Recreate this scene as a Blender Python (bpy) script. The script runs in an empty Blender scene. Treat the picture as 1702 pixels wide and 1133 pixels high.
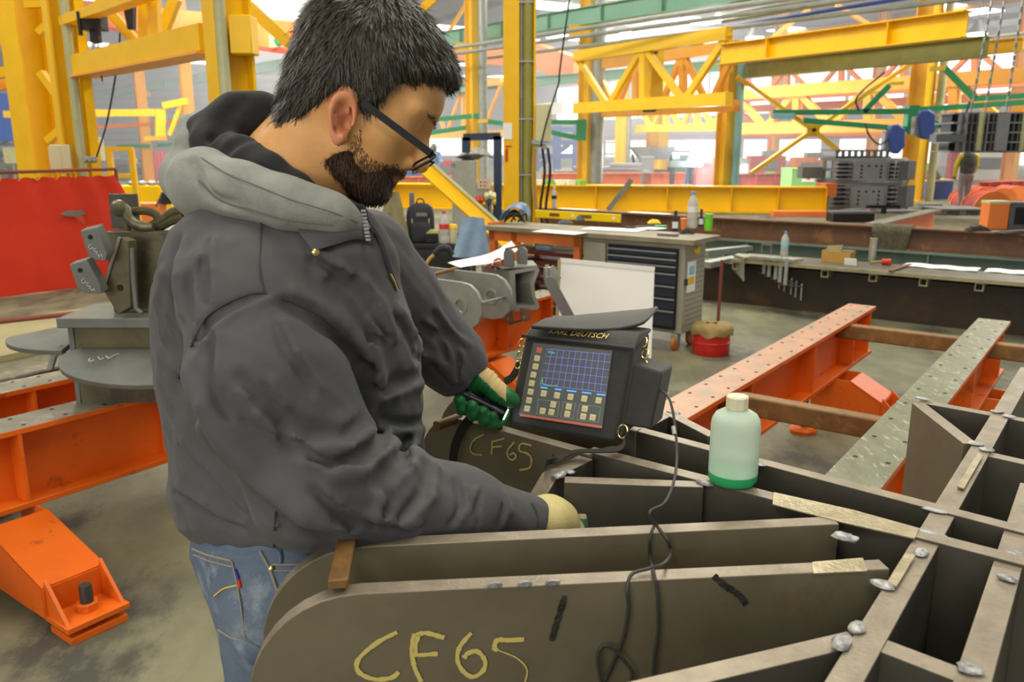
import bpy, bmesh, math, random
import numpy as np
from mathutils import Vector, Matrix
random.seed(4); rng = np.random.default_rng(7)
SC = bpy.context.scene
COL = SC.collection

# ---------------------------------------------------------------- camera
F = 1390.0; CX = 851.0; CY = 566.5; CAMH = 1.58; PITCH = math.radians(13.2)
cs, sn = math.cos(PITCH), math.sin(PITCH)
cam_d = bpy.data.cameras.new('camera'); cam = bpy.data.objects.new('camera', cam_d); COL.objects.link(cam)
cam.location = (0, 0, CAMH); cam.rotation_euler = (math.pi/2 - PITCH, 0, 0)
cam_d.sensor_width = 36; cam_d.lens = 36*F/1702; cam_d.clip_start = .05; cam_d.clip_end = 400
cam_d.dof.use_dof = True; cam_d.dof.focus_distance = 1.45; cam_d.dof.aperture_fstop = 8.0
SC.camera = cam

# ---------------------------------------------------------------- world, lights, exposure
W = bpy.data.worlds.new('hall_daylight'); SC.world = W; W.use_nodes = True
bgn = W.node_tree.nodes['Background']; bgn.inputs[0].default_value = (.92, .96, 1, 1); bgn.inputs[1].default_value = .38
SC.view_settings.view_transform = 'Standard'; SC.view_settings.look = 'None'
SC.view_settings.gamma = 1; SC.view_settings.use_curve_mapping = False
SC.view_settings.exposure = 0.0
SC.cycles.max_bounces = 6; SC.cycles.diffuse_bounces = 3; SC.cycles.glossy_bounces = 3
SC.cycles.transparent_max_bounces = 8; SC.cycles.sample_clamp_indirect = 4
SC.cycles.use_denoising = True
HA = math.radians(-31)                                     # the hall's long axis, seen from the camera
hw = Vector((math.sin(HA), math.cos(HA), 0)); hn = Vector((hw.y, -hw.x, 0))
def area(name, s, t, z, ls, lt, power, col):
    l = bpy.data.lights.new(name, 'AREA'); l.shape = 'RECTANGLE'; l.size = ls; l.size_y = lt
    l.energy = power; l.color = col
    o = bpy.data.objects.new(name, l); COL.objects.link(o)
    o.location = hw*s + hn*t + Vector((0, 0, z)); o.rotation_euler = (0, 0, math.atan2(hw.y, hw.x))
    return o
for i, (s, t, p) in enumerate([(-4, -5, 560), (1, 3.2, 560), (10, -4, 700), (10, 8, 900), (24, 4, 2200), (24, 20, 2400), (42, 12, 3400), (42, 34, 3800), (10, 26, 2400), (4, 44, 3200)]):
    area('skylight_lamp', s, t, 8.6, 9, 2.2, p, (1, .95, .82))

# added fill light behind the camera's left, brightens the man's face and jacket
l = bpy.data.lights.new('front_fill', 'AREA'); l.shape = 'RECTANGLE'; l.size = 7; l.size_y = 4; l.energy = 430; l.color = (1, .95, .86)
fill_o = bpy.data.objects.new('front_fill', l); COL.objects.link(fill_o); fill_o.location = (-5.5, -8, 3.4)
fill_o.rotation_euler = (Vector((-.2, 1.2, 1.2)) - Vector((-5.5, -8, 3.4))).to_track_quat('-Z', 'Y').to_euler()

# ---------------------------------------------------------------- pixel -> place helpers
CAM = Vector((0, 0, CAMH))
def ray(x, y):
    a = (x-CX)/F; b = -(y-CY)/F
    return Vector((a, cs + b*sn, -sn + b*cs))
def G(x, y, z=0.):                      # where the ray meets the horizontal plane z
    r = ray(x, y); return CAM + r*((z-CAMH)/r.z)
def Dp(x, y, d): return CAM + ray(x, y)*d          # at camera depth d
def Yp(x, y, Y): r = ray(x, y); return CAM + r*(Y/r.y)   # at world y
def along(P0, d, px):                   # walk from P0 along d until it is seen at column px
    q = P0 - CAM
    dep = q.y*cs - q.z*sn; dd = d.y*cs - d.z*sn; k = (px-CX)/F
    return P0 + d*((k*dep - q.x)/(d.x - k*dd))
def proj(p):
    d = Vector(p) - CAM; z = d.y*cs - d.z*sn
    return CX + F*d.x/z, CY - F*(d.z*cs + d.y*sn)/z
bu = Vector((math.sin(math.radians(36.5)), math.cos(math.radians(36.5)), 0))   # the orange support beams run this way
bv = Vector((bu.y, -bu.x, 0))
UP = Vector((0, 0, 1))

# ---------------------------------------------------------------- materials
MATS = {}
def mat(name, col, rough=.5, metal=0., col2=None, scale=6., amt=.5, bump=0., bscale=60., spec=.5, emit=0., stretch=None, col3=None, scale3=2.5, thr3=.62, trans=0., alpha=1., ior=1.45, coat=0., sheen=0., detail=5):
    if name in MATS: return MATS[name]
    m = bpy.data.materials.new(name); m.use_nodes = True; nt = m.node_tree; b = nt.nodes['Principled BSDF']
    b.inputs['Roughness'].default_value = rough; b.inputs['Metallic'].default_value = metal
    b.inputs['Specular IOR Level'].default_value = spec; b.inputs['IOR'].default_value = ior
    b.inputs['Transmission Weight'].default_value = trans; b.inputs['Alpha'].default_value = alpha
    b.inputs['Coat Weight'].default_value = coat; b.inputs['Sheen Weight'].default_value = sheen
    c = (*col, 1)
    b.inputs['Base Color'].default_value = c
    tc = None
    def coords(st):
        nonlocal tc
        if tc is None: tc = nt.nodes.new('ShaderNodeTexCoord')
        if st is None: return tc.outputs['Object']
        mp = nt.nodes.new('ShaderNodeMapping'); mp.inputs['Scale'].default_value = st
        nt.links.new(tc.outputs['Object'], mp.inputs['Vector']); return mp.outputs[0]
    cur = None
    if col2 is not None:
        n = nt.nodes.new('ShaderNodeTexNoise'); n.inputs['Scale'].default_value = scale; n.inputs['Detail'].default_value = detail; n.inputs['Roughness'].default_value = .62
        nt.links.new(coords(stretch), n.inputs['Vector'])
        r = nt.nodes.new('ShaderNodeValToRGB'); r.color_ramp.elements[0].position = .5-.25*(1.2-amt); r.color_ramp.elements[1].position = .5+.25*(1.2-amt)
        r.color_ramp.elements[0].color = c; r.color_ramp.elements[1].color = (*col2, 1)
        nt.links.new(n.outputs['Fac'], r.inputs['Fac']); cur = r.outputs['Color']
        if col3 is not None:
            n3 = nt.nodes.new('ShaderNodeTexNoise'); n3.inputs['Scale'].default_value = scale3; n3.inputs['Detail'].default_value = 8; n3.inputs['Roughness'].default_value = .7
            nt.links.new(coords(stretch), n3.inputs['Vector'])
            r3 = nt.nodes.new('ShaderNodeValToRGB'); r3.color_ramp.elements[0].position = thr3-.05; r3.color_ramp.elements[1].position = thr3+.05
            nt.links.new(n3.outputs['Fac'], r3.inputs['Fac'])
            mx = nt.nodes.new('ShaderNodeMix'); mx.data_type = 'RGBA'
            nt.links.new(r3.outputs['Color'], mx.inputs[0]); nt.links.new(cur, mx.inputs[6]); mx.inputs[7].default_value = (*col3, 1)
            cur = mx.outputs[2]
        nt.links.new(cur, b.inputs['Base Color'])
    if bump:
        n2 = nt.nodes.new('ShaderNodeTexNoise'); n2.inputs['Scale'].default_value = bscale; n2.inputs['Detail'].default_value = 4
        nt.links.new(coords(None), n2.inputs['Vector'])
        bp = nt.nodes.new('ShaderNodeBump'); bp.inputs['Strength'].default_value = bump; bp.inputs['Distance'].default_value = .004
        nt.links.new(n2.outputs['Fac'], bp.inputs['Height']); nt.links.new(bp.outputs[0], b.inputs['Normal'])
    if emit:
        b.inputs['Emission Color'].default_value = c; b.inputs['Emission Strength'].default_value = emit
    MATS[name] = m
    return m
def lin(r, g, b):                       # 8-bit display colour -> linear
    f = lambda v: (v/255/12.92 if v/255 <= .04045 else ((v/255+.055)/1.055)**2.4)
    return (f(r), f(g), f(b))

# ---------------------------------------------------------------- mesh builder
def frame(d, up=UP):
    d = Vector(d).normalized(); s = d.cross(Vector(up))
    if s.length < 1e-4: s = d.cross(Vector((0, 1, 0)))
    s.normalize(); return d, s, s.cross(d)
class MB:
    def __init__(self): self.v = []; self.f = []; self.mi = []
    def _add(self, vs, fs, mi=0):
        n = len(self.v); self.v += [tuple(p) for p in vs]
        for k, q in enumerate(fs):
            self.f.append(tuple(n+i for i in q)); self.mi.append(mi[k] if isinstance(mi, (list, tuple)) else mi)
        return self
    def hexa(self, p, mi=0):            # p: 4 bottom, 4 top
        return self._add(p, [(3,2,1,0),(4,5,6,7),(0,1,5,4),(1,2,6,5),(2,3,7,6),(3,0,4,7)], mi)
    def box(self, c, s, ang=0., mi=0, axes=None):   # c centre, s size, turned about z or by axes
        c = Vector(c)
        if axes is None:
            ca, sa = math.cos(ang), math.sin(ang); ax = (Vector((ca, sa, 0)), Vector((-sa, ca, 0)), UP)
        else: ax = [Vector(a) for a in axes]
        X, Y, Z = ax[0]*(s[0]/2), ax[1]*(s[1]/2), ax[2]*(s[2]/2)
        return self.hexa([c-X-Y-Z, c+X-Y-Z, c+X+Y-Z, c-X+Y-Z, c-X-Y+Z, c+X-Y+Z, c+X+Y+Z, c-X+Y+Z], mi)
    def bar(self, a, b, w, h, up=UP, mi=0):         # rectangular bar from a to b, w across, h along up
        a, b = Vector(a), Vector(b); d, s, u = frame(b-a, up); s = s*(w/2); u = u*(h/2)
        return self.hexa([a-s-u, a+s-u, b+s-u, b-s-u, a-s+u, a+s+u, b+s+u, b-s+u], mi)
    def ibeam(self, a, b, h, bf, tf, tw, mi=(0, 0, 0), up=UP):   # a,b on the centre of the TOP face; mi = top flange, web, bottom
        a, b = Vector(a), Vector(b); d, s, u = frame(b-a, up)
        self.bar(a-u*(tf/2), b-u*(tf/2), bf, tf, up, mi[0]); self.bar(a-u*(h/2), b-u*(h/2), tw, h-2*tf+.002, up, mi[1])
        return self.bar(a-u*(h-tf/2), b-u*(h-tf/2), bf, tf, up, mi[2])
    def tube(self, pts, r, n=8, mi=0, cap=True, closed=False):
        pts = [Vector(p) for p in pts]; m = len(pts); rs = r if isinstance(r, (list, tuple)) else [r]*m
        up = None; vs = []
        for i, p in enumerate(pts):
            if closed: t = pts[(i+1) % m]-pts[i-1]
            else: t = pts[min(i+1, m-1)]-pts[max(i-1, 0)]
            t.normalize()
            if up is None: up = t.orthogonal().normalized()
            up = (up - t*up.dot(t)); up = up.normalized() if up.length > 1e-6 else t.orthogonal().normalized()
            sd = t.cross(up)
            for k in range(n):
                a = 2*math.pi*k/n; vs.append(p + (up*math.cos(a)+sd*math.sin(a))*rs[i])
        fs = []
        for i in range(m if closed else m-1):
            j = (i+1) % m
            for k in range(n):
                l = (k+1) % n; fs.append((i*n+k, i*n+l, j*n+l, j*n+k))
        if cap and not closed: fs.append(tuple(range(n-1, -1, -1))); fs.append(tuple((m-1)*n+k for k in range(n)))
        return self._add(vs, fs, mi)
    def cyl(self, a, b, r, n=16, mi=0, r2=None): return self.tube([a, b], [r, r if r2 is None else r2], n, mi)
    def lathe(self, prof, o, n=24, axis=UP, mi=0):  # prof: list of (radius, height[, material]) from bottom to top
        o = Vector(o); d, s, u = frame(axis, Vector((0, 1, 0)) if abs(Vector(axis).normalized().z) > .9 else UP); vs = []; fs = []; ms = []
        for q in prof:
            for k in range(n):
                a = 2*math.pi*k/n; vs.append(o + d*q[1] + (s*math.cos(a)+u*math.sin(a))*max(q[0], 1e-5))
        for i in range(len(prof)-1):
            for k in range(n):
                l = (k+1) % n; fs.append((i*n+l, i*n+k, (i+1)*n+k, (i+1)*n+l)); ms.append(prof[i+1][2] if len(prof[i+1]) > 2 else mi)
        fs.append(tuple(range(n))); ms.append(mi); fs.append(tuple((len(prof)-1)*n+k for k in range(n-1, -1, -1))); ms.append(prof[-1][2] if len(prof[-1]) > 2 else mi)
        return self._add(vs, fs, ms)
    def prism(self, poly, o, ux, uy, th, mi=0, side=None, top=None):   # outline (x,y) in the frame o,ux,uy; thickness th along ux x uy, centred
        o, ux, uy = Vector(o), Vector(ux).normalized(), Vector(uy).normalized(); w = ux.cross(uy)*(th/2); n = len(poly)
        a = [o+ux*x+uy*y-w for x, y in poly]; b = [o+ux*x+uy*y+w for x, y in poly]
        side = mi if side is None else side
        ms = [mi, mi]
        for k in range(n):
            x0, y0 = poly[k]; x1, y1 = poly[(k+1) % n]
            ms.append(side if top is None or not (x1-x0 < -abs(y1-y0)*.7) else top)
        return self._add(a+b, [tuple(range(n-1, -1, -1)), tuple(range(n, 2*n))]+[(k, (k+1) % n, n+(k+1) % n, n+k) for k in range(n)], ms)
    def ring(self, outer, inner, o, ux, uy, th, mi=0):  # plate with a hole; same number of points
        o, ux, uy = Vector(o), Vector(ux).normalized(), Vector(uy).normalized(); w = ux.cross(uy)*(th/2); n = len(outer)
        L = [[o+ux*x+uy*y+w*sg for x, y in q] for q in (outer, inner) for sg in (-1, 1)]
        vs = L[0]+L[1]+L[2]+L[3]; fs = []
        for k in range(n):
            l = (k+1) % n
            fs += [(k, 2*n+k, 2*n+l, l), (n+k, n+l, 3*n+l, 3*n+k), (k, l, n+l, n+k), (2*n+k, 3*n+k, 3*n+l, 2*n+l)]
        return self._add(vs, fs, mi)
    def sheet(self, rows, th=.0, mi=0):  # grid of points
        m, n = len(rows), len(rows[0]); vs = [Vector(p) for r in rows for p in r]
        fs = [(i*n+j, i*n+j+1, (i+1)*n+j+1, (i+1)*n+j) for i in range(m-1) for j in range(n-1)]
        if th:
            nrm = [Vector((0, 0, 0)) for _ in vs]
            for q in fs:
                nn = (vs[q[1]]-vs[q[0]]).cross(vs[q[3]]-vs[q[0]])
                for i in q: nrm[i] += nn
            N = len(vs); vs2 = [v - k.normalized()*th if k.length > 0 else v for v, k in zip(vs, nrm)]
            bd = [j for j in range(n)]+[i*n+n-1 for i in range(1, m)]+[(m-1)*n+j for j in range(n-2, -1, -1)]+[i*n for i in range(m-2, 0, -1)]
            fs = fs+[tuple(N+i for i in reversed(q)) for q in fs]+[(bd[(k+1) % len(bd)], bd[k], N+bd[k], N+bd[(k+1) % len(bd)]) for k in range(len(bd))]
            vs = vs+vs2
        return self._add(vs, fs, mi)
    def build(self, name, m, parent=None, smooth=False, bevel=0., seg=2):
        o0 = parent_loc(parent)
        me = bpy.data.meshes.new(name); me.from_pydata([(x-o0.x, y-o0.y, z-o0.z) for x, y, z in self.v], [], self.f)
        ms = m if isinstance(m, (list, tuple)) else [m]
        for k in ms: me.materials.append(MATS[k] if isinstance(k, str) else k)
        if len(ms) > 1: me.polygons.foreach_set('material_index', [min(i, len(ms)-1) for i in self.mi])
        bm = bmesh.new(); bm.from_mesh(me); bmesh.ops.recalc_face_normals(bm, faces=bm.faces); bm.to_mesh(me); bm.free()
        me.update()
        o = bpy.data.objects.new(name, me); COL.objects.link(o)
        if smooth:
            me.polygons.foreach_set('use_smooth', [True]*len(me.polygons))
            me.set_sharp_from_angle(angle=math.radians(smooth if smooth is not True else 40))
        if bevel:
            md = o.modifiers.new('bevel', 'BEVEL'); md.width = bevel; md.segments = seg; md.limit_method = 'ANGLE'; md.angle_limit = math.radians(40)
            if not smooth:
                me.polygons.foreach_set('use_smooth', [True]*len(me.polygons)); me.set_sharp_from_angle(angle=math.radians(40))
        if parent is not None: o.parent = parent
        else:                                        # a thing of one mesh: origin at its base
            vs = np.array(self.v); c = Vector((float(vs[:, 0].mean()), float(vs[:, 1].mean()), float(vs[:, 2].min())))
            me.transform(Matrix.Translation(-c)); o.location = c
        return o
def parent_loc(p):
    o = Vector((0, 0, 0))
    while p is not None: o = o + p.location; p = p.parent
    return o
def tag(o, label, cat, group=None):
    o['label'] = label; o['category'] = cat
    if group: o['group'] = group
    return o
def thing(name, label, cat, loc, group=None):
    o = bpy.data.objects.new(name, None); COL.objects.link(o); o.location = loc; o.empty_display_size = .05
    return tag(o, label, cat, group)
def struct(o): o['kind'] = 'structure'; return o
def dup(root, loc, label=None):
    r = root.copy(); COL.objects.link(r); r.location = loc
    if label: r['label'] = label
    for ch in [c for c in bpy.data.objects if c.parent == root]:
        c = ch.copy(); COL.objects.link(c); c.parent = r
        for g in [k for k in bpy.data.objects if k.parent == ch]:
            d = g.copy(); COL.objects.link(d); d.parent = c
    return r
def circ(cx, cy, r, n=20, a0=0.): return [(cx+r*math.cos(a0+2*math.pi*k/n), cy+r*math.sin(a0+2*math.pi*k/n)) for k in range(n)]
def spline(pts, n=6):
    P = [Vector(p) for p in pts]; P = [P[0]*2-P[1]]+P+[P[-1]*2-P[-2]]; out = []
    for i in range(1, len(P)-2):
        for k in range(n):
            t = k/n; a, b, c, d = P[i-1], P[i], P[i+1], P[i+2]
            out.append(.5*((2*b)+(c-a)*t+(2*a-5*b+4*c-d)*t*t+(3*b-a-3*c+d)*t**3))
    return out+[P[-2]]
def text_mesh(txt, size, o, ux, uy, m, name, parent, shear=0., th=.0004, sx=1., align='LEFT'):
    cu = bpy.data.curves.new('t', 'FONT'); cu.body = txt; cu.size = size; cu.extrude = th; cu.shear = shear; cu.align_x = align; cu.resolution_u = 2
    ob = bpy.data.objects.new('t', cu); COL.objects.link(ob)
    me = bpy.data.meshes.new_from_object(ob.evaluated_get(bpy.context.evaluated_depsgraph_get()))
    bpy.data.objects.remove(ob); bpy.data.curves.remove(cu)
    ux, uy = Vector(ux).normalized(), Vector(uy).normalized(); w = ux.cross(uy)
    o = Vector(o) - parent_loc(parent)
    M = Matrix(((ux.x*sx, uy.x, w.x, o.x), (ux.y*sx, uy.y, w.y, o.y), (ux.z*sx, uy.z, w.z, o.z), (0, 0, 0, 1)))
    me.transform(M); me.materials.append(MATS[m]); me.name = name
    q = bpy.data.objects.new(name, me); COL.objects.link(q); q.parent = parent
    return q
def strokes(lines, o, ux, uy, wd, m, name, parent, rough=.25):   # hand-drawn strokes as thin flat ribbons lying on a surface
    o, ux, uy = Vector(o), Vector(ux).normalized(), Vector(uy).normalized(); w = ux.cross(uy)
    b = MB()
    for ln in lines:
        pts = spline([(x, y, 0) for x, y in ln], 5) if len(ln) > 2 else [Vector((*ln[0], 0)).lerp(Vector((*ln[1], 0)), k/6) for k in range(7)]
        L = []
        for i, p in enumerate(pts):
            t = pts[min(i+1, len(pts)-1)]-pts[max(i-1, 0)]; t.normalize(); nn = Vector((-t.y, t.x, 0)); ww = wd*(1+rough*random.uniform(-1, 1))
            L.append((p+nn*ww/2, p-nn*ww/2))
        b.sheet([[o+ux*q.x+uy*q.y+w*.0007 for q in pr] for pr in L], .0006)
    return b.build(name, m, parent)
# ================================================================ materials used all over
mat('floor', lin(94,94,78), .6, 0, lin(130,128,102), 1.6, .6, .15, 25, stretch=(1.6, 1, 1), col3=lin(74,73,66), scale3=1.1, thr3=.57, spec=.35, detail=9)
mat('roof', lin(150,152,156), .7, 0, lin(170,172,176), 2, .4)
mat('wallgrey', lin(172,174,182), .7, 0, lin(196,197,202), .3, .5)
mat('wallpink', lin(205,190,190), .7, 0, lin(222,212,210), .8, .5)
mat('redtrim', lin(196,60,72), .55)
mat('daylight', (1, .99, .96), .5, emit=2.6)
mat('skyl', (1, 1, 1), .5, emit=6)
mat('lampglow', (1, 1, .95), .5, emit=25)
mat('yellow', lin(250,198,8), .42, 0, lin(242,186,6), 3, .5, .03, 30, col3=lin(196,144,24), scale3=5, thr3=.72)
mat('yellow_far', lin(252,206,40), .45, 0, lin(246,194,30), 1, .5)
mat('amber', lin(246,180,70), .5, 0, lin(240,164,56), 1, .5)
mat('olive', lin(160,156,80), .45, 0, lin(138,136,66), 2, .5)
mat('girder_yellow', lin(255,208,2), .4, 0, lin(252,198,0), 1.5, .5)
mat('orange', lin(230,110,26), .42, 0, lin(220,98,20), 4, .5, .05, 40, col3=lin(136,68,34), scale3=7, thr3=.65, spec=.4)
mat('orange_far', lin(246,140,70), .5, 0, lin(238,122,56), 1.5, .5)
mat('brick_red', lin(206,88,66), .55, 0, lin(178,58,46), 2, .5)
mat('mint', lin(126,178,156), .5, 0, lin(140,190,168), .7, .5)
mat('green', lin(38,142,92), .45, 0, lin(50,156,104), 1.5, .5)
mat('lime', lin(110,190,60), .45)
mat('limegreen', lin(120,210,50), .4)
mat('pastelgreen', lin(140,205,110), .5, 0, lin(130,195,100), 1, .5)
mat('blue', lin(52,92,176), .42, 0, lin(44,80,160), 1.5, .5)
mat('navy', lin(48,62,92), .5)
mat('hoistblue', lin(60,84,160), .4)
mat('cyan', lin(150,208,228), .5)
mat('galv', lin(170,176,170), .42, .35, lin(150,156,150), 6, .5)
mat('palepipe', lin(190,190,150), .45, .1, lin(170,172,130), 4, .5)
mat('cream', lin(216,212,170), .5, 0, lin(204,200,156), 3, .5)
mat('white', lin(235,235,230), .55)
mat('paper', lin(245,245,240), .7)
mat('black', lin(28,28,28), .5)
mat('rubber', lin(36,36,36), .65)
mat('cable', lin(60,58,56), .5)
mat('grey_steel', lin(128,130,128), .45, .3, lin(112,113,112), 3, .5)
mat('grey_mid', lin(150,152,152), .5, .15, lin(132,134,134), 2, .5)
mat('dark_steel', lin(76,74,68), .5, .35, lin(60,58,52), 5, .5)
mat('pallet', lin(140,132,120), .8, 0, lin(110,104,96), 8, .5)
mat('skin', lin(206,150,110), .5)
mat('grey_hair', lin(110,106,100), .8)
mat('vest', lin(86,84,84), .8, 0, lin(70,68,68), 12, .5)
mat('yellow_sleeve', lin(226,206,60), .75)
mat('grey_trousers', lin(160,156,160), .8, 0, lin(140,136,140), 8, .5)
mat('pink', lin(216,120,150), .6)

def Hp(s, t, z=0.): return hw*s + hn*t + Vector((0, 0, z))
S0, S1, T0, T1, ZR = -14, 96, -26, 60, 9.4
HANG = math.atan2(hw.y, hw.x)
struct(MB().hexa([Hp(S0,T0,-.2),Hp(S1,T0,-.2),Hp(S1,T1,-.2),Hp(S0,T1,-.2),Hp(S0,T0,0),Hp(S1,T0,0),Hp(S1,T1,0),Hp(S0,T1,0)]).build('floor','floor'))
ceil = struct(MB().hexa([Hp(S0,T0,ZR),Hp(S1,T0,ZR),Hp(S1,T1,ZR),Hp(S0,T1,ZR),Hp(S0,T0,ZR+.2),Hp(S1,T0,ZR+.2),Hp(S1,T1,ZR+.2),Hp(S0,T1,ZR+.2)]).build('ceiling','roof'))
# purlins and skylights of the roof
pb = MB().bar((0,0,0), hw*(S1-S0), .16, .26)
pm = None
for k in range(15):
    o = MB().bar(Hp(S0,T0+4+k*5.9,ZR-.14), Hp(S1,T0+4+k*5.9,ZR-.14), .16, .26).build('purlin', 'amber' if k % 3 == 0 else 'roof', ceil)
mesh = None
for i in range(7):
    for j in range(7):
        p = Hp(20+i*11.5, -16+j*11, ZR-.05)
        if mesh is None:
            b = MB(); b.box((0,0,0), (2.2,5.2,.06), HANG)
            o = b.build('skylight', 'skyl', None); mesh = o.data; bpy.data.objects.remove(o)
        o = bpy.data.objects.new('skylight', mesh); COL.objects.link(o); o.parent = ceil; o.location = p - ceil.location
# far wall (long side)
wr = struct(MB().hexa([Hp(S0,T1,0),Hp(S1,T1,0),Hp(S1,T1+.2,0),Hp(S0,T1+.2,0),Hp(S0,T1,ZR),Hp(S1,T1,ZR),Hp(S1,T1+.2,ZR),Hp(S0,T1+.2,ZR)]).build('wall_right','wallpink'))
def wpanel(s0, s1, z0, z1, m, name, th=.08, t=T1, par=None):
    return MB().hexa([Hp(s0,t-th,z0),Hp(s1,t-th,z0),Hp(s1,t,z0),Hp(s0,t,z0),Hp(s0,t-th,z1),Hp(s1,t-th,z1),Hp(s1,t,z1),Hp(s0,t,z1)]).build(name, m, par)
wpanel(S0, S1, 2.15, 2.6, 'redtrim', 'red_band', .12, par=wr)
for k in range(9):
    wpanel(-4+k*10.6, 4.6+k*10.6, .25, 2.0, 'daylight', 'lit_opening', .1, par=wr)
for k in range(18):
    s = -6+k*5.3
    wpanel(s, s+4.8, 4.4, 8.3, 'daylight', 'glazing', .1, par=wr)
for k in range(6): wpanel(S0, S1, 2.9+k*.25, 3.0+k*.25, 'wallgrey', 'corrugation_rib', .07, par=wr)
# end wall on the left
wl = struct(MB().hexa([Hp(S1,T0,0),Hp(S1,T1,0),Hp(S1+.2,T1,0),Hp(S1+.2,T0,0),Hp(S1,T0,ZR),Hp(S1,T1,ZR),Hp(S1+.2,T1,ZR),Hp(S1+.2,T0,ZR)]).build('wall_left','wallgrey'))
for k in range(9):
    t = T0+3+k*9.4
    MB().hexa([Hp(S1-.1,t,.3),Hp(S1-.1,t+7.4,.3),Hp(S1,t+7.4,.3),Hp(S1,t,.3),Hp(S1-.1,t,2.4),Hp(S1-.1,t+7.4,2.4),Hp(S1,t+7.4,2.4),Hp(S1,t,2.4)]).build('lit_opening','daylight',wl)
# grey corrugated screen wall at the far left of the hall
scr = thing('partition_wall', 'grey corrugated partition wall behind the yellow columns on the left', 'wall', Vector((-45,80,0)))
dv = Vector((math.cos(math.radians(-12)), math.sin(math.radians(-12)), 0))
A0 = Vector((-75,86,0)); A1 = A0 + dv*62
MB().bar(A0+UP*3.6, A1+UP*3.6, .1, 7.2).build('panel','wallgrey',scr)
for k in range(24): MB().bar(A0+UP*(.2+k*.3)-Vector((0,.07,0)), A1+UP*(.2+k*.3)-Vector((0,.07,0)), .05, .14).build('corrugation_rib','wallgrey' if k % 2 else 'galv',scr)

# ---------------------------------------------------------------- columns
def base_at(px, Y): p = Yp(px, 243, Y); return Vector((p.x, p.y, 0))
def column(px, Y, w, d, m, label, ztop=ZR-.3, ang=None, pipe=None, pipem='palepipe', name='steel_column', plates=True):
    p = base_at(px, Y); ang = HANG if ang is None else ang
    c = thing(name, label, 'column', p)
    X = Vector((math.cos(ang), math.sin(ang), 0)); Yv = Vector((-X.y, X.x, 0))
    for sg in (-1, 1):
        MB().hexa([p+X*(sg*w/2)-Yv*(d/2)+X*(-.012), p+X*(sg*w/2)-Yv*(d/2)+X*.012, p+X*(sg*w/2)+Yv*(d/2)+X*.012, p+X*(sg*w/2)+Yv*(d/2)-X*.012]+
                  [q+UP*ztop for q in (p+X*(sg*w/2)-Yv*(d/2)+X*(-.012), p+X*(sg*w/2)-Yv*(d/2)+X*.012, p+X*(sg*w/2)+Yv*(d/2)+X*.012, p+X*(sg*w/2)+Yv*(d/2)-X*.012)]).build('flange', m, c)
    MB().box(p+UP*(ztop/2), (w-.02,.02,ztop), ang).build('web', m, c)
    if plates: MB().box(p+UP*.015, (w*1.5,d*1.5,.03), ang).build('base_plate', m, c)
    if pipe:
        q = p + Vector((pipe[0], pipe[1], 0))
        MB().cyl(q, q+UP*ztop, pipe[2], 12).build('drain_pipe', pipem, c, True)
    return c
# far columns of the hall
column(787, 27, .42, .3, 'yellow_far', 'far yellow column with grey pipe just right of the man\'s forehead', pipe=(.32,-.2,.14), pipem='galv')
column(975, 27, .5, .35, 'yellow_far', 'far yellow column carrying the green jib bracket beside the blue frame', pipe=(.3,-.25,.2), pipem='galv')
column(1092, 38, .8, .6, 'yellow_far', 'tall yellow gantry leg with dark stencilled marks, behind the welding flash', ztop=4.5)
column(1032, 38, .4, .35, 'yellow_far', 'slim yellow gantry leg left of the stencilled gantry leg', ztop=4.4, pipe=(.3,-.2,.1), pipem='galv')
column(1683, 36, .5, .4, 'amber', 'amber column at the right edge behind the hanging grey weldment')
column(1285, 50, .5, .5, 'amber', 'distant amber column in front of the white glazing, left of the X-brace')
column(1450, 50, .5, .5, 'amber', 'distant amber column in front of the white glazing, right of the X-brace')
column(318, 34, .4, .4, 'amber', 'far amber column above the man\'s grey hood')
column(242, 36, .45, .4, 'amber', 'far amber column behind the yellow guard rail on the left')
c6 = column(1203, 24.5, .36, .3, 'yellow_far', 'blue-and-yellow column at the left end of the big X-brace', pipe=(.34,-.1,.12), pipem='cyan', ztop=4.3)
c7 = column(1522, 24.5, .5, .42, 'yellow', 'large yellow column with the green jib crane, behind the stacked grey weldment', pipe=(.45,-.2,.11))
# ---------------------------------------------------------------- main column in the middle
mp = base_at(862, 11.2)
mc = thing('steel_column', 'near yellow column with olive web and a red fire extinguisher mark, behind the work bench', 'column', mp)
MB().box(mp+Vector((-.095,-.02,ZR/2)), (.2,.34,ZR)).build('flange','yellow',mc)
MB().box(mp+Vector((.06,.1,ZR/2)), (.12,.03,ZR)).build('web','orange',mc)
MB().box(mp+Vector((.2,.0,ZR/2)), (.03,.34,ZR)).build('flange','yellow',mc)
MB().cyl(mp+Vector((.115,-.1,0)), mp+Vector((.115,-.1,ZR)), .072, 14).build('drain_pipe','olive',mc,True)
MB().cyl(mp+Vector((.03,-.13,0)), mp+Vector((.03,-.13,ZR)), .018, 8).build('conduit','galv',mc,True)
MB().box(mp+UP*.02, (.6,.6,.04)).build('base_plate','yellow',mc)
for z in (1.2, 1.9, 2.6, 3.3): MB().box(mp+Vector((.08,-.17,z)), (.2,.012,.02)).build('pipe_clip','galv',mc)
pp = Yp(844,218,11.0); MB().box(Vector((pp.x,mp.y-.196,pp.z)), (.11,.008,.2)).build('notice','paper',mc)
mat('signred', lin(196,60,40), .6)
q = Yp(842,253,11.0); b = MB(); b.box(Vector((q.x,mp.y-.194,q.z-.04)), (.035,.006,.16)); b.box(Vector((q.x+.005,mp.y-.194,q.z+.055)), (.015,.006,.04)); b.box(Vector((q.x+.025,mp.y-.194,q.z+.075)), (.08,.006,.018)); b.build('extinguisher_sign','signred',mc)
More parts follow.
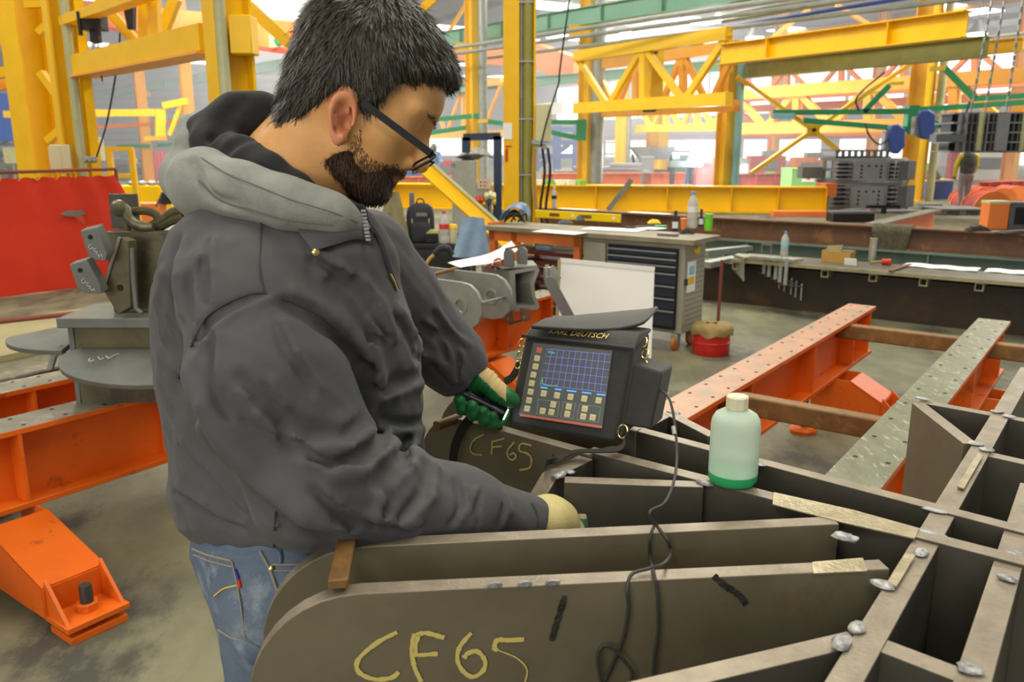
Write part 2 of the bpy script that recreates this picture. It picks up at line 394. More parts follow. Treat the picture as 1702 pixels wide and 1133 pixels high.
eb = Yp(903,205,11.0)
e = thing('electrical_box', 'tall cream electrical box hung on the right side of the near yellow column', 'box', eb-UP*.24)
MB().box(eb, (.2,.14,.48)).build('body','cream',e,bevel=.01); MB().box(eb+Vector((-.02,-.075,0)), (.15,.012,.44)).build('door','cream',e)
v = thing('gas_manifold', 'brass gas manifold with gauges and hoses below the cream electrical box', 'valve', Yp(895,250,10.95))
vb = Yp(895,242,10.95)
MB().bar(vb-Vector((.08,0,0)), vb+Vector((.1,0,0)), .03, .04).build('body','olive',v)
for dx, dz in ((-.06,.05),(.03,.04),(.08,-.02)): MB().cyl(vb+Vector((dx,-.03,dz)), vb+Vector((dx,-.055,dz)), .03, 12).build('gauge','galv',v,True)
mat('hose', lin(190,150,70), .55)
for dx in (-.06,-.03): MB().tube(spline([vb+Vector((dx,-.02,-.03)), vb+Vector((dx-.01,-.03,-.4)), vb+Vector((dx+.02,-.03,-.8)), vb+Vector((dx+.1,-.03,-1.2))]), .016, 7).build('hose','hose',v,True)
for dx in (.05,.12): MB().tube(spline([vb+Vector((dx,-.02,-.03)), vb+Vector((dx+.03,-.06,-.35)), vb+Vector((dx-.02,-.03,-.8)), vb+Vector((dx+.04,-.03,-1.15))]), .018, 7).build('hose','rubber',v,True)
cb = [Yp(x,y,10.8) for x, y in ((948,-10),(938,60),(930,120),(928,140),(912,190),(902,228),(899,245))]
tag(MB().tube(spline(cb), .011, 6).build('hanging_cable','rubber',None,True), 'black cable hanging from the roof down to the gas manifold', 'cable')

# ---------------------------------------------------------------- rails, crane girders, trusses
def hbeam(px0, py0, Y0, d, px1, h, bf, m, name, label, cat='beam', stiff=0, parts=True, tf=.02):
    a = Yp(px0, py0, Y0); b = along(a, d, px1)
    t = thing(name, label, cat, (a+b)/2 - UP*h)
    dd, s, u = frame(b-a)
    MB().bar(a-u*tf/2, b-u*tf/2, bf, tf).build('top_flange', m, t); MB().bar(a-u*h/2, b-u*h/2, .03, h-2*tf).build('web', m, t)
    MB().bar(a-u*(h-tf/2), b-u*(h-tf/2), bf, tf).build('bottom_flange', m, t)
    for k in range(stiff):
        p = a.lerp(b, (k+.5)/stiff); MB().box(p-u*h/2, (.02, bf*.95, h-2*tf), axes=(dd, s, u)).build('stiffener', m, t)
    return t
gr = Vector((math.sin(math.radians(-40)), math.cos(math.radians(-40)), 0))
hbeam(735, 52, 30, gr, 140, .46, .26, 'mint', 'crane_rail', 'long mint green crane rail crossing the left background', stiff=9)
hbeam(737, 53, 30, gr, 1290, .46, .26, 'mint', 'crane_rail', 'long mint green crane rail crossing the upper middle behind the near column', stiff=6)
hbeam(735, 142, 40, gr, 1240, .35, .26, 'mint', 'crane_rail', 'lower mint green rail behind the middle columns', stiff=0)
for k, (x, y) in enumerate(((770,70),(962,42),(305,138),(240,150))):
    r0 = Yp(735,52,30); p = along(r0, gr, x)-UP*.64; tag(MB().box(p, (.5,.3,.34)).build('rail_bracket','yellow_far'), ['yellow bracket under the green rail at the man\'s forehead', 'yellow bracket under the green rail right of the near column', 'yellow bracket under the green rail, nearer the grey hood', 'yellow bracket under the green rail, further from the hood'][k], 'bracket')
rails = [(735,82,26),(735,92,27),(735,106,29.6)]
for k, (x, y, Yd) in enumerate(rails):
    a = Yp(x, y, Yd); b = along(a, gr, 1702)
    tag(MB().cyl(a, b, .05, 8).build('pipe_run','galv',None,True), ['uppermost grey pipe run below the mint rail', 'second grey pipe run below the mint rail', 'lowest grey pipe run below the mint rail'][k], 'pipe')
for k, (x, y, Yd, m) in enumerate([(1200,26,22,'galv'),(1200,36,23,'galv'),(1200,46,24,'hoistblue'),(1200,110,34,'galv'),(1200,128,36,'galv')]):
    a = Yp(x, y, Yd); b = along(a, hw, 1760)
    tag(MB().cyl(a, b, .045, 8).build('pipe_run',m,None,True), ['topmost grey pipe over the big yellow jib beam','second grey pipe over the big yellow jib beam','blue pipe over the big yellow jib beam','grey pipe crossing behind the X-brace top','grey pipe crossing behind the X-brace middle'][k], 'pipe')

def truss(px0, yt, yb, Y0, px1, m, label, n, h=.28, w=.22, dd=hw, verts=True, kind='truss'):
    a = Yp(px0, yt, Y0); b = along(a, dd, px1); c = Yp(px0, yb, Y0); e = along(c, dd, px1)
    t = thing(kind, label, 'truss', (c+e)/2-UP*h/2)
    MB().bar(a, b, w, h).build('top_chord', m, t); MB().bar(c, e, w, h).build('bottom_chord', m, t)
    for k in range(n):
        f0, f1 = k/n, (k+1)/n
        if k % 2 == 0: MB().bar(a.lerp(b,f0), c.lerp(e,f1), w*.55, h*.55).build('diagonal', m, t)
        else: MB().bar(c.lerp(e,f0), a.lerp(b,f1), w*.55, h*.55).build('diagonal', m, t)
        if verts and k and k % 2 == 0: MB().bar(a.lerp(b,f0), c.lerp(e,f0), w*.7, h*.7, hw).build('post', m, t)
    return t
truss(958, 94, 180, 24, 1212, 'yellow_far', 'yellow crane truss girder left of the blue-and-yellow column', 4)
truss(990, 108, 188, 27, 1225, 'amber', 'paler crane truss girder behind the yellow one, above the welding flash', 6)
truss(1224, 157, 214, 33, 1760, 'amber', 'long amber lattice girder behind the X-brace', 8, h=.4, w=.3)
truss(1060, 172, 214, 38, 1215, 'yellow_far', 'low yellow lattice girder above the welding flash', 6, h=.3, w=.3)
truss(715, 150, 225, 42, 835, 'amber', 'small distant amber lattice between the man\'s glasses and the near column', 4, h=.3)
truss(1230, 120, 165, 44, 1760, 'orange_far', 'distant orange lattice high behind the X-brace', 10, h=.3, w=.3)
truss(1225, 182, 222, 46, 1760, 'orange_far', 'lower distant orange lattice behind the green jib arms', 9, h=.35, w=.3, verts=False)
hbeam(1200, 74, 19, hw, 1611, .42, .3, 'yellow', 'jib_beam', 'big yellow jib I-beam rising to the right at the top', stiff=2)
hbeam(1225, 106, 25, hw, 1645, .42, .35, 'olive', 'crane_bridge', 'olive crane bridge girder under the yellow jib beam', stiff=0)
hbeam(1226, 112, 28, hw, 1702, .3, .3, 'yellow', 'crane_runway', 'yellow runway beam below the olive crane bridge', stiff=0)
# upright block in the near truss
p0 = Yp(1085, 135, 22.5)
t = thing('crane_end_carriage', 'yellow end carriage post with a black wheel, in the crane truss', 'crane', Yp(1085,180,22.5))
MB().box(p0, (.34,.4,1.5), HANG).build('post','yellow_far',t); MB().cyl(Yp(1072,176,22.2), Yp(1072,176,22.2)+Vector((.2,-.2,0)), .16, 14).build('wheel','black',t,True)
MB().box(Yp(1075,83,22.4), (.5,.3,.2), HANG).build('motor','rubber',t); MB().box(Yp(1105,72,22.4), (.2,.2,.24), HANG).build('control_box','white',t)
mat('hazard', lin(240,200,40), .5)
hz = thing('hazard_plate', 'black and yellow striped end plate of the olive crane bridge', 'plate', Yp(1628,78,19.6))
for k in range(5): MB().bar(Yp(1612+k*5,82,19.5), Yp(1618+k*5,71,19.5), .02, .035).build('stripe','black' if k % 2 == 0 else 'hazard',hz)
# X-brace between the columns
xb = thing('cross_brace', 'big yellow X-brace with a square centre gusset in front of the lattice girders', 'brace', Yp(1350,290,24))
cpt = Yp(1351, 216, 24)
for x, y in ((1225,128),(1522,100),(1395,252),(1248,288)):
    MB().bar(Yp(x, y, 24), cpt, .1, .2, Vector((0,-1,0))).build('diagonal','yellow',xb)
MB().box(cpt, (.34,.12,.34)).build('gusset','yellow',xb)
# upper roof diagonals
for k, (x0,y0,x1,y1,Yd) in enumerate(((1285,62,1345,15,30),(1390,8,1450,45,30),(1490,65,1520,85,26),(745,55,775,5,30),(960,95,1005,60,40),(690,26,722,-3,14),(396,-5,482,72,9.5))):
    tag(MB().bar(Yp(x0,y0,Yd), Yp(x1,y1,Yd), .12, .16, Vector((0,-1,0))).build('roof_brace','yellow' if k in (2,5,6) else 'amber'),
        ['amber roof brace left over the X-brace','amber roof brace right over the X-brace','short yellow brace beside the large yellow column','amber roof brace above the man\'s forehead','amber brace behind the crane truss','yellow brace at the top of the frame behind the man\'s hair','long yellow brace between the third column and the man\'s hair'][k], 'brace')

# ---------------------------------------------------------------- green jib cranes
def jib(name, label, segs, Yd, r=.07, extra=None):
    t = thing(name, label, 'crane', Yp(segs[0][0][0], segs[0][0][1], Yd))
    for i, (a, b) in enumerate(segs):
        MB().bar(Yp(*a, Yd), Yp(*b, Yd), r*1.4, r*2).build('arm','green',t)
    return t
j = jib('jib_crane', 'green jib crane with tie rod on the large yellow column, reaching left', [((1285,187),(1515,185)),((1335,200),(1512,215)),((1435,186),(1478,142))], 23.6)
MB().box(Yp(1514,199,23.7), (.3,.3,.75)).build('pivot_bracket','green',j)
MB().bar(Yp(1478,139,23.6), Yp(1501,138,23.6), .1, .09).build('hazard_arm','hazard',j); MB().box(Yp(1301,193,23.6), (.6,.2,.16)).build('trolley','cyan',j)
j = jib('jib_crane', 'green jib crane reaching right in front of the hanging weldment, with a bent upper arm', [((1528,182),(1702,170)),((1540,212),(1592,203)),((1570,113),(1620,164)),((1620,164),(1702,159))], 23.2)
MB().bar(Yp(1543,115,23.2), Yp(1570,113,23.2), .1, .13).build('hazard_arm','hazard',j)
j = jib('jib_crane', 'green jib crane between the near column and the blue frame', [((884,203),(968,203)),((888,214),(964,230))], 26.4)
MB().box(Yp(966,216,26.5), (.3,.3,.62)).build('pivot_bracket','green',j)
j = jib('jib_crane', 'green jib crane seen between the man\'s glasses and the near column', [((708,200),(796,192)),((796,200),(836,205)),((708,222),(775,212))], 26.8)
MB().bar(Yp(794,201,26.4), Yp(811,201,26.4), .1, .1).build('hazard_arm','hazard',j)
j = jib('jib_crane', 'small green jib crane above the grey hood on the far left', [((195,243),(250,242)),((262,241),(303,239))], 35.7, .07)
def hoist(x, y, Yd, label):
    t = thing('chain_hoist', label, 'hoist', Yp(x, y+22, Yd)); c = Yp(x, y, Yd)
    MB().prism([(-.2,-.3),(0,-.42),(.2,-.25),(.25,.2),(.1,.36),(-.1,.36),(-.22,.15)], c, (1,0,.2), (-.2,0,1), .3).build('housing','hoistblue',t,bevel=.04)
    MB().box(c+Vector((-.22,.05,-.05)), (.14,.26,.5)).build('motor','grey_mid',t,bevel=.03)
hoist(1537, 206, 23, 'blue chain hoist on the right of the large yellow column'); hoist(1487, 230, 23, 'lower blue chain hoist on the left of the large yellow column')
for k, pts in enumerate((((1438,205),(1445,225),(1462,240),(1480,228)),((1548,196),(1560,205),(1566,218)),((1612,168),(1604,195)),((1428,185),(1425,160),(1470,120)))):
    tag(MB().tube(spline([Yp(x,y,22.9) for x, y in pts]), .025, 6).build('festoon_cable','cable',None,True), ['grey cable loop hanging left of the lower blue hoist','short grey cable by the upper blue hoist','cable dropping from the bent green arm','cable running up from the green jib arm'][k], 'cable')

# ---------------------------------------------------------------- yellow column group on the left
cA, cB = base_at(66, 11.0), base_at(130, 10.2)
ld = Vector((.68,-.733,0)); angL = math.atan2(ld.y, ld.x)
def hcol(p, w, d, m, label, ang):
    c = thing('steel_column', label, 'column', p); X = Vector((math.cos(ang), math.sin(ang), 0)); Yv = Vector((-X.y, X.x, 0))
    for sg in (-1, 1): MB().box(p+Yv*(sg*d/2)+UP*(ZR/2), (w,.025,ZR), ang).build('flange', m, c)
    MB().box(p+UP*(ZR/2), (.025,d,ZR), ang).build('web', m, c); MB().box(p+UP*.02, (w*1.4,d*1.4,.04), ang).build('base_plate', m, c)
    return c
a = hcol(cA, .34, .42, 'yellow', 'first wide yellow H-column behind the red curtain on the left', angL+.35)
b_ = hcol(cB, .2, .36, 'yellow', 'second yellow H-column with a pale pipe, behind the red curtain', angL)
q = cB+Vector((.13,-.2,0)); MB().cyl(q, q+UP*ZR, .055, 12).build('drain_pipe','palepipe',b_,True)
q = cB+Vector((.24,-.12,0)); MB().box(q+UP*ZR/2, (.08,.1,ZR), angL).build('flange','yellow',b_)
q = cB+Vector((-.2,.1,0)); MB().cyl(q, q+UP*ZR, .02, 8).build('conduit','palepipe',b_,True)
aB = Yp(132, 95, 10.1); bC = along(aB, ld, 352)
cC = Vector((along(aB, ld, 378).x, along(aB, ld, 378).y, 0))
c_ = hcol(cC, .22, .3, 'yellow', 'third yellow H-column with a pale pipe, above the grey hood', angL)
q = cC+Vector((.0,-.17,0)); MB().cyl(q, q+UP*ZR, .045, 12).build('drain_pipe','palepipe',c_,True)
q = Yp(402,58,cC.y-.1); MB().box(Vector((q.x,cC.y-.05,q.z)), (.18,.2,.3)).build('bracket','yellow',c_,bevel=.01)
t = thing('crane_beam', 'deep yellow box beam between the second and third column, top left', 'beam', (aB+bC)/2-UP*.25)
MB().bar(aB-UP*.1, bC-UP*.1, .24, .22).build('box_beam','yellow',t); MB().bar(aB-UP*.222, bC-UP*.222, .3, .02).build('bottom_plate','amber',t)
aU = Yp(110, 36, 10.1); bU = along(aU, ld, 352)
tag(MB().bar(aU, bU, .16, .1).build('crane_beam','yellow'), 'upper yellow beam between the second and third column at the frame top', 'beam')
for k, (x0,y0,x1,y1) in enumerate(((165,-2,226,70),(292,-2,268,60),(241,-2,241,66),(256,-2,258,62))):
    d0 = 9.6-.9*k/3
    tag(MB().bar(Yp(x0,y0,d0), Yp(x1,y1,d0), .1, .11, Vector((0,-1,0))).build('frame_brace','yellow'), ['yellow diagonal brace falling right above the box beam','yellow diagonal brace falling left above the box beam','left yellow post standing on the box beam','right yellow post standing on the box beam'][k], 'brace')
for k, (x0,y0,x1,y1,Yd) in enumerate(((-20,128,52,105,11.2),(-20,148,45,130,11.4),(2,-5,-14,110,12),(66,55,104,16,10.8),(8,55,28,90,12.5),(68,120,108,176,10.7),(80,234,132,190,10.6),(44,8,112,6,10.7))):
    tag(MB().bar(Yp(x0,y0,Yd), Yp(x1,y1,Yd), .08, .12, Vector((0,-1,0)) if k > 1 else UP).build('frame_brace','yellow' if k != 1 else 'amber'),
        ['yellow beam entering from the left edge at the first column','amber angle below the beam at the left edge','steep yellow brace in the top left corner','yellow brace between the first two columns near the top','thin yellow brace left of the first column','yellow brace between the first two columns, middle','short yellow brace between the first two columns, lowest','dark yellow tie between the first two columns at the top'][k], 'brace')
t = thing('electrical_box', 'pale cream electrical box at the foot of the first yellow column', 'box', Yp(105,288,9.9)); p = Yp(103,264,9.9)
MB().box(p, (.2,.16,.32), .3).build('body','cream',t,bevel=.008); MB().box(p+Vector((-.03,-.09,0)), (.12,.012,.28), .3).build('door','cream',t)
t = thing('electrical_box', 'narrow cream box behind the second yellow column, beside the guard rail', 'box', Yp(162,265,11)); p = Yp(161,248,11)
MB().box(p, (.14,.14,.3)).build('body','cream',t,bevel=.008); MB().box(Vector((p.x,p.y,p.z/2)), (.05,.05,p.z)).build('stand_post','galv',t)
t = thing('gas_manifold', 'small silver valve cluster at the foot of the second yellow column', 'valve', Yp(150,285,9.8)); p = Yp(150,268,9.8)
MB().bar(p-Vector((.06,0,0)), p+Vector((.08,0,0)), .04, .04).build('body','olive',t)
for dx in (-.04,.02,.07): MB().cyl(p+Vector((dx,-.02,.03)), p+Vector((dx,-.05,.03)), .03, 10).build('gauge','galv',t,True)
cb = [Yp(x,y,9.7) for x, y in ((200,40),(197,90),(188,150),(176,210),(160,262))]
tag(MB().tube(spline(cb), .01, 6).build('hanging_cable','rubber',None,True), 'thin dark cable slanting down to the silver valve cluster, left', 'cable')
cb = [Yp(x,y,9.7) for x, y in ((162,60),(165,100),(170,135))]
tag(MB().tube(spline(cb), .008, 6).build('hanging_cable','rubber',None,True), 'short control cable below the black hoist on the left', 'cable')
t = thing('hoist_trolley', 'black hoist trolley hanging above the yellow box beam, top left', 'hoist', Yp(158,66,9.6)); p = Yp(155,38,9.6)
MB().box(p, (.24,.2,.16)).build('body','black',t,bevel=.01); MB().box(p+Vector((.02,-.02,-.13)), (.09,.1,.16)).build('control_pendant','rubber',t,bevel=.01)
for dx in (-.1,.1): MB().box(p+Vector((dx,-.1,-.02)), (.03,.04,.24)).build('side_plate','rubber',t)
p = Yp(217,26,9.4); t = thing('hook_block', 'black hook block hanging between the yellow braces, top left', 'hook', p-UP*.14); MB().prism([(-.06,.14),(.06,.14),(.03,-.14),(-.03,-.14)], p, (1,0,0), UP, .08).build('block','black',t); MB().cyl(p+UP*.12, Vector((p.x,p.y,ZR)), .012, 6).build('rope','rubber',t)
# orange bridge crane behind
t = thing('bridge_crane', 'orange bridge crane girder with a red lower flange behind the yellow frame', 'crane', Yp(300,72,26)); rd = Vector((.9,-.43,0))
a = Yp(140,20,30); b = Yp(500,62,24); MB().bar(a, b, .3, .75).build('girder','orange_far',t); MB().bar(a-UP*.43, b-UP*.43, .5, .12).build('lower_flange','brick_red',t)
p = Yp(463,68,24.2); MB().box(p, (.5,.06,.34)).build('maker_plate','cream',t); MB().cyl(p+Vector((0,-.05,0)), p+Vector((0,-.08,0)), .11, 16).build('emblem','green',t)
a = Yp(880,88,38); b = Yp(960,118,34)
tag(MB().bar(a, b, .4, 1.0).build('bridge_crane','orange_far'), 'pale orange bridge girder between the near column and the crane truss', 'crane')
tag(MB().bar(Yp(715,86,40), Yp(836,96,40), .4, .7).build('bridge_crane','orange_far'), 'pale orange bridge girder just right of the man\'s hair', 'crane')
# yellow travelling beam far left
t = thing('crane_beam', 'far yellow horizontal beam with an end post, left of the hood', 'beam', Yp(140,230,28))
a = Yp(8,190,28); b = Yp(268,187,28); MB().bar(a, b, .2, .22).build('beam','yellow_far',t); MB().bar(Yp(266,182,28), Yp(266,232,28), .3, .3, hw).build('end_post','yellow_far',t); MB().bar(Yp(243,230,27.6), Yp(275,230,27.6), .3, .12).build('foot_beam','amber',t)
t = thing('crane_beam', 'short yellow beam on a post right above the grey hood', 'beam', Yp(300,215,27))
MB().bar(Yp(272,176,27), Yp(312,168,27), .2, .2).build('beam','yellow_far',t); MB().bar(Yp(305,165,27), Yp(282,225,27), .12, .12).build('diagonal','yellow_far',t)
tag(MB().bar(Yp(150,212,32), Yp(300,203,32), .12, .12).build('tie_beam','orange_far'), 'thin orange tie beam behind the far left amber columns', 'beam')
p = Yp(46,202,34); t = thing('exit_lamp', 'small green exit lamp hanging beside the first yellow column', 'lamp', p-UP*.25); MB().box(p, (.7,.3,.5)).build('housing','green',t); MB().cyl(p+UP*.2, Vector((p.x,p.y,ZR-.01)), .03, 6).build('rod','galv',t)
# pendant high-bay lamps
def highbay(px, py, Yd, label):
    c = Yp(px, py, Yd); t = thing('high_bay_lamp', label, 'lamp', c-UP*.3)
    MB().lathe([(.45,-.28),(.42,-.2),(.2,.1),(.12,.3)], c, 16).build('shade','galv',t,True); MB().lathe([(.40,-.34),(.42,-.29)], c, 16).build('bulb_glass','lampglow',t,True)
    MB().cyl(c+UP*.3, Vector((c.x,c.y,ZR)), .03, 6).build('rod','galv',t)
for px, py, Yd, lb in ((430,42,34,'bright high-bay lamp between the third column and the man\'s hair'),(795,38,36,'bright high-bay lamp above the mint rail by the man\'s forehead'),(945,17,36,'bright high-bay lamp right of the near column at the top'),(1034,40,40,'bright high-bay lamp above the crane truss'),(890,58,44,'small bright lamp right beside the near column'),(1205,14,40,'bright high-bay lamp above the blue-and-yellow column'),(1255,52,42,'high-bay lamp over the yellow jib beam, left part'),(1625,45,40,'very bright lamp above the right end of the jib beam')):
    highbay(px, py, Yd, lb)
# ================================================================ background on the hall floor
def fb(x0, x1, yt, yb, z=0.):           # footprint centre (front), width and height of something standing on z seen in the pixel box
    p = G((x0+x1)/2, yb, z); w = (x1-x0)/F*((p-CAM).y*cs-(p-CAM).z*sn); h = Yp((x0+x1)/2, yt, p.y).z - z
    return p, w, h
def fbox(name, x0, x1, yt, yb, depth, m, label, cat, ang=0., bevel=.01, z=0., lid=None, face=None):
    p, w, h = fb(x0, x1, yt, yb, z)
    dv = Vector((-math.sin(ang), math.cos(ang), 0)); c = p + dv*(depth/2)
    t = thing(name, label, cat, p)
    MB().box(c+UP*(h/2), (w, depth, h), ang).build('body', m, t, bevel=bevel)
    if lid: MB().box(c+UP*(h+.02), (w*1.03, depth*1.03, .05), ang).build('lid', lid, t, bevel=.005)
    if face: MB().box(p+UP*(h*.5)-dv*.012, (w*.72, .02, h*.62), ang).build('front_panel', face, t)
    return t, p, w, h
# long yellow girder lying on the floor
e1 = G(1372, 356); e0 = G(640, 346); gd = (e1-e0).normalized(); gp = Vector((-gd.y, gd.x, 0))
t = thing('floor_girder', 'long amber-yellow plate girder lying across the floor behind the benches', 'girder', (e0+e1)/2)
a, b = e0+gp*.3+UP*.62, e1+gp*.3+UP*.62
MB().bar(a-UP*.015, b-UP*.015, .5, .03).build('top_flange','girder_yellow',t); MB().bar(a-UP*.31, b-UP*.31, .03, .56).build('web','girder_yellow',t); MB().bar(a-UP*.605, b-UP*.605, .5, .03).build('bottom_flange','girder_yellow',t)
for f in (.02,.18,.34,.5,.66,.8,.9): MB().box(a.lerp(b,f)-UP*.31-gp*.12, (.02,.22,.56), math.atan2(gd.y,gd.x)).build('stiffener','girder_yellow',t)
MB().box(b-UP*.31, (.03,.5,.62), math.atan2(gd.y,gd.x)).build('end_plate','girder_yellow',t)
for k in range(5):
    q = a.lerp(b, .365+k*.024)+UP*.055
    tag(MB().box(q, (.2,.3,.11), .1+.1*k).build('wrapped_packet', ['white','pastelgreen','paper','white','pastelgreen'][k]), ['first wrapped packet on the yellow girder, beside the hoses','second wrapped packet on the yellow girder','third wrapped packet on the yellow girder, mid row','fourth wrapped packet on the yellow girder','last wrapped packet on the yellow girder, at the row\'s right end'][k], 'packet', 'wrapped packets on the yellow girder')
tag(MB().bar(G(1010,351,.0)+Vector((0,-.05,.03)), along(a,gd,1047)+Vector((0,-.28,.14)), .12, .012, Vector((0,-1,.3))).build('flat_bar','grey_steel'), 'grey flat steel bar leaning against the yellow girder', 'bar')
tag(MB().box(along(a,gd,1110)+UP*.006, (1.2,.3,.012), .05).build('paper_sheet','paper'), 'white sheets lying on the yellow girder\'s top', 'paper')
tag(MB().box(G(1325,357)+Vector((.0,-.4,.06)), (1.4,.35,.12), -.06).build('box_section','orange_far'), 'orange box section on the floor before the yellow girder\'s right end', 'beam')
# things behind the yellow girder
def lowbeam(x0, x1, y0, y1, yb0, yb1, m, label, name='floor_beam', h=.3, dep=.3):
    p0, p1 = G(x0,yb0), G(x1,yb1); t = thing(name, label, 'beam', (p0+p1)/2); up = UP*h
    MB().bar(p0+up-UP*.012, p1+up-UP*.012, dep, .024).build('top_flange', m, t); MB().bar(p0+up/2, p1+up/2, .03, h-.05).build('web', m, t); MB().bar(p0+UP*.012, p1+UP*.012, dep, .024).build('bottom_flange', m, t)
    for k in range(4): MB().box(p0.lerp(p1,(k+.5)/4)+up/2, (.03,dep*.9,h-.05), math.atan2((p1-p0).y,(p1-p0).x)).build('stiffener', m, t)
lowbeam(655, 760, 0, 0, 318, 316, 'orange_far', 'red-orange beam seen below the man\'s nose', h=.5)
lowbeam(900, 1065, 0, 0, 313, 312, 'orange_far', 'orange beam behind the packets on the yellow girder', h=.55)
lowbeam(1070, 1160, 0, 0, 311, 311, 'orange_far', 'orange beam below the welding flash', h=.55)
lowbeam(1205, 1330, 0, 0, 312, 309, 'brick_red', 'brick red beam under the white bucket', h=.5)
for k, (x, y, w) in enumerate(((1000,297,3.6),(1010,292,2.6),(1040,290,1.2))):
    p = G(x, 311); z = .55+.05*k
    tag(MB().box(Vector((p.x,p.y+.2,.58+.13*k)), (w,1.0,.11), -.05*k).build('steel_plate','grey_mid'), ['lowest long grey plate stacked on the orange beam','middle grey plate stacked on the orange beam','top short grey plate stacked on the orange beam'][k], 'plate', 'grey plates on the orange beam')
fbox('machine_cabinet', 1065, 1086, 262, 309, .8, 'grey_mid', 'grey cabinet with slats left of the welding flash', 'cabinet', lid='galv')
fbox('machine_cabinet', 1087, 1111, 282, 309, .8, 'dark_steel', 'dark grey steel block pair left of the welding flash', 'block')
fbox('red_cabinet', 1156, 1206, 264, 313, 1.2, 'brick_red', 'red corrugated welding booth right of the flash', 'cabinet', lid='brick_red')
fbox('storage_bin', 1206, 1221, 290, 312, .5, 'blue', 'small blue bin between the red booth and the white bucket', 'bin')
p, w, h = fb(1223, 1246, 282, 311); q = p+Vector((0,.3,0))
t = thing('paint_drum', 'white drum with a grey domed lid on the brick red beam', 'drum', q+UP*.5); MB().lathe([(w*.46,.5),(w*.5,.52),(w*.5,.9),(w*.47,.92)], q, 20).build('body','white',t,True); MB().lathe([(w*.6,.92),(w*.5,1.0),(w*.2,1.08),(.01,1.09)], q, 20).build('lid','grey_steel',t,True)
p, w, h = fb(1270, 1287, 285, 308); t = thing('storage_drum', 'small bright green drum left of the light green bin', 'drum', p); MB().lathe([(w/2,0),(w/2,h*.95),(w*.46,h),(w*.4,h-.03)], p, 18).build('body','lime',t,True); MB().lathe([(w*.53,h*.6),(w*.53,h*.66)], p, 18).build('band','lime',t)
t, p, w, h = fbox('waste_bin', 1314, 1372, 282, 316, 1.2, 'pastelgreen', 'light green waste bin with a white sign and red mark', 'bin', lid='pastelgreen')
MB().box(p+Vector((-w*.02,-.012,h*.66)), (w*.36,.02,h*.5)).build('sign','paper',t); b = MB(); c0 = p+Vector((-w*.02,-.026,h*.66))
for k in range(3): b.bar(c0+Vector((.1*math.cos(a0),0,.1*math.sin(a0))) if (a0 := math.pi/2+2*math.pi*k/3) else c0, c0+Vector((.1*math.cos(a0+1.5),0,.1*math.sin(a0+1.5))), .02, .05)
b.build('sign_symbol','signred',t)
fbox('orange_crate', 1371, 1390, 305, 326, .7, 'orange_far', 'upper of the orange crates at the yellow girder\'s end', 'crate', z=.4)
fbox('orange_crate', 1372, 1390, 326, 346, .7, 'orange_far', 'lower of the orange crates at the yellow girder\'s end', 'crate')
# stacked grey weldment
mat('primer', lin(150,152,156), .5, .1, lin(136,138,142), 3, .5)
mat('primer_dark', lin(104,106,108), .55, .1, lin(90,92,94), 3, .5)
def ringseg(c, rx, ry, z, th, n=22):
    return [(c.x+rx*math.cos(a), c.y+ry*math.sin(a)) for a in [2*math.pi*k/n for k in range(n)]]
sp, sw, sh = fb(1378, 1530, 250, 350); sc0 = sp+Vector((0,1.0,0))
def drumwork(c, w, h, label, z0):
    t = thing('ring_weldment', label, 'weldment', c+UP*z0)
    def slab(z, k, th=.05): MB().prism([(x-c.x,y-c.y) for x, y in ringseg(c, w*.5*k, 1.0*k, z, th)], Vector((c.x,c.y,z)), (1,0,0), (0,1,0), th).build('ring_plate','primer',t)
    slab(z0+.03, 1.06, .06); slab(z0+h-.03, 1.0, .06); slab(z0+h*.5, 1.0, .04)
    MB().lathe([(w*.36,.02),(w*.36,h-.02)], Vector((c.x,c.y,z0)), 22).build('core','primer_dark',t)
    MB().box(Vector((c.x-w*.1,c.y-.98,z0+h*.5)), (w*.36,.1,h*.8)).build('front_panel','primer',t)
    MB().box(Vector((c.x+w*.28,c.y-.9,z0+h*.5)), (w*.12,.1,h*.8)).build('front_panel','primer_dark',t)
    MB().box(Vector((c.x+w*.43,c.y-.62,z0+h*.5)), (w*.16,.1,h*.8),.6).build('front_panel','primer_dark',t)
    for k in range(5):
        zz = z0+h*(.16+.17*k)
        MB().box(Vector((c.x-w*.37,c.y-.8,zz)), (w*.16,.36,.03)).build('shelf_rib','primer',t); MB().box(Vector((c.x+w*.18,c.y-.86,zz)), (w*.1,.3,.03)).build('shelf_rib','primer',t)
    for k in range(8):
        a = math.pi*(1.05+.9*k/7); MB().box(Vector((c.x+w*.48*math.cos(a),c.y+.97*math.sin(a),z0+h*.5)), (.04,.14,h-.1), a).build('web_rib','primer',t)
    for dx in (-.2,-.12,-.04,.02):
        for dz in ((.25,.4,.55,.7) if dx in (-.2,.02) else (.7,)):
            p = Vector((c.x+w*dx,c.y-1.035,z0+h*dz)); MB().cyl(p, p+Vector((0,.01,0)), .03, 8).build('bolt_hole','black',t)
    return t
drumwork(sc0, sw, sh*.46, 'lower grey ribbed ring weldment of the stack beside the large yellow column', 0)
drumwork(sc0, sw*.96, sh*.40, 'upper grey ribbed ring weldment of the stack beside the large yellow column', sh*.465)
t = thing('ring_weldment', 'small dark ribbed top piece on the stacked grey weldments', 'weldment', sc0+UP*sh*.87)
for z in (.02,.18): MB().box(sc0+UP*(sh*.87+z)+Vector((-.2,0,0)), (sw*.62,1.0,.04)).build('deck_plate','primer_dark',t)
for k in range(9): MB().box(sc0+UP*(sh*.87+.1)+Vector((-.2-sw*.28+k*sw*.07,-.4,0)), (.05,.1,.14)).build('rib','primer_dark',t)
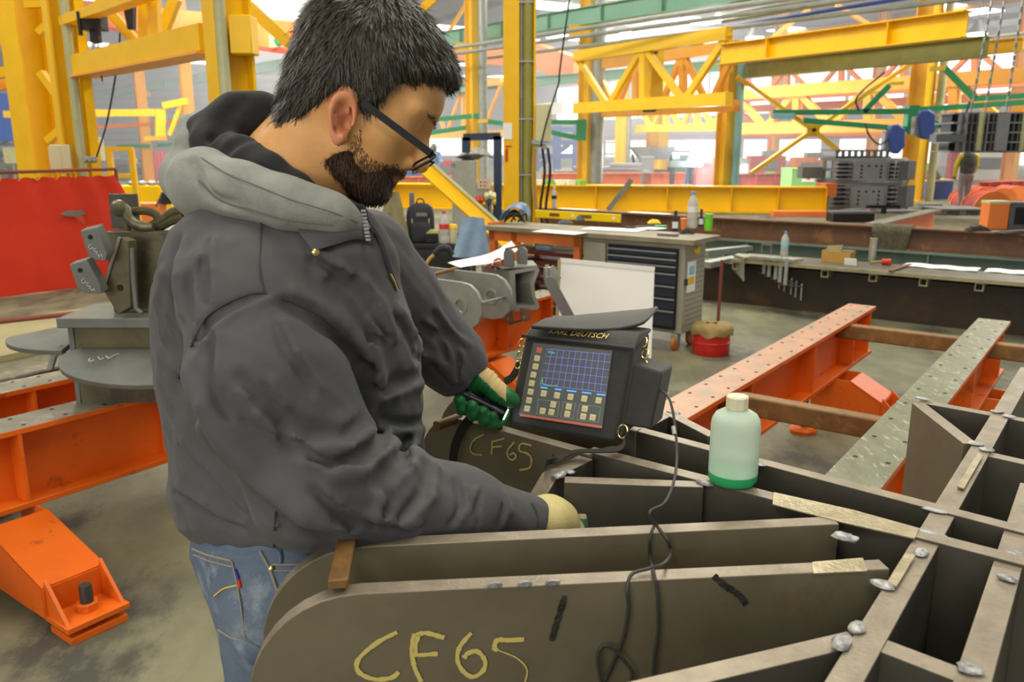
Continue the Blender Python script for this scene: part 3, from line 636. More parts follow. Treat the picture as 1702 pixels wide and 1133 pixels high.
MB().box(sc0+UP*(sh*.62)+Vector((-sw*.62,-.2,0)), (.5,.4,.28)).build('side_lug','grey_steel',t)
# hanging grey weldment
hy = 18.5; hc = Yp(1660, 219, hy); hz0 = Yp(1660,252,hy).z; hz1 = Yp(1660,188,hy).z
t = thing('hanging_weldment', 'dark grey ribbed weldment hanging on chains at the right edge', 'weldment', Vector((hc.x,hc.y,hz0)))
hw_ = 1.9
for k in range(5):
    z = hz0+(hz1-hz0)*k/4; MB().box(Vector((hc.x,hc.y+.4,z)), (hw_,1.1,.035), -.12).build('deck_plate','primer',t)
for k in range(17):
    MB().box(Vector((hc.x-hw_*.47+hw_*.94*k/16,hc.y-.08,(hz0+hz1)/2)), (.03,.2,hz1-hz0), -.12).build('rib','primer' if k % 4 == 1 else 'primer_dark',t)
MB().box(Vector((hc.x,hc.y+.5,(hz0+hz1)/2)), (hw_*.9,.6,hz1-hz0), -.12).build('core','black',t)
MB().box(Vector((hc.x-.05,hc.y-.2,(hz0+hz1)/2)), (.24,.1,(hz1-hz0)*.95), -.12).build('front_panel','primer',t)
MB().box(Vector((hc.x-1.15,hc.y-.1,(hz0+hz1)/2-.12)), (.6,.3,.16)).build('side_lug','grey_steel',t)
for dx in (-.5,.42): MB().cyl(Vector((hc.x+dx,hc.y-.2,hz0+.02)), Vector((hc.x+dx,hc.y-.2,hz1)), .06, 10).build('pin','palepipe',t)
ch = thing('lifting_chains', 'four grey lifting chains above the hanging weldment at the right edge', 'chain', Vector((hc.x,hc.y,hz1)))
for dx in (-.65,-.35,.1,.55):
    a = Vector((hc.x+dx,hc.y,hz1)); bb = Vector((hc.x+dx*.55+.25,hc.y+.1,ZR))
    n = 60; b = MB()
    for k in range(n):
        p = a.lerp(bb,k/n); q = a.lerp(bb,(k+.9)/n); b.bar(p, q, .05 if k % 2 else .02, .02 if k % 2 else .05, Vector((0,1,0)))
    b.build('chain','galv',ch)
# red gantry, blue machine etc. on the far right
rp = [G(1528,302), G(1580,300)]
t = thing('red_portal', 'pinkish red portal frame behind the blue machine', 'frame', (rp[0]+rp[1])/2)
for p in rp: MB().box(p+UP*.95, (.35,.35,1.9)).build('post','redtrim',t)
MB().bar(rp[0]+UP*1.95, rp[1]+UP*1.95, .35, .25).build('lintel','redtrim',t)
t, p, w, h = fbox('blue_machine', 1538, 1582, 301, 331, .8, 'blue', 'bright blue machine cabinet with a cream top behind the man in the vest', 'machine', lid='cream')
MB().lathe([(.24,h+.05),(.3,h+.1),(.12,h+.35),(.05,h+.5)], p+Vector((-.1,.4,0)), 16).build('spool','pallet',t,True)
fbox('storage_bin', 1531, 1548, 272, 309, .5, 'lime', 'green bin behind the stacked weldment, below the large yellow column', 'bin')
p, w, h = fb(1516, 1529, 308, 331); t = thing('storage_drum', 'bright green drum before the stacked grey weldments\' right side', 'drum', p); MB().lathe([(w/2,0),(w/2,h*.95),(w*.44,h)], p, 18).build('body','lime',t,True); MB().lathe([(w*.53,h*.6),(w*.53,h*.66)], p, 18).build('band','lime',t)
t = thing('pallet', 'grey pallet with flat plates on it, at the feet of the man in the vest', 'pallet', G(1602,358))
pc = G(1602,358)+Vector((0,.5,0))
for k in (-1,0,1): MB().box(pc+Vector((k*.45,0,.06)), (.14,.9,.12)).build('block','pallet',t)
for k in range(5): MB().box(pc+Vector((0,-.4+.2*k,.135)), (1.15,.14,.03)).build('deck_board','grey_mid',t)
for k, (x, y, r) in enumerate(((1632,338,.30),(1648,330,.34),(1676,333,.34),(1660,346,.38),(1699,330,.36),(1622,330,.26))):
    p = G(x, y+6)+Vector((0,.3,0))
    tt = thing('pipe_saddle', ['orange half-round saddle beside the vest man\'s legs','orange half-round saddle, second from the vest man','orange half-round saddle behind the dark cabinet','large orange half-round saddle in front of the others','orange half-round saddle at the right edge','small orange half-round saddle behind the vest man\'s legs'][k], 'saddle', p, 'orange saddles on the floor')
    n = 12; o = [(r*1.25*math.cos(math.pi*i/n), r*1.25*math.sin(math.pi*i/n)) for i in range(n+1)]; i_ = [(x_*.72, y_*.72) for x_, y_ in o]
    MB().prism(o, p, (1,0,0), UP, .05).build('end_plate','orange_far',tt); MB().prism(o, p+Vector((0,.6,0)), (1,0,0), UP, .05).build('end_plate','orange_far',tt)
    MB().prism([(x_*.96,y_*.96) for x_, y_ in o], p+Vector((0,.3,0)), (1,0,0), UP, .56).build('body','brick_red',tt)
lowbeam(1625, 1702, 0, 0, 330, 326, 'brick_red', 'brick red beam behind the orange saddles', h=.5)
t, p, w, h = fbox('orange_stand', 1640, 1674, 338, 381, .3, 'orange_far', 'pale orange welding stand left of the dark cabinet at the right edge', 'stand', lid='cream')
t, p, w, h = fbox('dark_cabinet', 1676, 1730, 336, 381, .5, 'primer_dark', 'dark grey cabinet cut off by the right edge', 'cabinet', face='black')
t, p, w, h = fbox('steel_tray', 1384, 1453, 355, 369, .4, 'black', 'black open tray standing before the stacked weldments', 'tray', lid='primer_dark')
a = G(1445,384); b = G(1553,372)
t = thing('short_beam', 'short orange I-beam with a wooden plank on top, pointing at the stack', 'beam', (a+b)/2)
a, b = G(1450,374,.35), G(1553,350,.35); MB().ibeam(a, b, .35, .24, .02, .02).build('beam','orange_far',t); MB().bar(a+UP*.012, b+UP*.012, .26, .024).build('plank','pallet',t)
for k, (x, y, w, d, a) in enumerate(((1495,354,1.1,.4,.1),(1420,354,.6,.3,.3),(1545,347,.5,.3,-.1))):
    p = G(x, y); tag(MB().box(p+UP*(.04+.03*k), (w,d,.06), a).build('sheet_steel','grey_mid'), ['wide grey sheet lying before the stacked weldments','short grey sheet lying beside the black tray','grey sheet lying beside the short orange beam'][k], 'sheet')
t = thing('hand_grinder', 'dark hand grinder with a long grip lying on the grey sheets', 'tool', G(1468,358)); p = G(1468,358)+UP*.2
MB().bar(p-Vector((.4,0,0)), p+Vector((.4,.1,0)), .06, .06).build('body','black',t); MB().cyl(p-UP*.16, p-UP*.02, .06, 10).build('gear_head','rubber',t); MB().tube(spline([p+Vector((-.3,0,-.05)),p+Vector((-.6,-.2,-.12)),p+Vector((-1,-.1,-.12)),p+Vector((-1.2,.2,-.14))]), .03, 6).build('hose','pink',t,True)

# ---------------------------------------------------------------- blue machine frames
t = thing('press_machine', 'large blue machine frame with a white panel behind the near column', 'machine', G(920,283))
p = G(925,284)
for x, h_ in ((890,3.2),(925,3.0),(958,3.0)): q = G(x,284); MB().box(q+UP*h_/2*.9, (.5,.5,h_*.9)).build('post','blue',t)
for z in (.9,1.7,2.5): MB().bar(G(885,284)+UP*z, G(962,284)+UP*z, .6, .3).build('cross_beam','blue',t)
q = Yp(920,180,G(920,284).y-.6); MB().box(q, (1.1,.2,.7)).build('white_panel','white',t)
MB().bar(G(895,284)+UP*.3, G(945,284)+UP*1.6, .2, .3).build('strut','blue',t)
t = thing('navy_portal', 'dark navy portal frame over the grey electrical cabinet', 'frame', G(802,300))
a, b = Yp(770,228,14.7), Yp(832,226,14.7)
MB().bar(a, b, .12, .12).build('lintel','navy',t); MB().box(Vector((b.x-.05,b.y,b.z/2)), (.14,.12,b.z)).build('post','navy',t); MB().box(Vector((a.x+.05,a.y,a.z/2)), (.14,.12,a.z)).build('post','navy',t)
t = thing('navy_stand', 'dark blue trestle with a hopper left of the welding flash', 'stand', G(1082,298))
p = G(1082,306); MB().prism([(-.9,1.5),(.9,1.5),(.6,1.0),(-.5,1.0)], p, (1,0,0), UP, .8).build('hopper','grey_steel',t)
for a, b in ((-1.0,-.6),(-.8,.5),(1.0,.6)): MB().bar(p+Vector((a*.8,0,1.2)), p+Vector((b,0,.02)), .1, .1).build('leg','navy',t)
MB().bar(p+Vector((.2,0,1.35)), p+Vector((1.8,0,1.3)), .06, .06).build('arm','navy',t)
t = thing('pallet_rack', 'far pallet rack of grey goods seen right of the blue frame', 'rack', G(1010,290))
for x in (1000,1030): q = G(x,290); MB().box(q+UP*.9, (.12,.4,1.8)).build('post','blue',t)
for z in (.5,1.1,1.7): MB().bar(G(1000,290)+UP*z, G(1030,290)+UP*z, .4, .08).build('shelf','grey_mid',t)

# ---------------------------------------------------------------- grey electrical cabinet with sockets
ep, ew, eh = fb(750, 812, 266, 404)
t = thing('electrical_cabinet', 'tall grey electrical cabinet with a CE mark behind the yellow brace', 'cabinet', ep)
c = ep+Vector((0,.25,0))
MB().box(c+Vector((-.09,0,eh*.56)), (ew*.62,.5,eh*.87)).build('body','cream' if False else 'galv',t,bevel=.01)
MB().box(c+Vector((0,0,.06)), (ew*.95,.52,.12)).build('plinth','blue',t)
MB().box(c+Vector((.22,-.05,eh*.42)), (ew*.45,.4,eh*.62)).build('side_box','galv',t,bevel=.01)
mat('panelpink', lin(222,190,176), .5)
MB().box(c+Vector((.24,-.262,eh*.72)), (ew*.34,.02,.16)).build('control_panel','panelpink',t)
for dx in (.19,.25,.29):
    for dz in (.03,-.03): MB().cyl(c+Vector((dx,-.275,eh*.72+dz)), c+Vector((dx,-.285,eh*.72+dz)), .012, 8).build('button','black' if dx < .28 else 'limegreen',t)
text_mesh('CE', .07, c+Vector((-.3,-.256,eh*.92)), (1,0,0), UP, 'black', 'ce_mark', t)
for dx, dz, m in ((.14,.3,'signred'),(.2,.3,'signred'),(.28,.36,'cream'),(.34,.38,'cream'),(.4,.36,'cream'),(.24,.25,'hazard'),(.33,.27,'blue'),(.4,.28,'hazard')):
    p = c+Vector((dx,-.26,eh*.42+dz-.12)); MB().cyl(p, p+Vector((0,-.12,-.06)), .035, 10).build('socket', m, t, True)
for k in range(4):
    p = c+Vector((.14+.08*k,-.36,eh*.42+.12)); MB().tube(spline([p, p+Vector((.02,-.03,-.12)), p+Vector((-.01,-.02,-.35)), p+Vector((.03,.02,-.55))]), .01, 6).build('plug_cable','rubber',t,True)
p = Yp(766,332,ep.y-.1); b = thing('plastic_tap_box', 'white switch box with red plug on the front of the grey electrical cabinet', 'switch', p-UP*.06); MB().box(p, (.06,.08,.1)).build('body','white',b,bevel=.01); MB().box(p-UP*.07, (.04,.05,.04)).build('plug','signred',b)
mat('tarp', lin(150,150,148), .7, 0, lin(100,100,100), 10, .6)
rows = [[Vector((c.x-.22+.62*i/10, c.y-.24+.42*j/5, eh+.05+.12*math.sin(i*.7+j)*math.sin(math.pi*j/5)**.5*math.sin(math.pi*i/10)+.06*math.sin(math.pi*i/10))) for i in range(11)] for j in range(6)]
tag(MB().sheet(rows, .02).build('crumpled_tarp','tarp',None,50), 'crumpled grey tarp and dark bag on top of the electrical cabinet', 'tarp')
# yellow diagonal brace in front of it
a, b = Yp(697,272,9.2), Yp(812,376,8.6); b = a+(b-a)*(a.z/(a.z-b.z))
t = thing('slanting_brace', 'wide yellow slanting brace in front of the grey electrical cabinet', 'brace', b)
MB().bar(a, b, .03, .13, Vector((0,-1,.0))).build('web','yellow',t) if False else MB().bar(a, b, .14, .05, Vector((.3,-1,.3))).build('face','yellow',t)
MB().bar(a+Vector((.06,.03,.05)), b+Vector((.06,.03,.05)), .03, .1, Vector((.3,-1,.3))).build('flange','palepipe',t)

# ---------------------------------------------------------------- welder and arc
mat('welder_blue', lin(120,160,210), .7); mat('arcglow', (.75,.85,1), .5, emit=60)
wpos = G(1140,314)
ap = Yp(1163,277,wpos.y-.3)
arc = tag(MB().lathe([(.01,0),(.10,.05),(.13,.15),(.10,.25),(.01,.3)], ap, 12).build('welding_arc','arcglow',None,True), 'blinding blue-white welding arc in front of the pale welder', 'arc')
l = bpy.data.lights.new('arc_light','POINT'); l.energy = 500; l.color = (.7,.82,1); l.shadow_soft_size = .12; lo = bpy.data.objects.new('arc_light', l); COL.objects.link(lo); lo.location = ap+Vector((.1,-.5,.4))
t = thing('steel_workpiece', 'long grey workpiece on trestles under the welding arc', 'workpiece', G(1130,308)); p = G(1132,315)
MB().box(p+Vector((0,.0,.9)), (.9,.5,.2)).build('beam','grey_mid',t)
for dx in (-.35,.35): MB().box(p+Vector((dx,.0,.4)), (.1,.45,.8)).build('trestle','dark_steel',t)

# ---------------------------------------------------------------- left background: red curtain, guard rail, ring racks
mat('curtain', lin(222,62,38), .5, 0, lin(210,52,32), 2.2, .5, .12, 12, col3=lin(140,40,30), scale3=2.2, thr3=.68, spec=.35)
mat('rustrail', lin(130,66,52), .6)
k0, k1 = G(-60,504), G(262,462); cd = (k1-k0).normalized(); cn = Vector((cd.y,-cd.x,0))
t = thing('welding_curtain', 'torn red welding curtain hung on a rusty rail at the left', 'curtain', (k0+k1)/2)
zt = 1.235; rows = []; Lc = (k1-k0).length
for j in range(13):
    f = j/12; row = []
    for i in range(60):
        u_ = i/59; uu = u_*Lc*(1-.055*(1-f)**2*(u_ > .0)) if u_ > .5 else u_*Lc
        shrink = max(0, u_-.8)/.2*(1-f)*.0
        row.append(k0+cd*(u_*(Lc*(.80+.2*f**.7)))+cn*(.010*math.sin(u_*34)+.02*math.sin(u_*9+f*2)*(1-.4*f))+UP*(zt*(1-f)+.012-.015*abs(math.sin(u_*28))*(1-f)))
    rows.append(row)
MB().sheet(rows, .006).build('cloth','curtain',t,60)
ka, kb = k0+UP*(zt+.06), k0+cd*(Lc*.82)+UP*(zt+.075)
MB().cyl(ka, kb, .018, 8).build('rail','rustrail',t,True); MB().cyl(kb, kb-UP*(zt+.06), .02, 8).build('post','rustrail',t,True)
for k in range(9): p = ka.lerp(kb,(k+.5)/9)-UP*.05; MB().tube([p+Vector((.03*math.cos(a_),0,.04*math.sin(a_))) for a_ in [2*math.pi*i/10 for i in range(10)]], .005, 5, closed=True).build('ring','hazard',t)
h0 = Yp(115,357,(k0.y+k1.y)/2-.12); q = k0+cd*((along(k0+UP*.8,cd,115)-k0-UP*.8).dot(cd))
b = MB(); b.prism([(-.12,.0),(-.05,.035),(.05,.03),(.14,.035),(.15,-.01),(.08,-.03),(-.04,-.025)], Vector((q.x,q.y,h0.z))+cn*.06, cd, UP, .012); b.build('patch','pallet',t)
b = MB(); b.prism([(.02,-.02),(.12,-.02),(.14,-.12),(.09,-.1)], Vector((q.x,q.y,h0.z))+cn*.058, cd, UP, .008); b.build('torn_flap','brick_red',t)
t = thing('guard_rail', 'yellow tubular guard rail right of the left yellow columns', 'railing', base_at(205,13))
for x in (181,218): p = base_at(x,13); MB().box(p+UP*.76, (.07,.07,1.52)).build('post','yellow',t)
for z in (1.52,1.12,.72): a, b = base_at(172,13), base_at(220,13); MB().bar(a+UP*z, b+UP*z, .06, .06).build('rail','yellow',t)
t, p, w, h = fbox('welding_machine', 190, 285, 309, 352, .5, 'girder_yellow', 'yellow machine base behind the guard rail, left of the hood', 'machine')
for k in range(3): MB().box(p+Vector((-w*.3+w*.3*k,-.02,h/2)), (.03,.04,h)).build('stiffener','girder_yellow',t)
for k in range(4):
    q = p+Vector((-w*.2+w*.17*k,.2,h)); tag(MB().lathe([(.06,0),(.12,.03),(.11,.08),(.05,.12)], q, 9).build('casting_lump','grey_mid',None,True), ['first grey casting on the yellow base','second grey casting on the yellow base','third grey casting on the yellow base','last grey casting on the yellow base, nearest the hood'][k], 'casting', 'castings on the yellow base')
t, p, w, h = fbox('orange_crate', 226, 266, 338, 372, .4, 'orange_far', 'orange crate behind the steel block with the shackle', 'crate')
mat('darkcloth', lin(60,64,80), .8, 0, lin(90,90,100), 8, .6)
p = G(285,372); rows = [[p+Vector((-.3+.08*i,.1*j,.36+.2*math.sin(i*.9)*math.cos(j*.8)*math.sin(math.pi*i/9)+.25*math.sin(math.pi*i/9))) for i in range(10)] for j in range(6)]
tag(MB().sheet(rows, .03).build('folded_cloth','darkcloth',None,50), 'dark blue-grey cloth heap between the orange crate and the hood', 'cloth')
mat('bluepanel', lin(60,100,190), .5)
a = Yp(5,195,30); t = thing('blue_banner', 'blue panel hanging on a rod at the left edge', 'panel', a-UP*.8); MB().box(a, (.8,.2,1.6)).build('panel','bluepanel',t); MB().cyl(a+UP*.75, Vector((a.x,a.y,ZR-.01)), .03, 6).build('rod','galv',t)
# stored rings in a rack
rk = thing('storage_rack', 'grey storage rack with stacked ring castings at the left edge', 'rack', G(30,300))
pr_ = G(30,300)
for dx in (-1.6,0,1.6): MB().box(pr_+Vector((dx,.5,1.2)), (.1,.8,2.4)).build('post','navy',rk)
for z in (.06,.85,1.6): MB().box(pr_+Vector((0,.5,z)), (3.4,.9,.08)).build('shelf','grey_steel',rk)
for i, dx in enumerate((-1.2,-.55,.55,1.2)):
    for j, z in enumerate((.1,.89,1.64)):
        r = .26; o = MB().ring(circ(0,0,r,18), circ(0,0,r*.52,18), pr_+Vector((dx,.1,z+r+.002)), (1,0,0), UP, .45).build('ring_casting','grey_mid',None,True)
        tag(o, 'grey ring casting, %s from the left on the %s shelf of the left rack' % (('first','second','third','fourth')[i], ('bottom','middle','top')[j]), 'casting', 'ring castings in the left rack')
t, p, w, h = fbox('folded_tarp', 0, 36, 268, 292, .6, 'olive', 'olive tarp bundle just above the red curtain', 'tarp')
q = Yp(18,258,22); t = thing('notice_board', 'pale notice board on a post before the ring rack', 'board', Vector((q.x,q.y,0))); MB().box(q, (.35,.05,.4)).build('panel','cream',t); MB().box(Vector((q.x,q.y+.03,q.z/2)), (.05,.03,q.z)).build('post','galv',t)
t = thing('pink_strip_curtain', 'pink strip curtain in the far background left of the hood', 'curtain', G(266,302)); p = G(266,303)
for k in range(5): MB().box(p+Vector((-.3+.15*k,0,.65)), (.13,.02,1.3)).build('strip','pink',t)
for k, (x, yb, h_, w_, m) in enumerate(((205,300,1.2,.8,'grey_mid'),(235,302,1.0,.7,'galv'),(700,306,1.5,1.2,'blue'),(735,300,1.1,1.4,'redtrim'),(1135,296,1.1,.9,'green'),(1275,294,1.3,1.8,'brick_red'),(1345,294,1.2,1.6,'orange_far'),(1640,300,1.7,2.0,'white'))):
    p = G(x, yb); t = thing('far_machine', ['far grey machine behind the guard rail','far pale machine left of the pink strips','far blue machine seen under the green jib by the glasses','far red machine behind the welder with the grey mask','far green machine left of the red welding booth','far red machine behind the white drum','far orange machine behind the light green bin','far white machine behind the vest man'][k], 'machine', p)
    MB().box(p+Vector((0,.4,h_*.4)), (w_,.8,h_*.8)).build('body',m,t,bevel=.03); MB().box(p+Vector((w_*.15,.4,h_*.9)), (w_*.5,.5,h_*.2)).build('top_unit','galv',t,bevel=.02); MB().box(p+Vector((0,-.02,h_*.45)), (w_*.6,.04,h_*.3)).build('panel','grey_steel',t)

# ---------------------------------------------------------------- welding haze hanging in the hall
hm_ = bpy.data.materials.new('haze'); hm_.use_nodes = True; nt = hm_.node_tree; nt.nodes.remove(nt.nodes['Principled BSDF'])
vs_ = nt.nodes.new('ShaderNodeVolumeScatter'); vs_.inputs['Color'].default_value = (.93,.95,1,1); vs_.inputs['Density'].default_value = .015; vs_.inputs['Anisotropy'].default_value = .3
nt.links.new(vs_.outputs[0], nt.nodes['Material Output'].inputs['Volume']); MATS['haze'] = hm_
hz_o = MB().hexa([Vector((-90,22.6,.02)),Vector((60,22.6,.02)),Vector((60,95,.02)),Vector((-90,95,.02)),Vector((-90,22.6,9.2)),Vector((60,22.6,9.2)),Vector((60,95,9.2)),Vector((-90,95,9.2))]).build('haze','haze')
tag(hz_o, 'thin white welding haze filling the far part of the hall', 'haze'); hz_o['kind'] = 'stuff'
# ================================================================ middle ground
ZB = .57
mat('flange_top', lin(150,148,132), .45, .3, lin(118,116,102), 9, .5, .08, 60, col3=lin(178,182,160), scale3=14, thr3=.6, stretch=(1,1,1))
mat('flange_pink', lin(196,146,118), .5, .1, lin(170,136,112), 7, .5, .06, 50, col3=lin(150,140,122), scale3=9, thr3=.58)
mat('flange_green', lin(132,134,112), .42, .3, lin(108,108,90), 8, .5, .08, 60, col3=lin(186,196,160), scale3=16, thr3=.6, stretch=(3,.7,1))
mat('dark_hole', lin(30,28,26), .8)
mat('rust_brown', lin(142,106,58), .55, .15, lin(112,82,48), 8, .5, .1, 60, col3=lin(148,112,60), scale3=10, thr3=.6)
mat('rust_dark', lin(124,90,66), .6, .1, lin(104,76,58), 3, .5, col3=lin(150,104,66), scale3=5, thr3=.6)
mat('bench_dark', lin(44,40,36), .55, .2, lin(62,50,40), 2, .5, col3=lin(78,54,36), scale3=3, thr3=.62)
mat('teal_beam', lin(112,132,122), .55, 0, lin(96,116,108), 2, .5)
mat('block_steel', lin(104,96,68), .45, .3, lin(80,74,54), 5, .5, .08, 30, col3=lin(66,62,48), scale3=4, thr3=.58)
mat('grey_plate', lin(152,154,146), .5, .2, lin(134,136,130), 7, .5, .05, 60)
mat('plate_grey2', lin(116,119,114), .5, .25, lin(98,101,97), 7, .5, .05, 60)
mat('chalk', lin(210,212,205), .9)
mat('chalk_yellow', lin(196,180,104), .95)
mat('weldbead', lin(176,176,174), .42, .45, lin(128,128,128), 60, .5, .5, 120)
mat('bright_steel', lin(190,190,180), .35, .6, lin(160,160,150), 10, .5)
mat('shackle', lin(120,116,92), .4, .5, lin(96,92,72), 20, .5)
mat('sling', lin(92,84,56), .85, 0, lin(72,66,44), 30, .5)

def support_beam(a, b, width, m_top, label, h=.31, stiff=(.12,.3,.48,.66,.84), holes=24):
    """orange I-beam; a, b on the centre of the top face"""
    t = thing('support_beam', label, 'beam', Vector((a.x,a.y,0)).lerp(Vector((b.x,b.y,0)),.5)+UP*(ZB-h))
    d, s, u = frame(b-a)
    MB().bar(a-u*.011, b-u*.011, width, .022, mi=[0,1,0,0,0,0]).build('top_flange',['orange',m_top],t,bevel=.002)
    MB().bar(a-u*h/2, b-u*h/2, .014, h-.044).build('web','orange',t)
    MB().bar(a-u*(h-.011), b-u*(h-.011), width, .022).build('bottom_flange','orange',t,bevel=.002)
    for f in stiff:
        for sg in (-1,1): MB().box(a.lerp(b,f)-u*h/2+s*(sg*(width/4+.002)), (.012,width/2-.008,h-.044), axes=(d,s,u)).build('stiffener','orange',t)
    o = None
    L = (b-a).length
    for k in range(holes):
        for sg in (-1,1):
            p = a.lerp(b,(k+.5)/holes)+s*(sg*width*.3)
            if o is None: o = MB().cyl(p-u*.003, p+u*.0008, .0085, 10).build('bolt_hole','dark_hole',t); base = p
            else: q = o.copy(); COL.objects.link(q); q.location = o.location + (p-base)
    return t, d, s, u
def pedestal(pt, side, label, w=.22, reach=.42, depth=.3, zt=ZB-.31):
    """trapezoid outrigger foot under a support beam: pt under the beam axis on the floor, side = outward direction"""
    t = thing('beam_pedestal', label, 'pedestal', Vector((pt.x,pt.y,0))); d = side.normalized(); s = Vector((-d.y,d.x,0)); p = Vector((pt.x,pt.y,0))
    prof = [(-.05,.05),(reach,.05),(reach,.16),(.16,zt),(-.05,zt)]
    for sg in (-1,1): MB().prism(prof, p+s*(sg*(w/2)), d, UP, .012).build('side_plate','orange',t)
    c0 = p+d*.16+UP*zt; c1 = p+d*reach+UP*.16
    MB().bar(c0, c1, w+.012, .012, Vector((1,0,1)) if False else UP).build('sloped_plate','orange',t,bevel=.002)
    MB().box(p+d*reach+UP*.105, (.012,w+.012,.11), axes=(d,s,UP)).build('end_plate','orange',t)
    MB().box(p+d*.19+UP*.045, (.46,w,.012), axes=(d,s,UP)).build('floor_plate','orange',t)
    fx = p+d*(reach+.07)
    MB().box(fx+UP*.055, (.15,w*1.05,.02), axes=(d,s,UP)).build('foot_plate','orange',t,bevel=.002)
    for sg in (-1,1): MB().prism([(0,.06),(.13,.06),(0,.19)], p+d*reach+s*(sg*w*.46), d, UP, .012).build('gusset','orange',t)
    MB().lathe([(.036,.065),(.036,.09),(.034,.092)], fx, 6).build('nut','orange',t); b_ = MB().lathe([(.021,.0),(.021,.15),(.019,.155)], fx, 14).build('anchor_bolt','dark_steel',t,True)
    MB().box(fx+UP*.012, (.14,w*.95,.024), axes=(d,s,UP)).build('floor_pad','orange',t,bevel=.002)
    return t
# --- left long beam L1 and its neighbour L0
n0 = G(0, 720.5, ZB); L1a = n0 - bv*.09 - bu*.9; L1b = along(n0, bu, 936) - bv*.09
support_beam(L1a, L1b, .18, 'flange_top', 'long orange support beam passing behind the man, with ground grey top', stiff=(.03,.21,.34,.47,.60,.73,.86,.97), holes=30)
n1 = G(0, 654, ZB); L0a = n1 - bv*.09 - bu*.6; L0b = along(n1, bu, 330) - bv*.09
support_beam(L0a, L0b, .18, 'flange_top', 'orange support beam behind the first one at the left edge', holes=14)
lp = G(150,1040); 
def on_axis(a, d, p): return a + d*((p-a).dot(d))
q = on_axis(L1a, bu, lp); reach = (lp-Vector((q.x,q.y,0))).dot(bv)-.07
pedestal(q, bv, 'orange pedestal with a threaded anchor bolt in the left foreground', w=.2, reach=max(.3,reach), depth=.3)
q2 = q - bu*.62; pedestal(q2, bv, 'orange pedestal cut by the left edge, behind the bolted one', w=.2, reach=max(.3,reach)-.02)
q3 = on_axis(L1a, bu, along(n0, bu, 815)); pedestal(q3, bv, 'orange pedestal under the beam between the man\'s sleeve and the black case', w=.2, reach=.32)
for k, s_ in enumerate((.5, 2.2)): pedestal(L0a+bu*s_, -bv, ['orange pedestal under the rear left beam, near end','orange pedestal under the rear left beam, far end'][k], reach=.3)
# --- right beams and cross bars
e = G(1410.8,503.8,ZB); B1b = e + bv*.085; B1a = along(e, bu, 985) + bv*.085
support_beam(B1a, B1b, .17, 'flange_pink', 'orange support beam with a pinkish worn top, nearest the tool cabinet', stiff=(.06,.34,.62,.86,.97), holes=20)
e2 = G(1626,528,ZB); B2b = e2 + bv*.085; B2a = along(e2, bu, 1180) + bv*.085
support_beam(B2a, B2b, .17, 'flange_green', 'orange support beam with a scratched greenish top carrying the grid weldment', stiff=(.1,.4,.68,.94), holes=16)
pt = on_axis(B1a, bu, G(1380,690)); pedestal(pt, bv, 'orange pedestal of the pinkish beam, seen between the rusty cross bars', reach=.34, w=.24)
pt = on_axis(B1a, bu, G(1306,712)); t = thing('levelling_foot', 'round orange levelling foot under the pinkish beam', 'foot', Vector((pt.x,pt.y,0))); MB().lathe([(.07,0),(.075,.02),(.06,.035)], Vector((pt.x,pt.y,0)), 18).build('disc','orange',t,True); MB().cyl(Vector((pt.x,pt.y,.03)), Vector((pt.x,pt.y,ZB-.31)), .018, 10).build('spindle','dark_steel',t)
pt = on_axis(B2a, bu, along(e2, bu, 1600)); pedestal(pt, bv, 'orange pedestal of the greenish beam at the right', reach=.34)
pt = on_axis(B2a, bu, B2a+bu*.35); pedestal(pt, -bv, 'orange pedestal of the greenish beam under the grid weldment', reach=.3)
pt = on_axis(B1a, bu, B1a+bu*.3); pedestal(pt, -bv, 'orange pedestal of the pinkish beam under the black case', reach=.3)
def crossbar(x0, y0, label, a_axis, b_axis, z=ZB-.012, h=.085, w=.07, to=None):
    p = G(x0, y0, z); a = on_axis(a_axis, bu, p); b = on_axis(b_axis, bu, a) if to is None else a+bv*to
    a, b = Vector((a.x,a.y,z-h/2-.012))+bv*.007, Vector((b.x,b.y,z-h/2-.012))-bv*.007
    o = MB().bar(a, b, w, h).build('cross_bar','rust_brown',None,bevel=.008); tag(o, label, 'bar'); return a, b
crossbar(1240,650,'near rusty square cross bar between the two right support beams', B1a, B2a)
crossbar(1420,536,'far rusty square cross bar between the two right support beams', B1a, B2a)
crossbar(1655,565,'rusty square cross bar running out at the right edge', B2a, B2a, to=.9)

# ---------------------------------------------------------------- left block workpiece
wb = thing('steel_block', 'brownish steel block with brackets and discs standing on the left support beams', 'workpiece', G(200,660,ZB))
bo = G(122, 668, ZB)                   # front left foot on the near beam
BX, BY = bv, bu
def lp_(x, y, d=0.): return None
wY = bo.y
zc0, zc1 = Yp(120,540,wY).z, Yp(120,524,wY).z
zt1 = Yp(178,385,wY+.05).z
def atY(x, y, dy=0.): return Yp(x, y, wY+dy)
# leg box: front plate + side
p = atY(128,600); wleg = .40
MB().prism([(0,0),(wleg,0),(wleg,zc0-ZB),(.01,zc0-ZB)], Vector((p.x,wY+.0,ZB)), (1,0,0), UP, .02).build('front_plate','block_steel',wb)
MB().box(Vector((p.x-.006,wY+.12,(ZB+zc0)/2)), (.02,.26,zc0-ZB)).build('side_plate','plate_grey2',wb)
MB().box(Vector((p.x+.2,wY+.18,(ZB+zc0)/2)), (.36,.03,zc0-ZB)).build('rear_plate','block_steel',wb)
MB().box(Vector((p.x+.19,wY+.1,(zc0+zc1)/2)), (.44,.32,zc1-zc0)).build('cap_plate','plate_grey2',wb,bevel=.003)
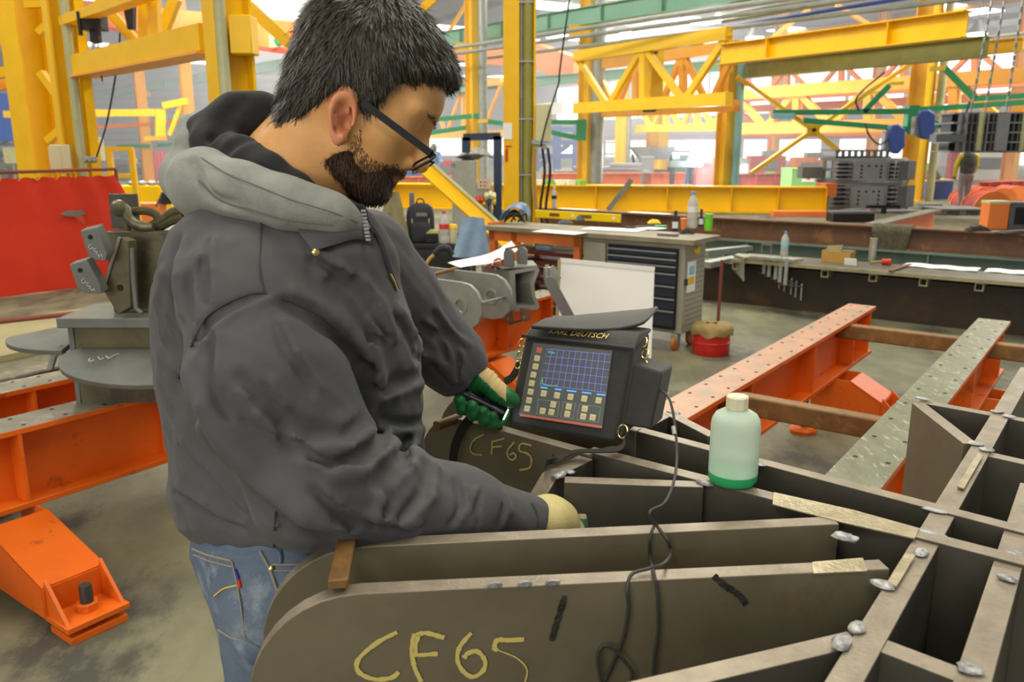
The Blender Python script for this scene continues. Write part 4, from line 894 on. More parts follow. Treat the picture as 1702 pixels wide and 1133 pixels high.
# upper block
ux0 = atY(176,400,.06).x
MB().box(Vector((ux0+.22,wY+.2,(zc1+zt1)/2)), (.44,.28,zt1-zc1)).build('upper_block','block_steel',wb,bevel=.004)
# slanting face plate with holes
fp = [atY(x,y,-.03) for x, y in ((199,394),(213,400),(217,510),(196,522),(171,482))]
b = MB(); dpt = Vector((.02,.028,0)); n = len(fp)
b._add([v for v in fp]+[v+dpt for v in fp], [tuple(range(n-1,-1,-1)), tuple(range(n,2*n))]+[(k,(k+1)%n,n+(k+1)%n,n+k) for k in range(n)])
b.build('slanting_plate','block_steel',wb,bevel=.002)
q = atY(199,478,-.034); MB().cyl(q, q+Vector((0,.004,0)), .012, 14).build('plate_hole','dark_hole',wb)
MB().tube([atY(x,y,-.02) for x, y in ((219,412),(222,470),(226,512),(235,520))], .009, 8).build('weld_seam','grey_steel',wb,True)
b = MB(); b.tube([atY(x,y,-.036) for x, y in ((199,394),(185,437),(171,482))], .006, 6); b.build('ground_edge','bright_steel',wb,True)
# the two G5 brackets
for k, (pts, hole, tx, ty) in enumerate((((133,384,160,378,178,420,176,434,158,432,146,424),(150,394),146,398),((115,440,143,432,165,472,170,488,142,488,128,478),(133,449),134,455))):
    P = [atY(pts[i],pts[i+1],-.1) for i in range(0,12,2)]; th = Vector((.01,.035,.012))
    b = MB(); n = len(P); b._add(P+[v+th for v in P], [tuple(range(n-1,-1,-1)), tuple(range(n,2*n))]+[(i,(i+1)%n,n+(i+1)%n,n+i) for i in range(n)])
    br = b.build('lug_bracket','plate_grey2',wb,bevel=.003)
    h_ = atY(hole[0],hole[1],-.102); MB().cyl(h_, h_+Vector((0,.002,0)), .009, 14).build('lug_hole','dark_hole',br)
    ln = lambda *p: [atY(x_,y_,-.104) for x_, y_ in p]
    b = MB()
    for st in (((tx+6,ty+8),(tx+2,ty+10),(tx+3,ty+15),(tx+8,ty+14),(tx+7,ty+11)),((tx+14,ty+15),(tx+10,ty+15),(tx+12,ty+20),(tx+16,ty+20),(tx+14,ty+25)),((tx+17,ty+23),(tx+19,ty+28),(tx+22,ty+25),(tx+24,ty+29))):
        b.tube(spline(ln(*st),4), .0013, 4)
    b.build('chalk_marking','chalk',br)
for x0, y0, x1, y1 in ((174,418,184,416),(165,474,176,470)): MB().bar(atY(x0,y0,-.08), atY(x1,y1,-.01), .02, .02).build('stub','plate_grey2',wb)
# discs
def disc(x0, x1, yl, yr, yb, zc, rx, ry, th, m, ang0=math.pi, ang1=2*math.pi): pass
c = atY(255,585,-.12); r = (c-atY(95,602,-.12)).length
o = [(r*1.0*math.cos(a), .22*math.sin(a)) for a in [math.pi+math.pi*k/18 for k in range(19)]]
zz = Yp(200,598,wY-.12).z
d1 = MB().prism(o+[(r,.05),(-r*.9,.05)], Vector((c.x,wY-.08,zz)), (1,0,0), (0,1,.28), .022).build('half_disc','plate_grey2',wb,bevel=.003)
b = MB()
for st in (((150,595),(147,598),(150,600),(156,598)),((163,593),(167,597),(172,594)),((176,591),(181,595),(190,590),(203,587))): b.tube(spline([G(x_,y_,zz+.012) for x_, y_ in st],4), .0016, 4)
b.build('chalk_marking','chalk',d1)
c2 = atY(125,560,.15); zz2 = Yp(80,566,wY+.1).z
o = [(-.0+.26*math.cos(a), .14*math.sin(a)) for a in [math.pi*.98+math.pi*.55*k/12 for k in range(13)]]
MB().prism(o+[(.03,-.14),(.03,.14),(-.12,.12)], Vector((c2.x,wY+.12,zz2)), (1,0,0), (0,1,.15), .02).build('quarter_disc','plate_grey2',wb,bevel=.003)
b = MB(); b.tube([atY(x,y,.02) for x, y in ((98,575),(104,585),(112,600),(118,610))], .012, 8); b.tube([atY(x,y,.02) for x, y in ((84,612),(90,590),(98,582))], .014, 8); b.build('hook_bar','bright_steel',wb,True)
# shackle, plate and sling on top
sh = thing('lifting_shackle', 'forged shackle pin holding a lifting sling on the steel block', 'shackle', atY(205,378,.1))
MB().tube([atY(x,y,.08) for x, y in ((201,347),(207,350),(213,362),(224,372),(240,378),(255,377))], [.03,.027,.022,.022,.021,.016], 12).build('bow','shackle',sh,True)
p = atY(198,346,.06); MB().lathe([(.012,-.02),(.03,-.014),(.034,.0),(.03,.012),(.014,.02)], p, 14, axis=(1,-.8,.1)).build('pin_head','shackle',sh,True)
MB().cyl(atY(209,352,.1), Vector((atY(209,352,.1).x,wY+.1,zt1)), .017, 12).build('post','shackle',sh,True)
p = atY(206,337,.2); o_ = tag(MB().box(Vector((p.x,p.y,(zt1+atY(206,322,.2).z)/2)), (.11,.02,atY(206,322,.2).z-zt1), .1).build('stop_plate','dark_steel',None,bevel=.002), 'dark square steel plate standing on the block behind the shackle', 'plate')
sl = thing('lifting_sling', 'olive textile lifting sling coiled on the steel block by the hood', 'sling', atY(262,378,.15))
for pts, r in ((((216,352),(240,350),(258,356),(262,368),(250,376)),.017),(((262,372),(275,362),(290,352),(305,350)),.02),(((250,377),(268,374),(285,366),(305,360)),.02)):
    MB().tube(spline([atY(x,y,.12) for x, y in pts]), r, 8).build('loop','sling',sl,True)

# floor boards and beam at the far left
pf = [G(-40,612), G(255,545), G(235,505), G(-40,548)]
t = thing('wooden_board', 'pale wooden board lying on the floor below the red curtain', 'board', (pf[0]+pf[2])/2)
mat('plywood', lin(168,158,116), .7, 0, lin(150,142,108), 3, .5)
MB().hexa([v+UP*.002 for v in pf]+[v+UP*.05 for v in pf]).build('board','plywood',t)
tag(MB().tube([G(-20,536,.07), G(120,521,.07), G(250,505,.07)], .022, 8).build('air_hose','rustrail',None,True), 'dark red hose lying across the wooden board', 'hose')
a, b = G(-30,632,.2), G(300,556,.2)
t = thing('floor_beam', 'dark rusty I-beam on the floor behind the left support beams', 'beam', (a+b)/2-UP*.2); MB().ibeam(a, b, .2, .16, .015, .012, (0,1,1)).build('beam',['flange_top','bench_dark'],t)

# ---------------------------------------------------------------- grey arm weldment on the long beam
aw = thing('arm_weldment', 'grey weldment of two round-ended plates with eye holes, behind the sleeve', 'weldment', G(760,540,ZB))
def arm_plate(xr, yb, L, h, hole, off=0.):
    e = G(xr, yb, ZB); r = h/2
    prof = [(0,0),(-L,0),(-L,h)]+[(r*math.cos(a), r+r*math.sin(a)) for a in [math.pi/2-math.pi*k/16 for k in range(17)]]
    n = 40
    outer = []
    # equal-count outline for a plate with an eye
    per = prof; segs = [math.hypot(per[(i+1)%len(per)][0]-per[i][0], per[(i+1)%len(per)][1]-per[i][1]) for i in range(len(per))]; tot = sum(segs)
    for k in range(n):
        s_ = tot*k/n; i = 0
        while s_ > segs[i]: s_ -= segs[i]; i += 1
        f = s_/segs[i]; a, b = per[i], per[(i+1)%len(per)]; outer.append((a[0]+(b[0]-a[0])*f, a[1]+(b[1]-a[1])*f))
    cx, cy = -.02, r
    inner = []
    for x, y in outer:
        a = math.atan2(y-cy, x-cx); inner.append((cx+hole*math.cos(a), cy+hole*math.sin(a)))
    return e, outer, inner
for k, (xr, yb, L) in enumerate(((772,548,.9),(822,530,1.0))):
    e, o, i_ = arm_plate(xr, yb, L, .27, .036)
    pl = MB().ring(o, i_, e, bv, UP, .022).build('arm_plate','grey_plate',aw,bevel=.0015)
    c = e-bv*.02+UP*.135; MB().ring(circ(0,0,.05,20), circ(0,0,.036,20), c-bu*.013, bv, UP, .006).build('eye_ring','bright_steel',pl)
    MB().cyl(c+bu*.008, c+bu*.0085, .036, 16).build('eye_shadow','dark_hole',pl) if False else None
e = G(822,530,ZB)+UP*.27
for x0,y0,x1,y1 in ((645,443,702,436),(712,459,760,446)): MB().bar(Yp(x0,y0,G(790,540,ZB).y+.12), Yp(x1,y1,G(790,540,ZB).y+.4), .02, .02).build('tie_rod','rust_brown',aw)
MB().cyl(Yp(800,503,G(772,548,ZB).y-.1), Yp(850,491,G(822,530,ZB).y+.05), .009, 8).build('spacer_rod','grey_steel',aw,True)
# C-shaped end box with lugs
bx = thing('channel_weldment', 'grey open channel box with round lugs on top, at the end of the long beam', 'weldment', G(872,520,ZB))
cY = G(872,515,ZB).y
prof = [(848,447),(893,443),(897,450),(889,470),(888,490),(895,508),(893,514),(852,517),(848,512),(862,500),(866,480),(862,460)]
pp = [Yp(x,y,cY) for x, y in prof]
b = MB()
outer = [Yp(x,y,cY) for x, y in ((846,450),(893,443),(897,448),(888,472),(890,492),(897,508),(894,514),(850,518))]; inn = [Yp(x,y,cY) for x, y in ((856,455),(888,449),(890,451),(882,472),(884,491),(890,506),(888,508),(858,510))]
back = Vector((-.18,.24,0)); n = len(outer)
vs = outer+inn+[v+back for v in outer]+[v+back for v in inn]
fs = []
for k in range(n):
    l = (k+1) % n
    fs += [(k,l,n+l,n+k),(2*n+k,3*n+k,3*n+l,2*n+l),(k,2*n+k,2*n+l,l),(n+k,n+l,3*n+l,3*n+k)]
b._add(vs, fs); b.build('channel','grey_plate',bx)
bk = [v+back*.9 for v in inn]; MB()._add(bk, [tuple(range(n))]).build('back_plate','bench_dark',bx)
MB().hexa([Yp(x,y,cY+d_) for x,y,d_ in ((822,448,.0),(893,444,.0),(885,436,.16),(822,438,.16))]+[Yp(x,y,cY+d_)+UP*.014 for x,y,d_ in ((822,448,.0),(893,444,.0),(885,436,.16),(822,438,.16))]).build('top_plate','grey_plate',bx,bevel=.003)
for k, (x, y) in enumerate(((846,442),(868,439))):
    p = Yp(x, y, cY+.02*k); r = .034
    pr2 = [(-r,0),(r,0)]+[(r*math.cos(a), .075+r*math.sin(a)) for a in [math.pi*i/10 for i in range(11)]]
    lg = MB().prism(pr2, p, (.9,-.43,0), UP, .02).build('lug','grey_steel',bx,bevel=.003)
    c = p+UP*.075+Vector((-.005,-.012,0)); MB().cyl(c, c+Vector((0,.002,0)), .009, 10).build('lug_hole','pallet',lg)
MB().bar(Yp(840,414,cY-.01), Yp(874,406,cY+.05), .012, .012).build('tie_rod','rust_brown',bx)
for k, (x, y) in enumerate(((846,515),(872,512))):
    p = Yp(x, y, cY-.02); pr2 = [(-.03,0),(.03,0)]+[(.03*math.cos(a), -.055-.03*math.sin(a)) for a in [math.pi*i/10 for i in range(11)]]
    lg = MB().prism(pr2, p, (.9,-.43,0), UP, .018).build('lower_lug','rust_dark',bx,bevel=.002); c = p-UP*.055+Vector((-.005,-.011,0)); MB().cyl(c, c+Vector((0,.002,0)), .009, 10).build('lug_hole','pallet',lg)
MB().bar(Yp(846,538,cY-.03), Yp(874,530,cY+.0), .012, .012).build('tie_rod','dark_steel',bx)
# paper and torch cable on it
pa, pb, pc_, pd = Yp(744,438,cY+.2), Yp(765,446,cY-.02), Yp(861,413,cY+.02), Yp(850,398,cY+.28)
rows = []
for i in range(13):
    f = i/12; l0, l1 = pa.lerp(pd,f), pb.lerp(pc_,f); row = []
    for j in range(5): row.append(l0.lerp(l1,j/4)+UP*(.012*math.sin(f*5+.6)-.03*math.sin(f*math.pi)))
    rows.append(row)
tag(MB().sheet(rows, .002).build('drawing_sheet','paper',None,60), 'large white drawing sheet draped over the grey arm weldment', 'paper')
t = thing('welding_torch', 'black welding torch with a yellow swan neck behind the arm weldment', 'torch', Yp(715,440,cY+.15))
MB().tube(spline([Yp(x,y,cY+.15) for x, y in ((752,424),(745,414),(733,413),(722,423))]), [.018]*6+[.022]*12+[.016], 10).build('handle','rubber',t,True)
MB().tube(spline([Yp(x,y,cY+.15) for x, y in ((723,422),(714,430),(708,440))]), .011, 8).build('neck','hose',t,True)
mat('redgrip', lin(190,50,34), .5)
t = thing('pliers', 'red-handled pliers lying on the channel box', 'pliers', Yp(820,440,cY))
for pts in (((806,446),(812,441),(818,443),(815,450)),((822,441),(822,433),(830,430),(836,437),(826,441))): MB().tube(spline([Yp(x,y,cY+.02) for x, y in pts]), .007, 7).build('handle','redgrip',t,True)
MB().bar(Yp(818,443,cY+.02), Yp(832,446,cY), .02, .012).build('jaws','black',t)

# ---------------------------------------------------------------- white board, flat bar, bucket, rod
wy = 5.6
c4 = [Yp(x,y,wy) for x, y in ((931,431),(1088,446),)]
tl, tr = c4; bl, br = Vector((tl.x-.03,tl.y-.12,.02)), Vector((tr.x-.02,tr.y-.12,.02))
t = thing('white_board', 'white board leaning in front of the tool cabinet', 'board', (bl+br)/2-UP*.02)
th = Vector((.0,.018,0)); MB().hexa([bl,br,br+th,bl+th,tl,tr,tr+th,tl+th]).build('panel','paper',t)
MB().bar(tl+Vector((0,-.004,-.005)), tr+Vector((0,-.004,-.005)), .006, .03).build('top_hem','paper',t); MB().bar(tl-Vector((.004,0,0)), bl-Vector((.004,0,0)), .02, .02).build('edge_strip','plywood',t)
fy = 5.05
A_, B_ = Yp(914,468,fy), Yp(1014,652,fy); dd_ = (B_-A_).normalized(); L = (B_-A_).length; sd = Vector((dd_.z,0,-dd_.x)).normalized() if False else dd_.cross(Vector((0,-1,0))).normalized()
prof = [(L,-.034),(L,.034),(0,.034)]+[(-.034*math.sin(a), .034*math.cos(a)) for a in [math.pi*k/8 for k in range(1,8)]]+[(0,-.034)]
fbr = thing('flat_bar', 'grey flat bar with a rounded end and hole leaning against the white board', 'bar', B_)
MB().prism(prof, A_, dd_, sd, .012).build('bar','grey_steel',fbr,bevel=.001); MB().cyl(A_+Vector((0,-.0065,0)), A_+Vector((0,-.0075,0)), .011, 12).build('hole','pallet',fbr)
t = thing('pin_clamp', 'steel pin with lever beside the rounded flat bar', 'clamp', Yp(912,452,5.2)); p = Yp(909,452,5.2)
MB().lathe([(.022,-.05),(.022,.03),(.012,.032),(.012,.045)], p, 12).build('pin','bright_steel',t,True); MB().bar(p+Vector((.02,0,.03)), p+Vector((.07,0,-.05)), .02, .05).build('lever','galv',t)
mat('bucket_red', lin(196,38,30), .4, 0, lin(180,30,26), 4, .4); mat('sackcloth', lin(158,138,86), .85, 0, lin(132,112,68), 14, .5)
bk = G(1188, 594); bk = bk+Vector((0,.14,0)); r = .142
t = thing('red_bucket', 'red metal bucket covered with a tan rag, beside the tool cabinet', 'bucket', bk)
MB().lathe([(r*.96,0),(r,.01),(r,.085),(r*1.03,.09),(r*1.03,.1),(r,.105),(r,.19)], bk, 28).build('can','bucket_red',t,True)
n = 28; rows = []
for j, (rr, z) in enumerate(((.3,.232),(.7,.236),(1.0,.225),(1.08,.2),(1.06,.16))):
    rows.append([bk+Vector((r*rr*(1+.05*math.sin(5*a+j))*math.cos(a), r*rr*(1+.05*math.sin(5*a+j))*math.sin(a), z+.012*math.sin(7*a)*(j > 2)+.006*math.sin(3*a+j))) for a in [2*math.pi*k/n for k in range(n+1)]])
MB().sheet(rows, .006).build('rag','sackcloth',t,60); MB().lathe([(.01,.226),(r*.35,.23)], bk, 12).build('rag_centre','sackcloth',t)
a, b = Yp(1193,540,6.9), Yp(1200,432,6.9); a = Vector((a.x,a.y,0))
tag(MB().cyl(a, b, .014, 8).build('rusty_rod','rustrail',None,True), 'thin rusty rod standing upright behind the red bucket', 'rod')

# ---------------------------------------------------------------- tool cabinet and work bench
ZW = .885
C0 = G(1128, 586); C0 = Vector((C0.x,C0.y,0))
wl_ = along(C0+UP*.5, -bv, 966); cw = (wl_-C0-UP*.5).length
cdp = (along(C0+UP*.5, bu, 1170)-C0-UP*.5).length
mat('cab_grey', lin(168,166,150), .5, 0, lin(156,154,138), 3, .4); mat('drawer_navy', lin(42,48,62), .45); mat('handle_grey', lin(150,152,156), .4, .4)
tc = thing('tool_cabinet', 'grey tool cabinet on castors with dark navy drawers under the bench top', 'cabinet', C0-bv*cw/2+bu*cdp/2)
zb_ = .14; zt_ = ZW-.05
cc = C0 - bv*(cw/2) + bu*(cdp/2)
MB().box(cc+UP*((zb_+zt_)/2)+bu*.015, (cw,cdp-.03,zt_-zb_), axes=(bv,bu,UP)).build('body','cab_grey',tc,bevel=.006)
# left narrow locker and drawers on the right
fx = lambda u_, z, d=0.: C0 - bv*u_ + UP*z + bu*d
dw0, dw1 = .055, cw*.72
MB().box(fx((dw0+dw1)/2,(zb_+zt_)/2,.012), (dw1-dw0+.02,.012,zt_-zb_-.06), axes=(bv,bu,UP)).build('drawer_recess','black',tc)
hs = [.055,.055,.06,.1,.1,.1,.14]; zz = zt_-.05
tot = zt_-zb_-.1; k_ = tot/sum(hs)
for i, h_ in enumerate(hs):
    h_ *= k_; o = MB().box(fx((dw0+dw1)/2,zz-h_/2,.004), (dw1-dw0,.018,h_-.012), axes=(bv,bu,UP)).build('drawer','drawer_navy',tc,bevel=.002)
    MB().box(fx((dw0+dw1)/2,zz-.012,-.008), (dw1-dw0,.014,.012), axes=(bv,bu,UP)).build('handle','handle_grey',o); zz -= h_
MB().box(fx((dw1+.03+cw-.02)/2,(zb_+zt_)/2,.004), (cw-.05-dw1,.016,zt_-zb_-.05), axes=(bv,bu,UP)).build('locker_door','cab_grey',tc,bevel=.002)
b = MB()
for i in range(6):
    for j in range(14): b.box(C0+bv*.0008+bu*(.1+cdp*.13*i)+UP*(zb_+.06+.04*j), (.002,.034,.006), axes=(bv,bu,UP))
pp_ = b.build('side_perforation','grey_steel',tc); pp_['kind'] = 'stuff'
q = C0+bv*.004+bu*(cdp*.38)+UP*.58; lab = MB().box(q, (.003,.15,.24), axes=(bv,bu,UP)).build('label','paper',tc)
MB().box(q+bv*.002-UP*.03, (.002,.1,.06), axes=(bv,bu,UP)).build('yellow_field','hazard',lab); MB().box(q+bv*.002+UP*.05, (.002,.1,.07), axes=(bv,bu,UP)).build('blue_field','cyan',lab)
MB().cyl(C0+bv*.0+bu*(cdp*.55)+UP*.78, C0+bv*.025+bu*(cdp*.55)+UP*.78, .03, 12).build('lock','hazard',tc,True)
MB().box(C0+bv*.01+bu*.05+UP*.55, (.02,.03,.05), axes=(bv,bu,UP)).build('latch','dark_steel',tc)
mat('castor_orange', lin(190,110,50), .5)
for u_, d_ in ((.06,.06),(cw-.06,.06),(.06,cdp-.08),(cw-.06,cdp-.08)):
    q = fx(u_,0,d_); c_ = thing if False else None
    f_ = MB().box(q+UP*.1, (.06,.07,.07), axes=(bv,bu,UP)).build('castor','galv',tc,bevel=.008)
    MB().lathe([(.05,-.018),(.06,-.014),(.06,.014),(.05,.018)], q+UP*.06, 18, axis=bv).build('wheel','castor_orange',f_,True); MB().lathe([(.022,-.022),(.022,.022)], q+UP*.06, 12, axis=bv).build('hub','galv',f_,True)
# bench top over both cabinets
bt0 = along(C0+UP*ZW, -bv, 806); bt1 = C0+bv*.1
bl_ = (bt0-bt1).dot(-bv) if True else 0
mat('benchtop', lin(150,142,116), .6, 0, lin(120,112,92), 3, .5)
ctr = Vector((bt0.x,bt0.y,0)).lerp(Vector((bt1.x,bt1.y,0)),.5)+bu*(cdp/2)+UP*(ZW-.02)
tag(MB().box(ctr, ((Vector((bt0.x,bt0.y,0))-Vector((bt1.x,bt1.y,0))).length,cdp+.08,.04), axes=(bv,bu,UP)).build('bench_top','benchtop',None,bevel=.004), 'long worn bench top over the tool cabinet and the orange rack', 'worktop')
# orange open rack under the bench top
or0 = along(C0+UP*.5, -bv, 968); or1 = along(C0+UP*.5, -bv, 812)
u0, u1 = cw+.02, (or1-C0-UP*.5).length
ork = thing('orange_rack', 'orange framed rack with dark red shelves beside the tool cabinet', 'rack', fx((u0+u1)/2,0,.2))
for u_ in (u0+.035,(u0+u1)/2+.2,u1-.035):
    for d_ in (.03,cdp-.03): MB().box(fx(u_,(ZW-.04)/2,d_), (.06,.05,ZW-.04), axes=(bv,bu,UP)).build('post','orange_far',ork)
MB().box(fx((u0+u1)/2,ZW-.085,.03), (u1-u0,.05,.09), axes=(bv,bu,UP)).build('top_rail','orange_far',ork)
mat('shelfred', lin(110,44,28), .6, 0, lin(86,34,24), 6, .4)
for k in range(7): MB().box(fx((u0+u1)/2,.16+.085*k,cdp/2), (u1-u0-.08,cdp-.1,.03), axes=(bv,bu,UP)).build('shelf','shelfred',ork)
tag(MB().box(fx((u0+u1)/2-.05,.16+.085*6+.05,.12), (.16,.08,.05), axes=(bv,bu,UP)).build('blue_cloth','cyan',None,bevel=.015), 'light blue cloth on the top shelf of the orange rack', 'cloth')
tag(MB().bar(fx(u1-.3,.16+.085*4+.03,.1), fx(u0+.1,.16+.085*5+.01,.1), .03, .02).build('wooden_lath','plywood'), 'thin wooden slat lying in the orange rack', 'slat')
def onb(x, y, z=ZW): return G(x, y, z)
def bottle(o, r, h, label, liq, cap, band=None, name='water_bottle', cat='bottle'):
    t = thing(name, label, cat, o)
    MB().lathe([(r*.8,.0),(r,.012),(r,h*.2),(r*.95,h*.22),(r,h*.25),(r,h*.62),(r*.9,h*.72),(r*.55,h*.84),(r*.32,h*.9),(r*.32,h*.93)], o, 20).build('bottle_body',liq,t,True)
    MB().lathe([(r*.4,h*.925),(r*.4,h*.99),(r*.36,h)], o, 16).build('cap',cap,t,True)
    if band: MB().lathe([(r*1.015,h*.44),(r*1.015,h*.6)], o, 20).build('label_band',band,t,True)
    return t
mat('clearplastic', lin(206,204,196), .2, 0, lin(226,226,222), 20, .5, trans=.35, ior=1.2); mat('cokered', lin(214,60,54), .45); mat('capblue', lin(90,150,220), .4); mat('labelwhite', lin(220,225,228), .5)
o = onb(1150,379); bottle(o, .045, .31, 'large water bottle with a blue cap standing on the bench top', 'clearplastic', 'capblue', 'labelwhite')
mat('bottledark', lin(40,40,38), .3)
for x, y, r, h, m1, m2, lb in ((1122,383,.024,.165,'bottledark','black','dark spray bottle with a white label on the bench, beside the orange cup'),(1165,376,.02,.15,'bottledark','black','slim dark bottle behind the large water bottle')):
    t = thing('spray_bottle', lb, 'bottle', onb(x,y)); o = onb(x,y); MB().lathe([(r,0),(r*1.05,.005),(r*1.05,h*.5),(r*.6,h*.6),(r*.6,h*.97),(r*.5,h)], o, 16).build('bottle_body',m1,t,True); MB().lathe([(r*1.07,h*.12),(r*1.07,h*.45)], o, 16).build('label_band','labelwhite',t,True)
o = onb(1136,381); t = thing('orange_cup', 'orange plastic cup on the bench between the bottles', 'cup', o); MB().lathe([(.022,0),(.03,.09),(.027,.09),(.02,.006)], o, 18).build('cup','orange_far',t,True); MB().lathe([(.031,.085),(.032,.093)], o, 18).build('rim','orange_far',t,True)
o = onb(1177,383); t = thing('spray_can', 'lime green tumbler at the right end of the bench top', 'tumbler', o); MB().lathe([(.03,0),(.032,.01),(.033,.1)], o, 18).build('body','limegreen',t,True); MB().lathe([(.035,.1),(.035,.135),(.03,.14)], o, 18).build('lid','lime',t,True)
mat('blackcloth', lin(34,34,36), .85)
rows = [[onb(1142,389)+Vector((-.06+.014*i,.014*j,.045*math.sin(math.pi*i/9)*math.sin(math.pi*(j+.5)/6))) for i in range(10)] for j in range(6)]
tag(MB().sheet(rows, .006).build('baseball_cap','blackcloth',None,60), 'black crumpled cap on the bench in front of the water bottle', 'cap')
mat('glove_yellow', lin(232,200,40), .6)
def lump(c, lx, ly, h, m, name, label, cat, seed=1, ang=0., sm=60):
    r = random.Random(seed); n, mm = 12, 8; ca, sa = math.cos(ang), math.sin(ang); rows = []
    for j in range(mm):
        row = []
        for i in range(n):
            u_, v_ = i/(n-1), j/(mm-1); hh = h*(math.sin(math.pi*u_)*math.sin(math.pi*v_))**.5*(.75+.5*r.random()); x, y = lx*(u_-.5), ly*(v_-.5)
            row.append(c+Vector((x*ca-y*sa, x*sa+y*ca, hh+.002)))
        rows.append(row)
    return tag(MB().sheet(rows, .004).build(name, m, None, sm), label, cat)
lump(onb(1087,371), .12, .07, .03, 'glove_yellow', 'yellow_glove', 'yellow glove lying on the bench beside the papers', 'glove', 3)
mat('greyglove', lin(110,112,116), .85, 0, lin(80,82,86), 20, .5)
lump(onb(968,366), .13, .09, .05, 'greyglove', 'work_glove', 'light grey glove lying on the bench before the spirit level', 'glove', 5)
lump(onb(940,371), .14, .1, .03, 'darkcloth', 'work_glove', 'dark glove lying on the bench left of the light grey one', 'glove', 8)
for k, (x, y, w, d, a) in enumerate(((930,386,.42,.2,-.65),(1020,382,.5,.24,-.5),(1075,380,.3,.18,-.8))):
    tag(MB().box(onb(x,y)+UP*(.002+.003*k), (w,d,.003), a).build('paper_sheet','paper'), ['white paper on the bench left of the gloves','white drawing on the middle of the bench','white paper on the bench by the yellow glove'][k], 'paper')
tag(MB().bar(onb(1040,381)+UP*.015, onb(1088,378)+UP*.015, .018, .012).build('scraper','dark_steel'), 'dark scraper lying on the papers toward the yellow glove', 'tool')
tag(MB().box(onb(1110,392)+UP*.01, (.16,.05,.02), -.6).build('steel_rule','grey_steel'), 'grey steel block at the bench\'s front edge below the bottles', 'block')
tag(MB().box(onb(1098,379)+UP*.012, (.1,.05,.024), -.3).build('tape_reel','green'), 'small green gauge on the bench beside the dark spray bottle', 'tool')
a, b = onb(885,362)+UP*.038+bu*.06, onb(1026,371)+UP*.038+bu*.06
lv = thing('spirit_level', 'long yellow spirit level standing on its edge at the back of the bench', 'level', (a+b)/2-UP*.036)
mat('level_yellow', lin(246,214,0), .4)
MB().bar(a, b, .024, .074).build('body','level_yellow',lv,bevel=.003)
for f in (.18,.56): MB().bar(a.lerp(b,f)-bu*.013, a.lerp(b,f+.12)-bu*.013, .004, .03).build('grip_slot','rust_dark',lv)
for f in (.46,.93): q = a.lerp(b,f)-bu*.013; MB().cyl(q, q-bu*.004, .016, 12).build('vial','white',lv)
# welding helmet
q = onb(855,371); hm = thing('welding_helmet', 'blue welding helmet with black straps lying on the bench', 'helmet', q)
mat('helmet_blue', lin(84,116,156), .4)
rows = []
for j in range(9):
    v_ = j/8; row = []
    for i in range(15):
        u_ = i/14; th_ = math.pi*u_; row.append(q+Vector((-.13*math.cos(th_)*(1-.25*v_)+.05*v_, .14*v_-.06, .02+.13*math.sin(th_)**.8*(1-.3*(v_-.4)**2)+.05*v_)))
    rows.append(row)
MB().sheet(rows, .006).build('shell','helmet_blue',hm,60)
MB().sheet([[q+Vector((-.1+.018*i, -.07+.02*j, .015+.06*math.sin(math.pi*i/11)*(1+j*.3))) for i in range(12)] for j in range(4)], .01).build('lining','blackcloth',hm,60)
for k in range(3): MB().tube(spline([q+Vector((-.09+.06*k,-.075,.02)), q+Vector((-.07+.07*k,-.09,.07)), q+Vector((-.02+.06*k,-.08,.09)), q+Vector((.01+.05*k,-.075,.03))]), .008, 6).build('strap','rubber',hm,True)
tag(MB().bar(onb(812,374)+UP*.015, onb(838,372)+UP*.015, .025, .022).build('file_handle','orange_far'), 'orange tool handle on the bench left of the blue helmet', 'tool')

# ---------------------------------------------------------------- trolley with backpack, coat, bottles
ty = 6.9
tz = Yp(700,404,ty).z
p0 = Yp(650,404,ty); p1 = Yp(762,408,ty-.1)
tb = thing('tool_trolley', 'black tool chest behind the man\'s chest carrying the backpack', 'chest', Vector(((p0.x+p1.x)/2,ty+.2,0)))
cx_ = (p0.x+p1.x)/2+.06
MB().box(Vector((cx_,ty+.22,tz*.5)), (.62,.5,tz-.04)).build('body','black' if False else 'drawer_navy',tb,bevel=.012); MB().box(Vector((cx_,ty+.22,tz-.02)), (.66,.54,.04)).build('lid','rubber',tb,bevel=.008)
for k in range(4): MB().box(Vector((cx_,ty-.035,tz-.14-.14*k)), (.56,.012,.11)).build('drawer','black',tb,bevel=.004)
mat('pack', lin(50,52,58), .75, 0, lin(38,40,46), 30, .4)
q = Vector((Yp(697,402,ty).x,ty+.12,tz))
bp = thing('backpack', 'dark grey backpack with a top loop standing on the black tool chest', 'backpack', q)
hp = Yp(697,338,ty+.05).z-tz
def rsolid(c, w, d, h, k=.25):        # soft box: lofted superellipse rings
    prof = []
    for z, s_ in ((0,.86),(.06,.97),(.3,1),(.7,.97),(.88,.86),(.97,.6),(1,.3)): prof.append((z*h, s_))
    rows = []
    for z, s_ in prof: rows.append([c+Vector((w/2*s_*math.copysign(abs(math.cos(a))**.5,math.cos(a)), d/2*s_*math.copysign(abs(math.sin(a))**.5,math.sin(a)), z)) for a in [2*math.pi*i/20 for i in range(21)]])
    return MB().sheet(rows)
rsolid(q, .235, .16, hp).build('main_bag','pack',bp,60); rsolid(q+Vector((.01,-.085,.01)), .18, .06, hp*.5).build('front_pocket','pack',bp,60)
MB().tube(spline([q+Vector((-.03,-.02,hp-.01)), q+Vector((-.015,-.02,hp+.03)), q+Vector((.025,-.02,hp+.03)), q+Vector((.04,-.02,hp-.01))]), .006, 6).build('top_loop','black',bp,True)
MB().box(q+Vector((.02,-.082,hp*.72)), (.09,.004,.03)).build('badge','pallet',bp)
